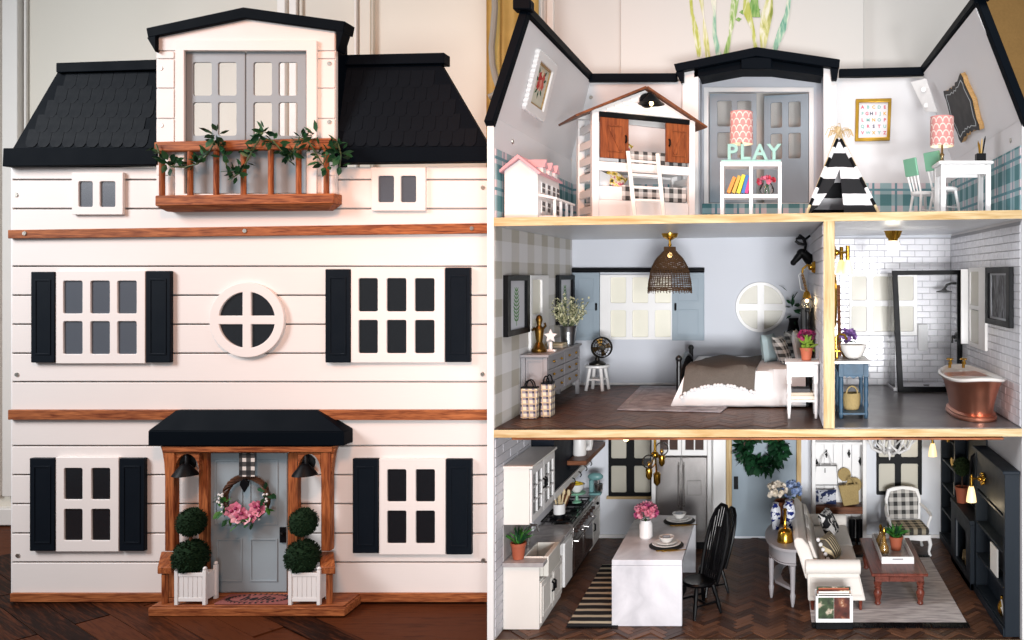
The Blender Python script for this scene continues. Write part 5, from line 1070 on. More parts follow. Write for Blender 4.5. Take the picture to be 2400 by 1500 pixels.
thr = thing('throw_blanket', 'brown knitted throw with white pompom edge draped over the bed corner', 'blanket', (-.16,.38,bz))
vs = []; nx, ny = 22, 22
for j in range(ny+1):
    for i in range(nx+1):
        u, v = i/nx, j/ny; ln = .30; xx = -.240+.195*u+.020*v*(1-u)+.02*v; s = v*.34-.055+.020*math.sin(u*3.0)*(1-v); k_ = by0+s
        if s < 0: y = by0-.006+.36*s*1.1; z = bz+s*1.1+.004
        else: y = by0+s; z = bz+.0085+.004*math.sin(u*9+v*5)+.006*math.exp(-((s-.2)/.08)**2)*math.sin(u*3)
        xo = -.228
        if xx < xo: z -= (xo-xx)*.8
        vs.append(V3(xx,y,z))
n0 = len(vs); vs += [p+V3(0,.0005,-.004) for p in vs]; fs = []
for j in range(ny):
    for i in range(nx): q_ = (j*(nx+1)+i,j*(nx+1)+i+1,(j+1)*(nx+1)+i+1,(j+1)*(nx+1)+i); fs += [q_, tuple(k+n0 for k in reversed(q_))]
per = list(range(nx+1))+[j*(nx+1)+nx for j in range(1,ny+1)]+[ny*(nx+1)+i for i in range(nx-1,-1,-1)]+[j*(nx+1) for j in range(ny-1,0,-1)]
fs += [(per[k],per[(k+1)%len(per)],per[(k+1)%len(per)]+n0,per[k]+n0) for k in range(len(per))]
part('blanket', MB().add(vs,fs), fabric('taupe knit','#605a54',.3,260,.95,.8), thr, 0, smooth=60)
pm = mesh_of('pompom', MB().ball((0,0,0),.0056,n=8,m=6), m_cloth)
for k in range(17): p = vs[round(k*nx/16)]; piece('pompom', pm, thr, p+V3(0,-.005,-.005)-OFF[thr.name])
cushion('cushion','round pale blue cushion upright on the bed',V3(X(1803,.50),.50,-.214),.040,.014,.042,paint('pale blue cloth','#9fb0b4',.8,.08),(-8,0,62),puff=.35)
cushion('cushion','black and white gingham cushion leaning on the bed',V3(X(1833,.44),.44,-.213),.040,.014,.042,gingham('gingham cushion','#0d0e11','#d8d6d4',.020,('y','z')),(-24,0,70))
cushion('cushion','black and white gingham cushion farther back on the bed',V3(X(1856,.52),.54,-.207),.040,.014,.044,gingham('gingham cushion','#0d0e11','#d8d6d4',.020,('y','z')),(-14,0,72))
cushion('cushion','white pillow against the black headboard',V3(.076,.46,-.202),.05,.012,.046,m_cloth,(-10,0,84))
# nightstand and what stands on it
nx0, nx1, ny0, ny1, nz = X(1844,.118), X(1924,.118)-.006, .118, .205, Z(848,.118)
ns = thing('nightstand', 'white nightstand with an open shelf beside the partition wall', 'nightstand', ((nx0+nx1)/2,(ny0+ny1)/2,zm2))
part('top', MB().box(nx0-.004,nx1+.003,ny0-.005,ny1,nz-.006,nz), m_white, ns, .0015); part('drawer_box', MB().box(nx0+.004,nx1-.004,ny0+.004,ny1-.004,nz-.038,nz-.0065), m_white, ns, .0008)
part('drawer', MB().box(nx0+.013,nx1-.013,ny0+.0015,ny0+.0038,nz-.036,nz-.010), m_white, ns, .0006)
for x in (nx0+.006,nx1-.006):
    for y in (ny0+.006,ny1-.006): part('leg', MB().box(x-.0055,x+.0055,y-.0055,y+.0055,nz-.055,nz-.0068).lathe([(.003,0),(.0042,.02),(.0055,.05),(.004,.058),(.0058,.064),(.0045,nz-.056-zm2)], (x,y,zm2+.0003), 10), m_white, ns, .0005)
shz = Z(938,.118); part('shelf_board', MB().box(nx0+.002,nx1-.002,ny0+.002,ny1-.002,shz-.005,shz), m_white, ns)
for i, (c_k, h, w_) in enumerate((('#d2c6b4',.009,.062),('#b9ab98',.008,.058),('#2d2a2c',.009,.050))):
    z = shz+.0004+(0,.0094,.0178)[i]; one('book', MB().box(nx0+.009,nx0+.009+w_,ny0+.008,ny0+.058,z,z+h), paint('book cover', c_k, .6, .1), ['cream book at the bottom of','tan book in the middle of','dark book on top of'][i]+' the stack inside the white nightstand', 'book', 'books in the nightstand', .0008)
def potted(label, c, rt, rb, h, name='potted_plant', cat='potted plant'):
    o = thing(name, label, cat, c); part('pot', MB().lathe([(rb,.0004),(rt*.93,h*.8),(rt,h*.8),(rt*1.03,h),(rt*.88,h),(rt*.85,h*.86),(.002,h*.86)], c, 20), m_terra, o, 0); return o
c = V3(X(1890,.15),.150,nz+.0004); fp = potted('terracotta pot of magenta flowers on the white nightstand', c, .0165, .012, .032)
blooms(fp, c+V3(0,0,.062), 16, .019, .010, [m_magenta, paint('plum petal','#6f1646',.6,.3)], .5)
scatter_leaves(fp, [c+V3(0,0,.030),c+V3(0,0,.045)], [mesh_of('leaf', MB().leaf((0,0,0),(1,0,0),.024,.009), paint('yellow green leaf','#7d9a36',.5,.3,60))], 30, .008, .6, 1.1, .9)
# deer head, wall light and trailing plant on the partition
c = V3(xp0-.002,.50,.045); dh = thing('deer_head', 'matt black deer head mounted high on the partition wall', 'wall sculpture', c)
c = c+V3(0,0,-.002)
mb = MB().tube([c+V3(.0,0,-.004),c+V3(-.016,0,.010),c+V3(-.030,-.002,.026)],[.020,.015,.012],10).ball(c+V3(-.030,-.002,.022),.013,1.3,1,1).tube([c+V3(-.030,-.002,.024),c+V3(-.046,-.002,.006),c+V3(-.056,-.002,-.006)],[.012,.010,.008],10).ball(c+V3(-.056,-.002,-.006),.009)
part('head', mb, m_black, dh, 0)
for s in (-1,1):
    part('antler', MB().tube([c+V3(-.022,s*.006,.032),c+V3(-.020,s*.018,.048),c+V3(-.026,s*.026,.064),c+V3(-.040,s*.024,.074)],.0042,6).tube([c+V3(-.021,s*.016,.046),c+V3(-.040,s*.022,.050),c+V3(-.050,s*.022,.058)],.0036,6).tube([c+V3(-.024,s*.024,.060),c+V3(-.008,s*.028,.072)],.0034,6).tube([c+V3(-.028,s*.026,.066),c+V3(-.048,s*.02,.064)],.0032,6), m_black, dh, 0)
    part('ear', MB().leaf(c+V3(-.020,s*.010,.026),(-.1,s,.5),.020,.012,(1,0,0)), m_black, dh, 0)
c = V3(xp0-.002,.345,.022); wl2 = thing('wall_light', 'gold wall light with a glass globe on a chain beside the bed', 'wall light', c)
part('back_plate', MB().cyl(c, c+V3(-.010,0,0), .018, .014, 18).ball(c+V3(-.012,0,0),.009), m_gold, wl2, .001)
part('arm', MB().tube([c+V3(-.008,0,0),c+V3(-.022,0,.006),c+V3(-.034,0,-.004),c+V3(-.036,0,-.016)],.0034,8), m_gold, wl2, 0)
gc = V3(X(1891,.345),.345,Z(712,.345)); tp_ = c+V3(-.036,0,-.016); mb = MB()
for k in range(12):
    p = tp_.lerp(gc+V3(0,0,.03), (k+.5)/12); mb.tube([p+V3(.0030*math.cos(t) if k%2 else 0, 0 if k%2 else .0030*math.cos(t), .0052*math.sin(t)) for t in (2*math.pi*q_/8 for q_ in range(8))], .0010, 4, True)
part('chain', mb, m_gold, wl2, 0, kind='stuff'); part('cord', MB().tube([tp_+V3(.006,0,.010),tp_+V3(-.010,0,-.006),tp_.lerp(gc,.55)+V3(-.010,0,0),gc+V3(0,0,.032)],.0013,5), m_cloth, wl2, 0)
part('cap', MB().lathe([(.003,.036),(.008,.032),(.011,.022),(.0125,.016)], gc, 14), m_gold, wl2, 0)
part('globe', MB().ball(gc,.0185,n=20,m=14), m_clear, wl2, 0); part('bulb', MB().ball(gc+V3(0,0,.008),.0050), m_hot, wl2, 0)
for k in range(6): t = k*1.05; part('crystal', MB().ball(gc+V3(.0195*math.cos(t),.0195*math.sin(t),-.006-.004*(k%2)),.0032,n=6,m=4), m_clear, wl2, 0)
lamp('globe_light','POINT',gc+V3(0,0,.008),None,.34,(1,.74,.42),shadow_soft_size=.006)
c = V3(.072,.735,Z2+.0028); vp = thing('floor_vase', 'tall black vase of dark leaves in the corner behind the bed', 'vase', c)
part('vase', MB().lathe([(.018,.0004),(.024,.08),(.022,.17),(.014,.21),(.017,.22),(.012,.219)], c, 18), m_black, vp, 0)
scatter_leaves(vp, [c+V3(0,0,.22),c+V3(-.012,0,.30)], [mesh_of('leaf', MB().leaf((0,0,0),(1,0,0),.055,.02), m) for m in (m_green, leafm[1].materials[0])], 14, .012, .35, .7, .6)
# wicker pendant
c = V3(X(1570,.46),.46,.1215); pd = thing('pendant_lamp', 'woven wicker pendant lamp on a brass ceiling rose over the bedroom', 'pendant lamp', c)
part('ceiling_rose', MB().lathe([(.003,-.022),(.010,-.018),(.021,-.012),(.024,-.003),(.024,-.0002)], c, 20), m_gold, pd, 0)
part('rod', MB().cyl(c+V3(0,0,-.02),c+V3(0,0,-.05),.0032).ball(c+V3(0,0,-.034),.0055), m_gold, pd, 0)
pr = [(.016,.082),(.017,.070),(.024,.062),(.034,.052),(.043,.040),(.050,.026),(.055,.012),(.058,-.004),(.061,-.020),(.0625,-.036),(.063,-.046)]
def prr(z):
    for (a,za_),(b,zb_) in zip(pr,pr[1:]):
        if zb_ <= z <= za_: return a+(b-a)*(za_-z)/(za_-zb_)
    return pr[-1][0]
part('collar', MB().lathe([(.0165,.078),(.0175,.066)], (c.x,c.y,0), 20, False), m_wicker, pd, 0)
mb = MB(); z = .068; rnd = random.Random(2)
while z > -.047:
    r_ = prr(z); ph = rnd.random()*6; dense = .0030 if z > .018 or z < -.030 else .0052
    mb.tube([V3(c.x+(r_+.0011*math.sin(22*t+ph))*math.cos(t), c.y+(r_+.0011*math.sin(22*t+ph))*math.sin(t), z+.0009*math.sin(11*t+ph)) for t in (2*math.pi*k/44 for k in range(44))], .00125, 4, True); z -= dense
for k in range(44):
    t = 2*math.pi*k/44; mb.tube([V3(c.x+r_*math.cos(t+.05*math.sin(i)),c.y+r_*math.sin(t+.05*math.sin(i)),z_) for i,(r_,z_) in enumerate(pr)]+[V3(c.x+.0635*math.cos(t),c.y+.0635*math.sin(t),-.046-rnd.uniform(.002,.007))], .00105, 4)
part('woven_shade', mb, m_wicker, pd, 0, kind='stuff')
part('bulb', MB().ball(V3(c.x,c.y,.058),.007), m_hot, pd, 0); lamp('pendant_light','POINT',(c.x,c.y,.045),None,.05,(1,.76,.46),shadow_soft_size=.008)
# ------------------------------------------------------------------ middle floor: bathroom
zb_ = Z2+.0028
c = V3(X(2093,.36),.36,.1225); cl = thing('ceiling_lamp', 'brass ceiling lamp with a lit white globe over the bathroom', 'ceiling lamp', c)
part('canopy', MB().lathe([(.012,-.030),(.014,-.022),(.020,-.016),(.023,-.006),(.026,-.0002)], c, 22), m_gold, cl, 0); gc2 = c+V3(0,0,-.042); part('globe', MB().ball(gc2,.0195,n=20,m=14), m_globe, cl, 0)
lamp('globe_light','POINT',gc2+V3(0,0,-.024),None,.42,(1,.93,.82),shadow_soft_size=.02)
c = V3(xp1+.0006,.075,Z(592,.075)); ws = thing('wall_light', 'brass wall light with two lit white shades in the bathroom', 'wall light', c)
part('back_plate', MB().cyl(c, c+V3(.008,0,0), .019, .016, 20).ball(c+V3(.010,0,0),.008), m_gold, ws, .001)
for px, yy in ((1972,.135),(1987,.060)):
    s = V3(X(px,yy),yy,Z(613,yy)); part('arm', MB().tube([c+V3(.008,0,0),V3(s.x,s.y,c.z),V3(s.x,s.y,c.z+.012)],.0030,8).cyl(V3(s.x,s.y,c.z+.016),s+V3(0,0,.004),.0052,n=10), m_gold, ws, 0)
    part('shade', MB().lathe([(.006,.004),(.009,-.004),(.0125,-.022),(.0135,-.030),(.012,-.030),(.008,-.006)], s, 16), m_bulb, ws, 0)
    lamp('shade_light','POINT',s+V3(0,0,-.038),None,.012,(1,.84,.6),shadow_soft_size=.01)
vx0, vx1, vy0, vy1, vz = X(1966,.118), X(2036,.118), .118, .25, Z(846,.118)
m_bluev = paint('distressed blue paint', '#2f5068', .55, .5, 90, .3)
vn = thing('vanity', 'blue washstand with a pale marble top and lower shelf', 'washstand', ((vx0+vx1)/2,(vy0+vy1)/2,zb_))
part('top', MB().box(vx0-.012,vx1+.006,vy0-.006,vy1+.006,vz-.007,vz), m_counter, vn, .001)
part('apron', MB().box(vx0+.004,vx1-.004,vy0+.004,vy1-.004,vz-.036,vz-.0075), m_bluev, vn, .0008)
part('apron_scallop', MB().prism([(vx0+.012,vz-.036),(vx1-.012,vz-.036),(vx1-.020,vz-.043),((vx0+vx1)/2+.01,vz-.039),((vx0+vx1)/2,vz-.045),((vx0+vx1)/2-.01,vz-.039),(vx0+.020,vz-.043)], 'y', vy0+.004, vy0+.008), m_bluev, vn, .0005)
for x in (vx0+.006,vx1-.006):
    for y in (vy0+.006,vy1-.006): part('leg', MB().box(x-.006,x+.006,y-.006,y+.006,vz-.040,vz-.0078).lathe([(.0045,0),(.006,.012),(.004,.022),(.0062,.034),(.0045,.050),(.0062,.064),(.0048,.078),(.0062,.086),(.005,vz-.041-zb_)], (x,y,zb_+.0003), 12), m_bluev, vn, .0005)
vs_ = Z(968,.118); part('shelf_board', MB().box(vx0+.001,vx1-.001,vy0+.001,vy1-.001,vs_-.005,vs_), m_bluev, vn)
c = V3((vx0+vx1)/2,.178,vs_+.0004); bs = thing('basket', 'small straw basket on the lower shelf of the blue washstand', 'basket', c)
part('basket', MB().lathe([(.018,0),(.022,.012),(.0235,.030),(.022,.042),(.020,.042),(.0215,.030),(.017,.003)], c, 20), m_straw, bs, 0); part('handle', MB().tube([c+V3(.014*math.cos(t),-.014,.042+.018*math.sin(t)) for t in (math.pi*k/10 for k in range(11))],.0022,6), m_straw, bs, 0)
c = V3(X(2000,.165),.165,vz+.0004); one('wash_basin', MB().lathe([(.012,0),(.022,.008),(.030,.022),(.0335,.036),(.0325,.037),(.028,.024),(.018,.010),(.002,.007)], c, 28), paint('white ceramic','#e3dfda',.15,.02,10,0), 'white ceramic bowl basin on the blue washstand', 'basin', bev=0)
one('faucet', MB().cyl((vx0-.001,.19,vz+.0004),(vx0-.001,.19,vz+.055),.0045).tube([(vx0-.001,.19,vz+.05),(vx0+.006,.188,vz+.062),(vx0+.020,.184,vz+.060),(vx0+.026,.182,vz+.048)],.0035,8).cyl((vx0-.001,.17,vz+.0004),(vx0-.001,.17,vz+.018),.004).cyl((vx0-.008,.17,vz+.02),(vx0+.008,.17,vz+.02),.0025), m_gold, 'tall brass faucet behind the bowl basin', 'faucet', bev=0)
c = V3(X(1986,.235),.235,vz+.0004); pf = thing('flower_vase', 'gold pot of purple flowers at the back of the blue washstand', 'flower vase', c)
part('vase', MB().lathe([(.013,0),(.017,.014),(.016,.030),(.012,.030),(.012,.004)], c, 18), m_gold, pf, 0); blooms(pf, c+V3(0,0,.052), 22, .021, .010, [paint('purple petal','#6f4a88',.6,.3),paint('lilac petal','#8f6ba6',.6,.3)], .9, 4)
mo = V3(xp1+.001,.11,Z(705,.11)); mi = thing('mirror', 'oval gold rimmed mirror on the bathroom side of the partition', 'mirror', mo)
part('frame', MB().tube([mo+V3(.006,.045*math.cos(t),.062*math.sin(t)) for t in (2*math.pi*k/36 for k in range(36))],.0050,8,True), m_gold, mi, 0); part('glass', MB().lathe([(.001,.0),(.044,.0),(.044,.003),(.001,.003)],(0,0,0),32,True,1,1.38).ry(90).mv(mo.x+.003,mo.y,mo.z) if False else MB().prism([(mo.y+.044*math.cos(t),mo.z+.061*math.sin(t)) for t in (2*math.pi*k/32 for k in range(32))],'x',mo.x,mo.x+.004), metal('mirror','#d0d3d6',.03), mi, 0)
lt = thing('towel_ladder', 'brown wooden towel ladder leaning in the bathroom corner', 'ladder', V3(.205,.62,zb_))
for x in (.172,.212): part('rail', MB().hexa([V3(x-.005,.60,zb_+.0004),V3(x+.005,.60,zb_+.0004),V3(x+.007,.700,Z(668,.70)),V3(x-.003,.700,Z(668,.70)),V3(x-.005,.606,zb_+.0004),V3(x+.005,.606,zb_+.0004),V3(x+.007,.706,Z(668,.70)),V3(x-.003,.706,Z(668,.70))]), m_brown, lt, .001)
for f in (.25,.45,.65,.85): yy = .603+.1*f; zz = zb_+(Z(668,.70)-zb_)*f; part('rung', MB().cyl((.172,yy,zz),(.213,yy,zz),.004,n=8), m_brown, lt, 0)
# shower
sx0, sx1, sy0, stp = .374, XR-.0035, .615, .016; zs = zb_
shw = thing('shower', 'black framed glass shower enclosure in the tiled bathroom corner', 'shower', ((sx0+sx1)/2,(sy0+YB)/2,zs))
part('tray', MB().box(sx0+.002,sx1,sy0+.004,YB-.004,zs+.0004,zs+.010), m_tile, shw, .0015)
part('frame', MB().plate([(sx0+.014,zs+.0005),(sx1,zs+.0005),(sx1,stp),(sx0-.004,stp-.002)], [[(sx0+.030,zs+.016),(sx1-.015,zs+.016),(sx1-.015,stp-.014),(sx0+.013,stp-.016)]], sy0-.010, sy0+.003), m_black, shw, .0012)
part('glass', MB().box(sx0+.014,sx1-.008,sy0-.005,sy0-.003,zs+.012,stp-.010), m_clear, shw, 0)
part('glass', MB().box(sx0+.004,sx0+.006,sy0+.0045,YB-.008,zs+.012,stp-.008), m_clear, shw, 0)
part('frame', MB().box(sx0+.002,sx0+.009,sy0+.0035,YB-.008,zs+.0103,zs+.0118), m_steel, shw, .0003)
part('drain', MB().cyl((.49,.69,zs+.0102),(.49,.69,zs+.0125),.010,n=16), m_iron, shw, 0)
hp = V3(X(2213,.69),.69,Z(683,.69)); part('shower_arm', MB().tube([V3(XR-.004,.69,Z(664,.69)),V3(hp.x+.022,.69,Z(664,.69)),V3(hp.x+.008,.69,Z(668,.69)),hp+V3(0,0,.006)],.0042,8), m_black, shw, 0)
part('shower_head', MB().lathe([(.006,.008),(.010,.004),(.024,.001),(.026,-.003),(.002,-.004)], hp, 22), m_black, shw, 0)
vv = V3(XR-.0035,.68,Z(790,.68)); part('valve', MB().cyl(vv,vv+V3(-.006,0,0),.015,n=18).cyl(vv+V3(-.006,0,0),vv+V3(-.016,0,0),.006).tube([vv+V3(-.014,0,0),vv+V3(-.018,-.012,-.016)],.0035,6), m_black, shw, 0)
part('riser_rail', MB().cyl((X(2237,.74),.74,Z(715,.74)),(X(2237,.74),.74,Z(900,.74)),.0032), m_steel, shw, 0)
part('towel', MB().box(X(2152,YB-.02),X(2175,YB-.02),YB-.022,YB-.008,Z(822,YB-.02),Z(760,YB-.02)), m_cloth, shw, .003)
# framed print, copper tub
M = Matrix.Translation((XR-.0036,.168,-.054)) @ Matrix.Rotation(R(-90),4,'Z'); h, v = .115, .074
o = thing('picture_frame', 'black framed dark abstract print on the tiled bathroom wall', 'picture frame', M.translation)
part('frame', MB().plate([(-h,-v),(h,-v),(h,v),(-h,v)], [[(-h+.028,-v+.015),(h-.028,-v+.015),(h-.028,v-.015),(-h+.028,v-.015)]], -.012, -.0003).xf(M), m_black, o, .001)
part('mount', MB().plate([(-h+.027,-v+.014),(h-.027,-v+.014),(h-.027,v-.014),(-h+.027,v-.014)], [[(-h+.040,-v+.020),(h-.040,-v+.020),(h-.040,v-.020),(-h+.040,v-.020)]], -.006, -.0004).xf(M), paint('grey mount','#aeb0b5',.8), o, 0)
tt = NT('dark streaked print'); part('print', MB().box(-h+.039,h-.039,-.004,-.0005,-v+.019,v-.019).xf(M), tt.done(tt.ramp(tt.noise(30,5,tt.mapped((1,3,.5)),2), [(.4,hx('#2c2c30')),(.62,hx('#8d8f94'))]), .7), o, 0)
tc = V3(.513,.195,zb_+.0004); tub = thing('bathtub', 'freestanding copper bathtub with white enamel rim and inside', 'bathtub', tc)
def oval(levels, n=44):
    mb = MB(); vs = []
    for z, a, b, lift in levels:
        for i in range(n):
            t = 2*math.pi*i/n; cx_, sy_ = math.cos(t), math.sin(t); e = 2.4; cxx = math.copysign(abs(cx_)**(2/e),cx_); syy = math.copysign(abs(sy_)**(2/e),sy_)
            vs.append(V3(tc.x+a*cxx, tc.y+b*syy, tc.z+z+lift*abs(syy)**4))
    m_ = len(levels); fs = [(j*n+i,j*n+(i+1)%n,(j+1)*n+(i+1)%n,(j+1)*n+i) for j in range(m_-1) for i in range(n)]+[tuple(range(n-1,-1,-1)),tuple(range((m_-1)*n,m_*n))]
    return mb.add(vs,fs)
part('plinth', oval([(0,.055,.131,0),(.005,.056,.132,0),(.009,.0535,.128,0),(.012,.054,.129,0),(.016,.049,.121,0)]), m_copper, tub, 0, smooth=30)
part('body', oval([(.0162,.047,.118,0),(.03,.048,.122,0),(.055,.053,.132,0),(.080,.060,.145,.004),(.092,.066,.154,.010)]), m_copper, tub, 0, smooth=60)
part('rim', oval([(.0925,.0665,.156,.010),(.095,.0725,.163,.011),(.099,.0735,.164,.011),(.1015,.070,.160,.011),(.099,.062,.150,.010),(.070,.054,.134,.003),(.035,.045,.112,0),(.028,.030,.09,0)]), paint('white enamel','#e4dfda',.12,.02,10,0), tub, 0, smooth=60)
for px in (2226,2258):
    p = V3(X(px,.33),.33,tc.z+.104); part('tap', MB().cyl(p,p+V3(0,0,.018),.0042).tube([p+V3(0,0,.016),p+V3(0,-.012,.020),p+V3(0,-.018,.012)],.0034,6).cyl(p+V3(-.009,0,.024),p+V3(.009,0,.024),.0024), m_gold, tub, 0)
# ------------------------------------------------------------------ ground floor: kitchen
ZG = Z1+.0006; ZC = Z2-.0208
cf = -.555
kb = thing('sink_cabinet', 'white kitchen sink cabinet with marble top nearest the front left wall', 'kitchen cabinet', (-.60,.165,ZG))
part('carcass', MB().box(XL+.003,cf-.004,.06,.27,ZG,-.742), m_cream, kb, .001)
part('side_panel', MB().box(XL+.003,cf-.004,.058,.0598,ZG,-.7025), m_cream, kb, .0006)
cy0, cy1, sx_0, sx_1, sy_0, sy_1 = .050,.268,-.606,-.563,.090,.205
for b in ((XL+.003,cf+.008,cy0,sy_0),(XL+.003,cf+.008,sy_1,cy1),(XL+.003,sx_0,sy_0+.0002,sy_1-.0002)): part('worktop', MB().box(b[0],b[1],b[2],b[3],-.702,-.692), m_counter, kb, .0008)
sk = part('sink', MB().box(sx_0+.0003,sx_0+.004,sy_0,sy_1,-.738,-.689).box(cf-.002,cf+.010,sy_0,sy_1,-.738,-.689).box(sx_0+.0043,cf-.0023,sy_0,sy_0+.004,-.738,-.689).box(sx_0+.0043,cf-.0023,sy_1-.004,sy_1,-.738,-.689).box(sx_0+.0043,cf-.0023,sy_0+.0043,sy_1-.0043,-.738,-.733), paint('white sink','#e6e1d8',.2,.03,10,0), kb, .0012)
part('filler', MB().box(cf-.004,cf-.0005,.0605,.268,-.7415,-.7025), m_cream, kb, .0005) if False else None
def cabdoor(parent, x, y0, y1, z0, z1, hy=None, mat=None, panes=0):
    m = mat or m_white
    if panes:
        hol = []; n, r_ = 2, 3; iw = (y1-y0-.024)
        for i in range(n):
            for j in range(r_): hol.append([(y0+.012+iw*i/n+.002, z0+.014+(z1-z0-.028)*j/r_+.002),(y0+.012+iw*(i+1)/n-.002, z0+.014+(z1-z0-.028)*j/r_+.002),(y0+.012+iw*(i+1)/n-.002, z0+.014+(z1-z0-.028)*(j+1)/r_-.002),(y0+.012+iw*i/n+.002, z0+.014+(z1-z0-.028)*(j+1)/r_-.002)])
        Mx = Matrix(((0,-1,0,0),(1,0,0,0),(0,0,1,0),(0,0,0,1)))
        d = part('door', MB().plate([(y0,z0),(y1,z0),(y1,z1),(y0,z1)], hol, -x-.005, -x).xf(Mx), m, parent, .0008)
        for h in hol: part('pane', MB().box(x-.0005,x+.0012,h[0][0]-.001,h[1][0]+.001,h[0][1]-.001,h[2][1]+.001), m_paned, d, 0)
    else:
        d = part('door', MB().box(x,x+.004,y0,y1,z0,z1), m, parent, .0008)
        Mx = Matrix(((0,-1,0,0),(1,0,0,0),(0,0,1,0),(0,0,0,1)))
        part('panel', MB().plate([(y0+.010,z0+.012),(y1-.010,z0+.012),(y1-.010,z1-.012),(y0+.010,z1-.012)], [[(y0+.014,z0+.017),(y1-.014,z0+.017),(y1-.014,z1-.017),(y0+.014,z1-.017)]], -x-.0058, -x-.0041).xf(Mx), m, d, .0005)
    if hy:
        zc_ = (z0+z1)/2+.008; part('handle', MB().tube([(x+.005,hy,zc_+.012),(x+.011,hy,zc_+.009),(x+.011,hy,zc_-.009),(x+.005,hy,zc_-.012)],.0026,6), m_black, d, 0)
for y0, y1, hy in ((.064,.163,.155),(.166,.265,.174)): cabdoor(kb, cf-.0038, y0, y1, ZG+.012, -.745, hy, m_cream)
part('tap', MB().tube([(-.622,.185,-.691),(-.622,.185,-.655),(-.614,.185,-.640),(-.600,.185,-.640),(-.594,.185,-.655)],.0036,8).cyl((-.622,.165,-.691),(-.622,.165,-.675),.0034), m_steel, kb, 0)
dw = thing('dishwasher', 'white dishwasher front between the sink cabinet and the range', 'dishwasher', (-.60,.315,ZG))
part('body', MB().box(XL+.003,cf-.002,.272,.360,ZG+.018,-.7025), m_white, dw, .001); part('door', MB().box(cf-.0015,cf+.006,.274,.358,ZG+.022,-.715), m_white, dw, .0015); part('worktop', MB().box(XL+.003,cf+.008,.2705,.3605,-.702,-.692), m_counter, dw, .0008); part('plinth', MB().box(XL+.003,cf-.012,.272,.360,ZG,ZG+.0175), m_black, dw, 0)
rg_ = thing('range_cooker', 'wide steel range cooker with two oven doors along the left wall', 'cooker', (-.60,.50,ZG))
m_oven = paint('brown oven glass', '#3f2f2b', .12, .1); m_rangew = paint('range enamel','#b9b1a9',.25,.05)
part('body', MB().box(XL+.003,cf-.001,.3625,.640,ZG+.012,-.700), m_rangew, rg_, .001); part('cooktop', MB().box(XL+.003,cf+.006,.3625,.640,-.6995,-.691), m_steel, rg_, .001)
part('plinth', MB().box(XL+.003,cf-.006,.3625,.640,ZG,ZG+.0115), m_black, rg_, 0)
part('control_panel', MB().box(cf-.0005,cf+.009,.3635,.639,-.726,-.7), m_steel, rg_, .001)
for k in range(8): y = .385+.033*k; part('knob', MB().cyl((cf+.0092,y,-.713),(cf+.016,y,-.713),.0058,.005,12), m_oven, rg_, .0005)
for y0, y1 in ((.368,.498),(.505,.635)):
    d = part('oven_door', MB().box(cf-.0005,cf+.005,y0,y1,ZG+.02,-.730), m_steel, rg_, .001); part('glass', MB().box(cf+.0052,cf+.0065,y0+.014,y1-.014,ZG+.034,-.752), m_oven, d, .0005)
    part('handle', MB().tube([(cf+.005,y0+.012,-.741),(cf+.015,y0+.012,-.741),(cf+.015,y1-.012,-.741),(cf+.005,y1-.012,-.741)],.0032,8), m_steel, d, 0)
for y in (.41,.50,.59):
    for x in (-.615,-.578):
        b = part('burner', MB().cyl((x,y,-.6908),(x,y,-.687),.011,.009,14), m_black, rg_, 0)
        for t in (0,math.pi/2): part('grate', MB().box(-.017,.017,-.0016,.0016,-.686,-.6825).rz(math.degrees(t)).mv(x,y,0), m_black, b, .0005)
    part('grate_frame', MB().plate([(-.641,y-.04),(-.556,y-.04),(-.556,y+.04),(-.641,y+.04)],[[(-.637,y-.036),(-.560,y-.036),(-.560,y+.036),(-.637,y+.036)]],.6835,.6865).xf(Matrix(((1,0,0,0),(0,0,1,0),(0,-1,0,0),(0,0,0,1)))), m_black, rg_, 0)
ec = thing('end_cabinet', 'white base cabinet with black handle at the far end of the kitchen run', 'kitchen cabinet', (-.60,.71,ZG))
part('carcass', MB().box(XL+.003,cf-.004,.643,.774,ZG,-.7025), m_cream, ec, .001); part('worktop', MB().box(XL+.003,cf+.008,.641,.776,-.702,-.692), m_counter, ec, .0008); cabdoor(ec, cf-.0038, .647, .770, ZG+.012, -.745, .66, m_cream); part('drawer', MB().box(cf-.0038,cf,.647,.770,-.742,-.706), m_cream, ec, .0008); part('knob', MB().ball((cf+.005,.708,-.724),.005,n=8,m=6), m_black, ec, 0)
uc = thing('wall_cabinet', 'white wall cabinet with glazed doors above the sink', 'kitchen cabinet', (-.61,.17,-.603))
part('carcass', MB().box(XL+.003,-.5835,.060,.285,-.603,-.4665), m_cream, uc, .001); part('cornice', MB().box(XL+.003,-.574,.054,.291,-.4663,-.460), m_cream, uc, .001)
for y0, y1, hy in ((.063,.171,.163),(.174,.282,.182)): cabdoor(uc, -.5832, y0, y1, -.600, -.470, hy, m_white, 1)
for y in (.12,.23): part('shelf_item', MB().cyl((-.582,y,-.598),(-.582,y,-.598+.001),.001), m_terra, uc, 0) if False else None
hd = thing('range_hood', 'navy black panelled hood above the range cooker', 'cooker hood', (-.61,.54,-.60))
part('hood', MB().box(XL+.002,-.586,.302,.776,-.586,ZC), m_navy, hd, .001); part('rail', MB().box(XL+.002,-.582,.300,.777,-.606,-.5863), m_white, hd, .001); part('splashback', MB().box(XL+.002,-.640,.300,.777,-.690,-.6065), m_tileb, hd, 0)
for y in (.50,.58,.66,.73): part('hook', MB().tube([(-.582,y,-.594),(-.576,y,-.596),(-.573,y,-.604),(-.577,y,-.610)],.0018,5), m_black, hd, 0)
part('splashback', MB().box(XL+.002,XL+.004,.06,.298,-.690,-.604), m_counter, hd, 0)
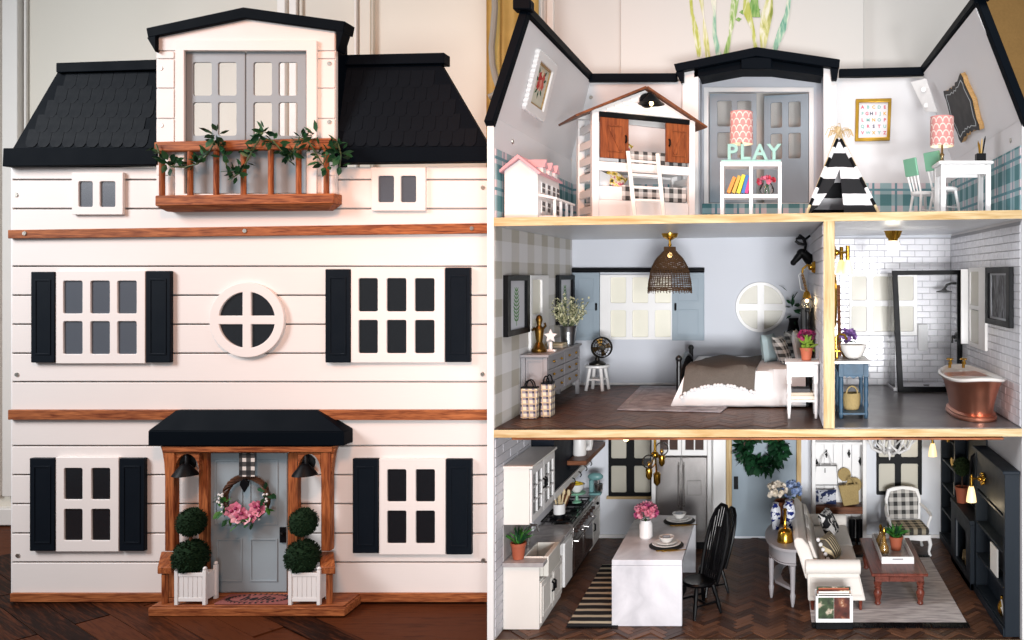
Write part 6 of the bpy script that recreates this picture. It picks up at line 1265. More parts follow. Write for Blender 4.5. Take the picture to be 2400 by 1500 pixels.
sh_ = thing('wall_shelf', 'brown wooden shelf fixed on the navy hood', 'shelf', (-.558,.585,-.546)); part('board', MB().box(-.5855,-.530,.45,.73,-.546,-.533), m_brown, sh_, .001)
for y in (.49,.69): part('bracket', MB().prism([(-.585,-.547),(-.545,-.547),(-.585,-.572)],'y',y-.004,y+.004), m_black, sh_, .0005)
c = V3(-.566,.525,-.5326); pi = thing('pitcher', 'tall white enamel pitcher on the brown kitchen shelf', 'pitcher', c)
part('body', MB().lathe([(.018,0),(.0195,.004),(.0185,.05),(.0165,.060),(.019,.066),(.017,.066),(.016,.058),(.016,.006)], c, 22), m_white, pi, 0); part('handle', MB().tube([c+V3(.018,.004,.05),c+V3(.030,.008,.046),c+V3(.030,.008,.024),c+V3(.018,.004,.016)],.0026,6), m_white, pi, 0)
scatter_leaves(pi, [c+V3(0,0,.064),c+V3(0,0,.072)], leafm, 8, .012, .4, .6, 1.2)
one('cup', MB().lathe([(.010,0),(.014,.02),(.0145,.034),(.013,.034),(.011,.004)], (-.556,.60,-.5326), 18), m_white, 'white cup behind the pitcher on the brown shelf', 'cup', bev=0)
# counter things
def fern(o, c, n, L, mats, spread=.5, w_=.006):
    ms = [mesh_of('leaf', MB().leaf((0,0,0),(1,0,0),L,w_,(0,0,1),.25), m) for m in mats]; rnd = random.Random(n); off = OFF[o.name]
    for k in range(n):
        t = rnd.uniform(0,6.28); d = V3(spread*rnd.uniform(.2,1.4)*math.cos(t),spread*rnd.uniform(.2,1.4)*math.sin(t),1).normalized(); b = piece('leaf', ms[k%len(ms)], o, Vector(c)+V3(.004*math.cos(t),.004*math.sin(t),0)-off); b.rotation_euler = d.to_track_quat('X','Z').to_euler(); s = rnd.uniform(.6,1.1); b.scale = (s,s,s)
m_lf = [m_green, m_lime, paint('bright fern','#3d8a35',.5,.3,60)]
c = V3(X(1216,.085),.082,-.6916); pk = potted('terracotta pot with bright green spiky plant on the sink worktop', c, .0185, .013, .040); fern(pk, c+V3(0,0,.034), 44, .048, m_lf, .8)
c = V3(X(1311,.40),.40,-.6825); cr = thing('utensil_crock', 'white and black crock of wooden spoons on the range', 'crock', c)
part('crock', MB().lathe([(.0155,.0005),(.0160,.012)], c, 20), m_black, cr, 0); part('upper', MB().lathe([(.0161,.0122),(.0165,.040),(.0150,.040),(.0148,.014)], c, 20), m_white, cr, 0)
for k, (a, b, L) in enumerate(((-.35,.1,.078),(-.1,.2,.085),(.25,0,.074),(.5,.1,.07),(.1,-.3,.08))): e_ = c+V3(a*.05,b*.04,L); part('spoon', MB().cyl(c+V3(a*.01,0,.01),e_,.0026,n=6).ball(e_,.0062,.8,.5,1.5,8,6), m_pole, cr, 0)
c = V3(X(1352,.565),.565,-.6825); ck = thing('cake_stand', 'mint green cake stand holding the lemon bowl', 'cake stand', c); part('stand', MB().lathe([(.014,0),(.013,.003),(.005,.007),(.004,.020),(.010,.025),(.026,.027),(.027,.031),(.002,.030)], c, 24), m_mint, ck, 0)
c = c+V3(0,0,.0315); lb = thing('bowl', 'white bowl filled with yellow lemons on the mint cake stand', 'bowl', c); part('bowl', MB().lathe([(.010,0),(.019,.010),(.024,.024),(.0225,.024),(.017,.011),(.002,.005)], c, 24), m_white, lb, 0)
m_lem = paint('lemon skin','#d9b92c',.5,.12,80)
for k in range(7): t = k*1.05; one('lemon', MB().ball((c.x+.0115*math.cos(t)*(k<6),c.y+.0115*math.sin(t)*(k<6),c.z+.022+(.004 if k==6 else 0)),.0072,1.2,.9,.9,8,6), m_lem, 'yellow lemon in the white bowl on the mint cake stand', 'lemon', 'lemons in the bowl', 0)
c = V3(X(1392,.69),.69,-.6916); mx = thing('stand_mixer', 'pale teal stand mixer at the far end of the kitchen worktop', 'mixer', c)
part('base', MB().box(c.x-.014,c.x+.024,c.y-.014,c.y+.014,c.z,c.z+.008), m_tealmix, mx, .003); part('column', MB().box(c.x-.014,c.x+.0,c.y-.010,c.y+.010,c.z+.0082,c.z+.048), m_tealmix, mx, .004); part('head', MB().ball((c.x+.005,c.y,c.z+.057),.013,1.9,1,.95,16,10), m_tealmix, mx, 0); part('bowl', MB().lathe([(.008,.0085),(.014,.020),(.0155,.034),(.014,.034),(.004,.012)], (c.x+.013,c.y,c.z), 18), m_steel, mx, 0); part('beater', MB().cyl((c.x+.013,c.y,c.z+.046),(c.x+.013,c.y,c.z+.024),.004), m_steel, mx, 0)
kn = thing('knife_block', 'dark wooden knife block with long handles behind the crock', 'knife block', (-.605,.475,-.6825)); part('block', MB().hexa([V3(-.622,.462,-.682),V3(-.600,.462,-.682),V3(-.580,.462,-.635),V3(-.602,.462,-.625),V3(-.622,.488,-.682),V3(-.600,.488,-.682),V3(-.580,.488,-.635),V3(-.602,.488,-.625)]), m_brown, kn, .0015)
for k in range(4): part('handle', MB().cyl((-.598+.004*k,.467+.005*k,-.632),(-.582+.004*k,.467+.005*k,-.604),.0034,n=6), m_twig, kn, 0)
# striped runner and marble island
rr = thing('runner_rug', 'black and cream striped runner rug between the island and the range', 'rug', (-.43,.29,ZG)); part('rug', MB().box(-.497,-.372,.072,.515,ZG+.0002,ZG+.003), stripes('black cream stripes','#15151a','#c9bea6','y',.0385,.36,.95,.006,.2), rr, .0008)
mb = MB()
for k in range(60): mb.cyl((-.496+.0021*k,.0718,ZG+.0015),(-.496+.0021*k+random.uniform(-.001,.001),.062,ZG+.001),.0007,n=4)
part('fringe', mb, m_black, rr, 0, kind='stuff')
ix0, ix1, iy0, iy1, iz = -.3875, -.2165, .076, .465, -.693
isl = thing('kitchen_island', 'white marble waterfall island in the kitchen', 'kitchen island', ((ix0+ix1)/2,(iy0+iy1)/2,ZG))
part('top', MB().box(ix0,ix1,iy0,iy1,iz-.014,iz), m_marble, isl, .0015); part('end_panel', MB().box(ix0,ix1,iy0,iy0+.014,ZG,iz-.0143), m_marble, isl, .0012); part('end_panel', MB().box(ix0,ix1,iy1-.014,iy1,ZG,iz-.0143), m_marble, isl, .0012); part('core', MB().box(ix0+.004,ix1-.07,iy0+.0145,iy1-.0145,ZG,iz-.0145), m_white, isl)
c = V3(X(1514,.25),.25,iz+.0003); pv = thing('flower_vase', 'white vase of pink peonies on the marble island', 'flower vase', c); part('vase', MB().lathe([(.014,0),(.0175,.004),(.0175,.036),(.014,.044),(.0145,.048),(.012,.048),(.012,.01)], c, 24), m_white, pv, 0)
blooms(pv, c+V3(0,0,.070), 26, .027, .013, [m_pink, paint('peony pink','#d98a9c',.6,.3,60), paint('deep peony','#a83a6a',.6,.3,60)], .62, 5)
m_char = paint('woven charcoal mat','#23211f',.8,.3,200,.5); m_dish = paint('stoneware','#d6d3cf',.25,.04,20,0)
for k, (px, yy, w_) in enumerate(((1562,.186,'near'),(1592,.402,'far'))):
    c = V3(X(px,yy),yy,iz+.0003); far = 'nearest the front of' if k == 0 else 'at the far end of'
    one('placemat', MB().lathe([(.044,0),(.0445,.002),(.002,.002)], c, 28), m_char, 'round charcoal placemat '+far+' the marble island', 'placemat', 'placemats', 0)
    def dish(r_, z, h, nm, lab, cat): one(nm, MB().lathe([(r_*.55,z),(r_*.6,z+.001),(r_,z+h),(r_*.97,z+h+.001),(r_*.6,z+.003),(.001,z+.003)], c, 28), m_dish, lab+' '+far+' the marble island', cat, cat+'s on the island', 0)
    dish(.037,.0023,.005,'plate','white dinner plate under the stack','plate'); dish(.027,.0065,.004,'plate','small white plate in the stack','plate'); dish(.020,.0102,.013,'bowl','white bowl topping the stack of dishes','bowl')
    one('napkin', MB().tile((c.x,c.y,c.z+.020),.010,.006,.007,.5), fabric('grey napkin','#8a8c90',.3), 'grey folded napkin inside the top bowl '+far+' the island', 'napkin', bev=0)
    for j, (dx, dy, nm) in enumerate(((-.004,-.052,'fork'),(.010,-.054,'knife'),(.026,-.052,'spoon'))):
        p = c+V3(dx-.012,dy+.006,.0); q2 = p+V3(.040,.010,0); mb = MB().tube([p+V3(0,0,.0012),p.lerp(q2,.6)+V3(0,0,.0018),q2+V3(0,0,.0012)],[.0014,.0011,.0014],6).ball(p+V3(0,0,.0014),.0042,1.4,.8,.3,8,5); one(nm, mb, m_gold, 'gold '+nm+' beside the dishes '+far+' the marble island', nm, 'gold cutlery on the island', 0)
# black windsor chairs
wc_ = thing('dining_chair', 'black hoop back chair pulled up to the front end of the marble island', 'chair', (-.182,.165,ZG), 38, 'black chairs at the island', local=True)
m_bch = paint('black lacquer','#060608',.35,.2,14,.1,0,.15)
part('seat', MB().lathe([(.030,.072),(.040,.074),(.043,.079),(.040,.083),(.02,.080),(.002,.079)], (0,0,0), 24), m_bch, wc_, 0)
for sx in (-1,1):
    for sy in (-1,1): part('leg', MB().tube([(sx*.024,sy*.024,.074),(sx*.029,sy*.029,.052),(sx*.032,sy*.032,.040),(sx*.034,sy*.034,.028),(sx*.040,sy*.039,0)],[.0046,.0062,.0042,.0060,.0036],8), m_bch, wc_, 0)
part('stretcher', MB().tube([(-.034,-.034,.030),(.034,-.034,.030)],.0028).tube([(-.034,.034,.030),(.034,.034,.030)],.0028).tube([(0,-.034,.030),(0,.034,.030)],.0028), m_bch, wc_, 0)
hoop = [V3(.030+.046*z_, s_, .080+.180*z_) for s_, z_ in [(-.036,0),(-.042,.25),(-.043,.5),(-.039,.72),(-.027,.9),(-.010,.99),(.010,.99),(.027,.9),(.039,.72),(.043,.5),(.042,.25),(.036,0)]]
part('hoop', MB().tube(hoop,.0052,8), m_bch, wc_, 0)
for k in range(7):
    yy = -.030+.010*k; zt_ = 1-.00016*0-(abs(yy)/.048)**2*.35; part('spindle', MB().cyl((.030,yy*.85,.080),(.030+.046*zt_,yy,.080+.180*zt_),.0025,n=6), m_bch, wc_, 0)
part('splat', MB().box(-.0018,.0018,-.010,.010,.0,.11).ry(14).mv(.034,0,.10), m_bch, wc_, .001)
dup(wc_, (-.160,.305,ZG), 30, 'lower black hoop back chair behind the other one, farther along the marble island', .84)
# fridge, cabinet above it
fy = .66; fx0, fx1, fz = X(1538,fy), X(1657,fy), Z(1070,fy)
fg = thing('refrigerator', 'stainless steel double door refrigerator against the back wall', 'refrigerator', ((fx0+fx1)/2,.715,ZG)); fm_ = X(1597,fy)
part('body', MB().box(fx0+.002,fx1-.002,fy+.010,.765,ZG,fz-.002), m_steel, fg); part('plinth', MB().box(fx0+.004,fx1-.004,fy+.004,fy+.0095,ZG,ZG+.02), m_black, fg, 0)
for a, b, hx2 in ((fx0,fm_-.0012,fm_-.008),(fm_+.0012,fx1,fm_+.008)):
    d = part('door', MB().box(a,b,fy,fy+.0095,ZG+.021,fz-.002), m_steel, fg, .002); part('handle', MB().tube([(hx2,fy,fz-.02),(hx2,fy-.009,fz-.024),(hx2,fy-.009,fz-.15),(hx2,fy,fz-.154)],.0026,8), m_steel, d, 0)
part('drawer_panel', MB().box(fx1-.062,fx1-.018,fy-.0025,fy-.0003,fz-.12,fz-.075), m_steel, fg, .001)
fc_ = thing('fridge_surround', 'white cabinet with glazed doors boxed in over the refrigerator', 'cabinet', ((fx0+fx1)/2,.72,fz))
for a, b in ((fx0-.014,fx0-.0015),(fx1+.0015,fx1+.014)): part('side_panel', MB().box(a,b,fy-.006,.779,ZG,ZC), m_white, fc_, .001)
part('carcass', MB().box(fx0-.0012,fx1+.0012,fy+.012,.779,fz+.0005,ZC), m_white, fc_, 0)
for a, b in ((fx0,fm_-.001),(fm_+.001,fx1)):
    hol = []; iw = (b-a-.018); zz0, zz1 = fz+.018, ZC-.006; zz1 = zz0+.080
    for i in range(2):
        for j in range(2): hol.append([(a+.009+iw*i/2+.002,zz0+.04*j+.002),(a+.009+iw*(i+1)/2-.002,zz0+.04*j+.002),(a+.009+iw*(i+1)/2-.002,zz0+.04*(j+1)-.003),(a+.009+iw*i/2+.002,zz0+.04*(j+1)-.003)])
    d = part('door', MB().plate([(a,fz+.003),(b,fz+.003),(b,ZC-.001),(a,ZC-.001)], hol, fy+.002, fy+.0115), m_white, fc_, .0008)
    for h in hol: part('pane', MB().box(h[0][0]-.001,h[1][0]+.001,fy+.007,fy+.009,h[0][1]-.001,h[2][1]+.001), paint('brown cabinet glass','#4a3a36',.15,.1), d, 0)  # cabinet panes are brown
# kitchen chandelier
c = V3(X(1535,.50),.50,ZC); kc2 = thing('chandelier', 'brass chandelier with clear glass globes over the marble island', 'chandelier', c)
part('rod', MB().cyl(c,c+V3(0,0,-.150),.0036), m_gold, kc2, 0); part('hub', MB().ball(c+V3(0,0,-.145),.011), m_gold, kc2, 0)
for k, (px, py, yy, lit) in enumerate(((1521,1082,.47,0),(1551,1052,.53,0),(1540,1098,.49,0))):
    g_ = at(px,py,yy); part('arm', MB().tube([c+V3(0,0,-.140),c.lerp(g_,.5)+V3(0,0,-.085),g_+V3(0,0,-.035)],.0030,6), m_gold, kc2, 0)
    if k < 2: part('cup', MB().lathe([(.003,-.052),(.009,-.044),(.010,-.024),(.008,-.018)], g_, 12), m_gold, kc2, 0); part('globe', MB().ball(g_,.0205,n=16,m=10), m_clear, kc2, 0); part('bulb', MB().ball(g_+V3(0,0,-.008),.0062,sz=1.4), m_hot if lit else m_gold, kc2, 0)
    else: part('cup', MB().lathe([(.003,-.050),(.010,-.042),(.011,-.016),(.006,-.010)], g_, 12), m_gold, kc2, 0)
# ------------------------------------------------------------------ ground floor: living room
c0 = V3(.03,.32,ZG); tz_ = -.702
cn = thing('console_table', 'grey half round console table behind the cream sofa', 'console table', c0)
hr = [(.066,.18)]+[(.066-.082*math.sin(math.pi*k/16)**.8, .32-.14*math.cos(math.pi*k/16)) for k in range(1,16)]+[(.066,.46)]
part('top', MB().prism(hr,'z',tz_-.008,tz_), m_grey, cn, .0015); part('apron', MB().prism([(x*.84+.009,(y-.32)*.86+.32) for x,y in hr],'z',tz_-.042,tz_-.0083), m_grey, cn, .0008); part('moulding', MB().prism([(x*.87+.0075,(y-.32)*.89+.32) for x,y in hr],'z',tz_-.046,tz_-.0423), m_grey, cn, .0008)
for x, y in ((.056,.198),(.056,.442),(.001,.262),(.001,.378)): part('leg', MB().lathe([(.003,0),(.0052,.012),(.0075,.030),(.0055,.036),(.006,.05),(.0075,tz_-.046-ZG)],(x,y,ZG),10), m_grey, cn, 0)
part('stretcher', MB().prism([(.060,.21),(.050,.21),(.012,.262),(.004,.32),(.012,.378),(.050,.43),(.060,.43),(.034,.375),(.026,.32),(.034,.265)],'z',ZG+.038,ZG+.045), m_grey, cn, .001)
c = V3(X(1840,.25),.25,tz_+.0003); bl_ = thing('hand_bell', 'brass hand bell with long handle on the grey console table', 'bell', c); part('bell', MB().lathe([(.0215,0),(.0220,.004),(.0205,.012),(.0185,.026),(.013,.034),(.004,.037)], c, 24), m_gold, bl_, 0); part('handle', MB().lathe([(.004,.0372),(.006,.042),(.0035,.048),(.0050,.066),(.0042,.078),(.006,.084),(.002,.088)], c, 14), m_gold, bl_, 0)
tb_ = NT('blue and white porcelain'); m_porc = tb_.done(tb_.mix(tb_.ma('GREATER_THAN', tb_.noise(75,3), .54), hx('#d9dbe3'), hx('#1d2a6a')), .15)
for px, yy, r_, h, lb_ in ((1818,.36,.0145,.072,'slim blue and white porcelain vase at left of the brass bell'),(1849,.37,.0185,.076,'plump blue and white porcelain vase behind the brass bell')):
    c = V3(X(px,yy),yy,tz_+.0003); one('porcelain_vase', MB().lathe([(r_*.6,0),(r_*.75,.010),(r_,h*.6),(r_*.85,h*.82),(r_*.5,h*.92),(r_*.6,h),(r_*.45,h)], c, 20), m_porc, lb_, 'vase', 'blue and white vases', 0)
c = V3(X(1838,.425),.425,tz_+.0003); hy_ = thing('flower_pot', 'brown pot of white and blue hydrangeas on the grey console table', 'flower pot', c); part('pot', MB().lathe([(.020,0),(.024,.004),(.028,.062),(.026,.062),(.022,.008)], c, 22), m_brown, hy_, 0)
m_hyw = [paint('cream hydrangea','#d8ccbd',.7,.15,60), paint('ivory hydrangea','#cfc3b0',.7,.15,60)]; m_hyb = [paint('blue hydrangea','#6d82aa',.7,.2,60), paint('pale blue hydrangea','#8f9fbf',.7,.2,60)]
blooms(hy_, c+V3(-.020,0,.090), 34, .027, .010, m_hyw, .9); blooms(hy_, c+V3(.022,0,.090), 33, .026, .010, m_hyb, .9, 6)
sf = thing('sofa', 'cream upholstered sofa with rolled arms facing the coffee table', 'sofa', (.165,.385,ZG))
sy0_, sy1_ = .155, .60
part('base', MB().hexa([V3(.098,sy0_+.016,ZG+.028),V3(.236,sy0_+.016,ZG+.028),V3(.226,sy0_+.020,-.775),V3(.094,sy0_+.020,-.775),V3(.098,sy1_-.016,ZG+.028),V3(.236,sy1_-.016,ZG+.028),V3(.226,sy1_-.020,-.775),V3(.094,sy1_-.020,-.775)]), m_sofa, sf, .003)
for y0, y1 in ((sy0_+.034,.375),(.379,sy1_-.034)): part('seat_cushion', MB().box(.112,.228,y0,y1,-.7745,-.752), m_sofa, sf, .006)
bp = [(.112,-.775),(.088,-.775),(.072,-.720),(.060,-.690),(.058,-.676),(.066,-.669),(.080,-.672),(.096,-.690),(.116,-.745)]
part('back', MB().prism(bp,'y',sy0_+.020,sy1_-.020), m_sofa, sf, .004)
for k in range(3): y0 = sy0_+.036+k*.125; part('back_cushion', MB().hexa([V3(.118,y0,-.750),V3(.128,y0,-.750),V3(.104,y0,-.686),V3(.094,y0,-.682),V3(.118,y0+.121,-.750),V3(.128,y0+.121,-.750),V3(.104,y0+.121,-.686),V3(.094,y0+.121,-.682)]), m_sofa, sf, .004)
for y0, y1 in ((sy0_,sy0_+.032),(sy1_-.032,sy1_)):
    a = part('arm', MB().hexa([V3(.094,y0+.004,ZG+.030),V3(.240,y0+.004,ZG+.030),V3(.222,y0+.004,-.748),V3(.092,y0+.004,-.748),V3(.094,y1-.004,ZG+.030),V3(.240,y1-.004,ZG+.030),V3(.222,y1-.004,-.748),V3(.092,y1-.004,-.748)]), m_sofa, sf, .003)
    part('roll', MB().cyl((.088,(y0+y1)/2,-.742),(.227,(y0+y1)/2,-.742),.0185,n=20), m_sofa, a, .002)
    part('welt', MB().tube([(.100,y0+.002,-.764),(.222,y0+.002,-.764),(.233,y0+.002,ZG+.045),(.099,y0+.002,ZG+.045)],.0012,5,True), m_sofa, a, 0)
for x in (.106,.228):
    for y in (sy0_+.018,sy1_-.018): part('leg', MB().cyl((x,y,ZG),(x,y,ZG+.029),.0035,.0055,10), m_cherry, sf, 0)
tf = NT('black white floral cloth'); m_flor = tf.done(tf.mix(tf.ma('GREATER_THAN', tf.noise(48,3,None,1), .52), hx('#121318'), hx('#d8d5d2')), .9)
cushion('cushion','black and white floral cushion on the far side of the sofa',V3(X(1942,.43),.43,Z(1226,.43)),.044,.016,.040,m_flor,(-28,0,72))
m_strp = stripes('tan striped cloth','#c4b594','#4d463d','y',.0105,.62,.9,.002)
sc_ = thing('cushion', 'tan striped cushion with white pompoms on the near end of the sofa', 'cushion', V3(X(1945,.27),.27,Z(1282,.27))); M = Matrix.Rotation(R(66),4,'Z') @ Matrix.Rotation(R(-30),4,'X')
part('cover', MB().tile(sc_.location,.042,.016,.036,.5,M=M), m_strp, sc_, 0)
for k in range(6): p = sc_.location+M@V3(-.043,0,-.034+.0136*k); piece('pompom', pm, sc_, p-OFF[sc_.name])
# magazine rack
mr = thing('magazine_rack', 'white magazine rack at the near end of the sofa', 'magazine rack', (.153,.08,ZG))
part('base', MB().box(.108,.198,.058,.102,ZG,ZG+.016), m_black, mr, .001); part('front', MB().box(.108,.198,.058,.061,ZG+.0165,ZG+.080), m_white, mr); part('back', MB().box(.108,.198,.099,.102,ZG+.0165,ZG+.082), m_white, mr)
for a in (.108,.195): part('side', MB().box(a,a+.003,.0613,.0987,ZG+.0165,ZG+.070), m_white, mr)
tm_ = NT('magazine photograph'); m_mag = tm_.done(tm_.ramp(tm_.noise(38,3), [(.34,hx('#3a1f18')),(.48,hx('#5d2c24')),(.57,hx('#8f5a40')),(.64,hx('#d8bfa5')),(.72,hx('#3a2a28'))]), .3)
tm2 = NT('magazine garden photograph'); m_mag2 = tm2.done(tm2.ramp(tm2.noise(45,3), [(.38,hx('#24301f')),(.55,hx('#3f5236')),(.64,hx('#c9b8a5')),(.72,hx('#2b3626'))]), .3)
for k, (y, h, nm) in enumerate(((.064,.066,'front'),(.074,.071,'middle'),(.084,.076,'back'))):
    mg = thing('magazine', ['magazine with a green and brown cover at the front of the white rack','magazine in the middle of the white rack','tallest magazine at the back of the white rack'][k], 'magazine', (.153,y,ZG+.017), group='magazines in the rack')
    part('pages', MB().box(.112,.194,y,y+.004,ZG+.017,ZG+.017+h), [m_cream,m_mag,m_mag2][k], mg, .0005); part('masthead', MB().box(.116,.190,y-.0006,y-.0001,ZG+.017+h-.009,ZG+.017+h-.002), [m_ink,m_cream,m_terra][k], mg, 0)
    if k == 0:
        fm2 = mg
mg2 = bpy.data.objects['magazine']
cvr = part('cover_photo', MB().box(.152,.190,.0572,.0577,ZG+.026,ZG+.077), m_mag, mr, 0)
part('cover_photo', MB().box(.114,.1515,.0572,.0577,ZG+.026,ZG+.077), m_mag2, mr, 0)
text('COZY', .0001, m_black, mr, (0,0,0)) if False else None
# coffee table, tray, rug
lr = thing('rug', 'pale grey rug with black fringe under the coffee table', 'rug', (.29,.32,ZG)); tr_ = NT('flatweave grey rug'); tr_.bump(tr_.noise(600,2),.4,.001); m_rug2 = tr_.done(tr_.ramp(tr_.noise(18,5,tr_.mapped((1,5,1))), [(.35,hx('#a69c9c')),(.6,hx('#cfc7c4'))]), .95)
part('rug', MB().box(.100,.480,.092,.575,ZG+.0002,ZG+.003), m_rug2, lr, .0008); mb = MB()
for k in range(150):
    x = .101+.378*k/149
    for y0, s in ((.0918,-1),(.5752,1)): mb.tube([(x,y0,ZG+.002),(x+random.uniform(-.002,.002),y0+s*.009,ZG+.0035),(x+random.uniform(-.003,.003),y0+s*.026,ZG+.0014)],.0021,4)
part('fringe', mb, m_black, lr, 0, kind='stuff')
tx0_, tx1_, ty0_, ty1_, tz3 = .258,.404,.188,.492,-.766
ct = thing('coffee_table', 'red brown wooden coffee table with turned legs on the grey rug', 'coffee table', ((tx0_+tx1_)/2,(ty0_+ty1_)/2,ZG+.003))
part('top', MB().box(tx0_,tx1_,ty0_,ty1_,tz3-.008,tz3), m_cherry, ct, .003); part('apron', MB().box(tx0_+.010,tx1_-.010,ty0_+.010,ty1_-.010,tz3-.024,tz3-.0083), m_cherry, ct, .001); part('drawer', MB().box(.305,.357,ty0_+.0075,ty0_+.0098,tz3-.022,tz3-.011), m_cherry, ct, .0005)
hl = tz3-.0245-ZG-.0032
for x in (tx0_+.018,tx1_-.018):
    for y in (ty0_+.018,ty1_-.018): part('leg', MB().lathe([(.005,0),(.0085,.004),(.0065,.010),(.0100,hl*.42),(.0115,hl*.52),(.007,hl*.68),(.0095,hl*.74),(.007,hl*.80),(.0105,hl*.88),(.0105,hl)],(x,y,ZG+.0032),14), m_cherry, ct, 0)
ux0, ux1, uy0, uy1 = X(2066,.265), X(2142,.265), .262, .475; uz = tz3+.0003
tr2 = thing('tray', 'white handled tray on the red brown coffee table', 'tray', ((ux0+ux1)/2,(uy0+uy1)/2,uz)); part('base', MB().box(ux0+.003,ux1-.003,uy0+.003,uy1-.003,uz,uz+.003), m_counter, tr2, 0)
for b in ((ux0,ux1,uy0,uy0+.0028),(ux0,ux1,uy1-.0028,uy1),(ux0,ux0+.0028,uy0+.003,uy1-.003),(ux1-.0028,ux1,uy0+.003,uy1-.003)): part('rim', MB().box(b[0],b[1],b[2],b[3],uz,uz+.019), m_white, tr2)
part('handle_slot', MB().box((ux0+ux1)/2-.014,(ux0+ux1)/2+.014,uy0-.0006,uy0-.0002,uz+.011,uz+.0145), m_grey, tr2, 0)
c = V3(X(2100,.37),.37,uz+.0033); tp2 = potted('terracotta pot with a green fern on the white tray', c, .0190,.0135,.038); fern(tp2, c+V3(0,0,.032), 60, .042, m_lf, 1.0, .007)
m_amber = glass('amber glass', hx('#b98a3a'), .45, .05)
for px, yy, h in ((2072,.335,.072),(2064,.40,.062)):
    c = V3(X(px,yy),yy,uz+.0033); dc = thing('decanter', 'tall gold decanter with stopper at the front of the tray' if h > .07 else 'shorter gold decanter behind the other on the tray', 'decanter', c, group='gold decanters')
    part('bottle', MB().lathe([(.009,0),(.013,.004),(.0125,.018),(.006,.032),(.0042,h*.66),(.006,h*.70),(.004,h*.70),(.003,.03),(.010,.006)], c, 18), m_amber, dc, 0); part('stopper', MB().lathe([(.003,h*.701),(.0045,h*.78),(.006,h*.88),(.002,h)], c, 12), m_gold, dc, 0)
# gingham armchair
ac = thing('armchair', 'white framed armchair in black gingham before the right window', 'armchair', (X(2128,.64),.64,ZG), 4, local=True)
m_gch = gingham('chair gingham','#101114','#cdc9c4',.0255,('x','z'),ph=(.25,.1)); m_gch2 = gingham('chair seat gingham','#101114','#cdbfa4',.0255,('x','y'),ph=(.25,.1))
part('back_frame', MB().plate([(-.054,.082),(.054,.082),(.058,.155),(.050,.183),(.030,.190),(0,.193),(-.030,.190),(-.050,.183),(-.058,.155)],[[(-.045,.092),(.045,.092),(.048,.152),(.040,.175),(0,.182),(-.040,.175),(-.048,.152)]],.046,.056).xf(Matrix.Rotation(R(-8),4,'X')), m_white, ac, .002)
part('back_pad', MB().plate([(-.046,.091),(.046,.091),(.049,.152),(.041,.176),(0,.183),(-.041,.176),(-.049,.152)],[],.043,.053).xf(Matrix.Rotation(R(-8),4,'X')), m_gch, ac, .003)
part('seat', MB().box(-.056,.056,-.048,.050,.062,.084), m_gch2, ac, .007); part('seat_rail', MB().plate([(-.059,.048),(-.03,.046),(0,.050),(.03,.046),(.059,.048),(.059,.064),(-.059,.064)],[],-.050,-.044), m_white, ac, .001); part('seat_rail', MB().box(-.059,-.053,-.043,.052,.050,.063).box(.053,.059,-.043,.052,.050,.063), m_white, ac, .001)
for s in (-1,1):
    part('arm', MB().tube([(s*.055,.062,.128),(s*.064,.03,.122),(s*.068,-.005,.116),(s*.066,-.022,.112),(s*.060,-.020,.095),(s*.057,-.015,.070)],[.0045,.0045,.005,.0055,.0045,.0045],8), m_white, ac, 0)
    for y, b in ((-.046,-1),(.048,1)): part('leg', MB().tube([(s*.054,y,.056),(s*.058,y+b*.003,.036),(s*.054,y,.014),(s*.057,y+b*.004,0)],[.0065,.0060,.0040,.0050],8), m_white, ac, 0)
# dark built-in bookcase with fireplace
bx, bxw = .552, XR-.0012
bc = thing('bookcase', 'slate black built in bookcase and fireplace along the right wall', 'bookcase', (.57,.39,ZG))
def BX(*a): return MB().box(*a)
part('back_panel', BX(bxw-.003,bxw,.016,.775,ZG,ZC), m_slate, bc, 0) if False else None
for y0, y1, zt_ in ((.014,.030,-.470),(.296,.312,-.470),(.560,.576,ZC),(.760,.775,ZC)): part('upright', BX(bx,bxw,y0,y1,ZG,zt_), m_slate, bc, .001)
part('back_panel', BX(bxw-.004,bxw-.0003,.0303,.2957,ZG,-.470), m_slate, bc, 0); part('back_panel', BX(bxw-.004,bxw-.0003,.3123,.5597,-.666,ZC), m_slate, bc, 0); part('back_panel', BX(bxw-.004,bxw-.0003,.5763,.7597,ZG,ZC), m_slate, bc, 0)
part('cornice', BX(bx-.006,bxw,.008,.318,-.4697,-.462), m_slate, bc, .0015); part('frieze', BX(bx+.001,bx+.006,.0303,.2957,-.568,-.4703), m_slate, bc, .0006)
for z in (-.574,-.660,-.745,-.832): part('shelf', BX(bx+.001,bxw-.0043,.0303,.2957,z-.006,z), m_slate, bc, .0006)
for z in (-.43,-.51,-.59,-.67,-.75,-.832): part('shelf', BX(bx+.001,bxw-.0043,.5763,.7597,z-.006,z), m_slate, bc, .0006)
part('mantel', BX(bx-.014,bxw-.0043,.3125,.5595,-.678,-.666), m_slate, bc, .0012)
part('chimney_breast', MB().plate([(.3125,ZG+.0),(.5595,ZG),(.5595,-.6783),(.3125,-.6783)],[[(.365,ZG+.03),(.505,ZG+.03),(.505,-.712),(.365,-.712)]],-bx-.0,-bx+.012).xf(Matrix(((0,-1,0,0),(1,0,0,0),(0,0,1,0),(0,0,0,1)))), m_slate, bc, .0008)
part('fire_surround', MB().plate([(.352,ZG+.028),(.518,ZG+.028),(.518,-.700),(.352,-.700)],[[(.366,ZG+.0295),(.504,ZG+.0295),(.504,-.713),(.366,-.713)]],-bx,-bx+.004).xf(Matrix(((0,-1,0,0),(1,0,0,0),(0,0,1,0),(0,0,0,1)))).mv(-.0045,0,0), paint('grey fire surround','#6f737a',.5,.05), bc, .0006)
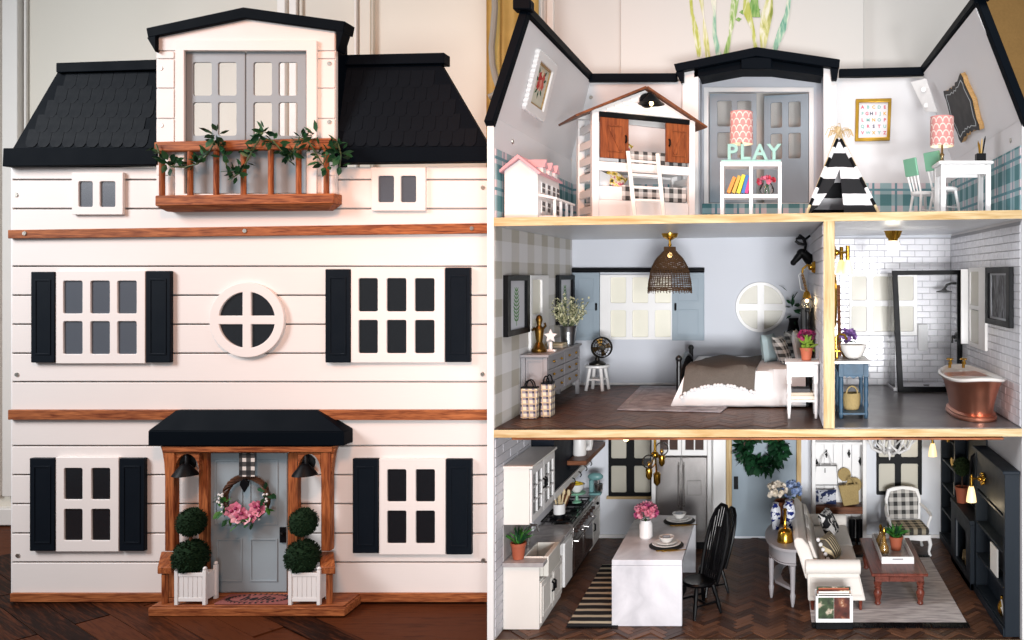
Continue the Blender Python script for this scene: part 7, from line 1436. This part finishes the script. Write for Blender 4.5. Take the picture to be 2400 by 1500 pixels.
part('firebox', BX(bxw-.006,bxw-.004,.3125,.5595,ZG,-.680), m_black, bc, 0); part('hearth', BX(bx-.012,bx-.0008,.3125,.5595,ZG,ZG+.018), m_slate, bc, .001); part('plinth', BX(bx-.004,bx-.0003,.014,.3120,ZG,ZG+.020), m_slate, bc, .0008); part('plinth', BX(bx-.004,bx-.0003,.560,.775,ZG,ZG+.020), m_slate, bc, .0008)
for k in range(5): one('log', MB().cyl((bx+.006+.004*(k%2),.392+.02*k,ZG+.022+.010*(k%3)),(bx+.014,.412+.02*k,ZG+.052+.008*(k%2)),.0052,n=10), wood('log bark','#6b5a40','#b49b72','z'), 'small split log stacked in the fireplace', 'log', 'logs in the fireplace', .0005)
def small(name, mb, mat, label, cat): return one(name, mb, mat, label, cat, bev=.0006)
small('photo_frame', MB().box(bx+.004,bx+.008,.10,.165,-.7447,-.676), m_cream, 'cream framed panel leaning on the middle shelf of the bookcase', 'picture frame')
small('gold_vase', MB().lathe([(.006,0),(.012,.012),(.012,.026),(.005,.040),(.006,.048),(.004,.048)],(bx+.014,.085,-.8317),16), m_gold, 'round gold vase on the low near shelf of the bookcase', 'vase')
mb = MB(); rnd = random.Random(5)
for k in range(16): t = rnd.uniform(0,6.28); mb.tube([(bx+.012,.055,ZG+.021),(bx+.012+.004*math.cos(t),.055+.012*math.sin(t),ZG+.04),(bx+.010+.006*math.cos(t),.055+.020*math.sin(t),ZG+.048+rnd.uniform(0,.02))],.0022,5)
small('coral', mb, m_cream, 'white coral piece standing at the foot of the bookcase', 'ornament')
small('white_jar', MB().lathe([(.008,0),(.012,.006),(.012,.022),(.006,.028),(.003,.032)],(bx+.014,.20,-.5737),16), m_white, 'small white jar on the upper near shelf of the bookcase', 'jar')
small('basket', MB().lathe([(.010,0),(.013,.012),(.012,.024),(.010,.024),(.009,.003)],(bx+.016,.64,-.5897),16), m_straw, 'tiny straw basket on the far shelves of the bookcase', 'basket')
small('bowl', MB().lathe([(.006,0),(.013,.012),(.0145,.022),(.012,.022),(.004,.004)],(bx+.016,.63,-.5097),16), paint('stone bowl','#8f8f8a',.6), 'grey stone bowl on the far shelves of the bookcase', 'bowl')
small('book', MB().box(bx+.006,bx+.03,.60,.608,-.6697,-.632), m_cream, 'cream book upright on the far bookcase shelf', 'book')
c = V3(bx+.008,.50,-.6656); tpy = potted('clipped round green topiary in terracotta pot on the mantel', c, .0205,.015,.046); part('stem', MB().cyl(c+V3(0,0,.038),c+V3(0,0,.085),.0026), m_twig, tpy, 0)
mb = MB(); rnd = random.Random(9); bc_ = c+V3(0,0,.105)
for i in range(700): u = V3(rnd.gauss(0,1),rnd.gauss(0,1),rnd.gauss(0,1)).normalized(); mb.leaf(bc_+u*.023, (u+V3(rnd.gauss(0,.5),rnd.gauss(0,.5),rnd.gauss(0,.5))), .006,.0035)
f_ = part('foliage_ball', MB().ball(bc_,.0245,n=16,m=10), fabric('olive moss','#26331a',.5,200), tpy, 0); part('sprigs', mb, fabric('olive sprig','#34452a',.5,200), f_, 0, kind='stuff', smooth=0)
wl0 = None
for yy, bz_, sx_, lb_ in ((.215,-.528,.520,'brass wall light with lit glass shade on the near bookcase'),(.640,-.500,.500,'brass wall light with lit glass shade on the far bookcase upright')):
    c = V3(bx-.0005,yy,bz_); s = V3(sx_,yy,bz_-.012); o = thing('wall_light', lb_, 'wall light', c, group='bookcase wall lights')
    part('back_plate', MB().cyl(c,c+V3(-.006,0,0),.017,.013,18).ball(c+V3(-.009,0,0),.007), m_gold, o, .0008); part('arm', MB().tube([c+V3(-.006,0,0),V3(s.x,s.y,c.z),V3(s.x,s.y,c.z+.010)],.0026,8).cyl(s+V3(0,0,.018),s+V3(0,0,-.008),.0042,n=10), m_gold, o, 0)
    for k in range(8): t = k*math.pi/4; part('petal', MB().ball(c+V3(-.004,.0135*math.cos(t),.0135*math.sin(t)),.0042,n=8,m=5), m_gold, o, 0)
    part('shade', MB().lathe([(.006,-.008),(.009,-.018),(.0125,-.038),(.0135,-.048),(.012,-.048),(.008,-.018)], s, 16), m_bulb, o, 0)
    lamp('shade_light','POINT',s+V3(-.004,0,-.058),None,.12,(1,.80,.52),shadow_soft_size=.01)
one('power_cord', MB().tube([at(2272,1180,.33),at(2274,1110,.33),at(2278,1070,.33),at(2290,1058,.31),at(2304,1060,.29)],.0038,8), m_black, 'black cord curving over the top of the near bookcase', 'cord', bev=0)
# hall tree with bags and hats
hy0 = .715; hx0, hx1 = X(1903,hy0), X(2031,hy0)
ht = thing('hall_bench', 'white hall bench with hooks and a brown seat by the back door', 'hall bench', ((hx0+hx1)/2,.75,ZG))
for a, b in ((hx0,hx0+.012),(hx1-.012,hx1)): part('side_panel', BX(a,b,hy0,.7792,ZG,ZC), m_white, ht, .001)
hn = 5; pw = (hx1-hx0-.0246)/hn
for k in range(hn): part('back_board', BX(hx0+.0123+k*pw+.0006,hx0+.0123+(k+1)*pw-.0006,.772,.7792,ZG,ZC-.001), m_white, ht, .0006)
sz_ = Z(1188,hy0); part('seat', BX(hx0+.0125,hx1-.0125,hy0-.004,.7717,sz_-.022,sz_), m_brown, ht, .001)
part('divider', BX((hx0+hx1)/2-.004,(hx0+hx1)/2+.004,hy0,.7717,ZG,sz_-.0223), m_white, ht); part('cubby_shelf', BX(hx0+.0125,hx1-.0125,hy0+.002,.7717,Z(1040,hy0)-.004,Z(1040,hy0)+.004), m_white, ht)
for px, py in ((1937,1064),(1990,1064),(1914,1085),(2016,1082)): p = V3(X(px,.765),.7715,Z(py,.765)); part('hook', MB().prism([(p.x-.006,p.z),(p.x,p.z-.011),(p.x+.006,p.z),(p.x,p.z+.011)],'y',p.y-.003,p.y-.0003).tube([p+V3(0,-.003,.004),p+V3(0,-.014,.006),p+V3(0,-.017,.014)],.0018,5).tube([p+V3(0,-.003,-.004),p+V3(0,-.011,-.010),p+V3(0,-.014,-.004)],.0018,5), m_black, ht, 0)
hb = thing('handbag', 'white handbag with black piping hanging from a hook of the hall bench', 'handbag', at(1936,1100,.745)); xa_, xb_, z0_, z1_ = X(1909,.745), X(1963,.745), Z(1135,.745), Z(1090,.745)
part('bag', MB().box(xa_,xb_,.735,.757,z0_,z1_), m_white, hb, .003); part('piping', MB().tube([(xa_,.7345,z0_),(xb_,.7345,z0_),(xb_-.004,.7345,z1_),(xa_+.004,.7345,z1_)],.0014,5,True).tube([((xa_+xb_)/2-.004,.7345,z1_-.008),((xa_+xb_)/2-.004,.7345,z1_-.022)],.0016,5), m_black, hb, 0); part('handle', MB().tube([(xa_+.018,.738,z1_),(xa_+.026,.748,z1_+.026),((xa_+xb_)/2+.002,.757,z1_+.040),(xb_-.026,.748,z1_+.026),(xb_-.018,.738,z1_)],.0017,6), m_white, hb, 0)
for px, py, yy, r_, lb_ in ((1979,1112,.755,.021,'upper left straw hat on the hall bench wall'),(2003,1136,.752,.023,'lower right straw hat behind the straw bag')): c = at(px,py,yy); one('straw_hat', MB().lathe([(.002,-.012),(r_*.45,-.011),(r_*.5,-.001),(r_,.0),(r_,.0018),(r_*.45,.002),(.002,.002)], (0,0,0), 24).rx(78).mv(*c), m_straw, lb_, 'hat', 'straw hats', 0)
c = V3(X(1994,.728),.728,sz_+.0004); sb = thing('straw_bag', 'woven straw bag sitting on the brown hall bench seat', 'bag', c)
part('bag', MB().hexa([V3(-.024,-.012,0),V3(.026,-.012,0),V3(.034,-.008,.062),V3(-.030,-.008,.066),V3(-.024,.012,0),V3(.026,.012,0),V3(.034,.008,.062),V3(-.030,.008,.066)]).ry(-9).mv(c.x,c.y,c.z+.004), m_straw, sb, .003); part('handle', MB().tube([c+V3(-.016+.030*k/8,-.010,.066+.026*math.sin(math.pi*k/8)) for k in range(9)],.0020,6), m_straw, sb, 0)
tpt = NT('blue and white patterned cloth'); m_bw = tpt.done(tpt.mix(tpt.ma('GREATER_THAN', tpt.noise(60,2), .5), hx('#cfd2da'), hx('#232f57')), .9)
cushion('cushion','blue and white patterned cushion on the hall bench seat',V3(X(1936,.735),.740,sz_+.025),.034,.010,.024,m_bw,(-8,0,0))
for px in (1997,2014): c = V3(X(px,.725),.722,ZG); one('boot', MB().hexa([V3(c.x-.008,c.y-.024,ZG),V3(c.x+.008,c.y-.024,ZG),V3(c.x+.008,c.y-.022,ZG+.012),V3(c.x-.008,c.y-.022,ZG+.012),V3(c.x-.008,c.y+.014,ZG),V3(c.x+.008,c.y+.014,ZG),V3(c.x+.008,c.y+.014,ZG+.022),V3(c.x-.008,c.y+.014,ZG+.022)]).cyl((c.x,c.y+.004,ZG+.01),(c.x,c.y+.004,ZG+.075),.0095,.0105,14), m_black, ('left' if px < 2000 else 'right')+' tall black boot under the hall bench seat', 'boot', 'boots under the bench', .002)
# door wreath
wd = at(1785,1050,YB-.018); wg = thing('wreath', 'full green leaf wreath on the blue grey back door', 'wreath', wd); rr_ = .058
part('ring', MB().tube([wd+V3(rr_*math.cos(t),0,rr_*math.sin(t)) for t in (2*math.pi*k/32 for k in range(32))],.004,6,True), m_twig, wg, 0)
scatter_leaves(wg, [wd+V3(rr_*math.cos(t),-.004,rr_*math.sin(t)) for t in (2*math.pi*k/26 for k in range(27))], leafm[:2], 15, .016, .9, 1.45, .0)
# white antler chandelier
c = V3(X(2085,.45),.45,ZC); an = thing('chandelier', 'white antler chandelier hanging over the living room', 'chandelier', c); m_ant = paint('white resin','#dcdad8',.45,.05)
part('stem', MB().lathe([(.004,0),(.004,-.07),(.008,-.08),(.005,-.10),(.009,-.125),(.003,-.140),(.001,-.150)], c, 12), m_ant, an, 0)
for k in range(8):
    t = 2*math.pi*k/8+.2; u = V3(math.cos(t),math.sin(t),0); v_ = V3(-math.sin(t),math.cos(t),0)
    part('antler', MB().tube([c+V3(0,0,-.118),c+u*.030+V3(0,0,-.126),c+u*.056+v_*.008+V3(0,0,-.112),c+u*.068+v_*.016+V3(0,0,-.082),c+u*.062+v_*.022+V3(0,0,-.058)],[.0045,.0042,.0038,.003,.0015],6).tube([c+u*.050+v_*.006+V3(0,0,-.116),c+u*.052-v_*.016+V3(0,0,-.095),c+u*.046-v_*.020+V3(0,0,-.07)],[.0032,.0026,.0012],6).tube([c+u*.064+v_*.012+V3(0,0,-.098),c+u*.080+v_*.004+V3(0,0,-.085)],[.003,.0013],6), m_ant, an, 0)
g_ = at(1467,1027,.52); pb = thing('pendant_bulb', 'small lit bulb hanging before the left black kitchen window', 'pendant lamp', V3(g_.x,g_.y,ZC))
part('cord', MB().cyl(V3(g_.x,g_.y,ZC),g_+V3(0,0,.012),.0018,n=6), m_gold, pb, 0); part('bulb', MB().ball(g_,.0095,n=12,m=8), m_hot, pb, 0)
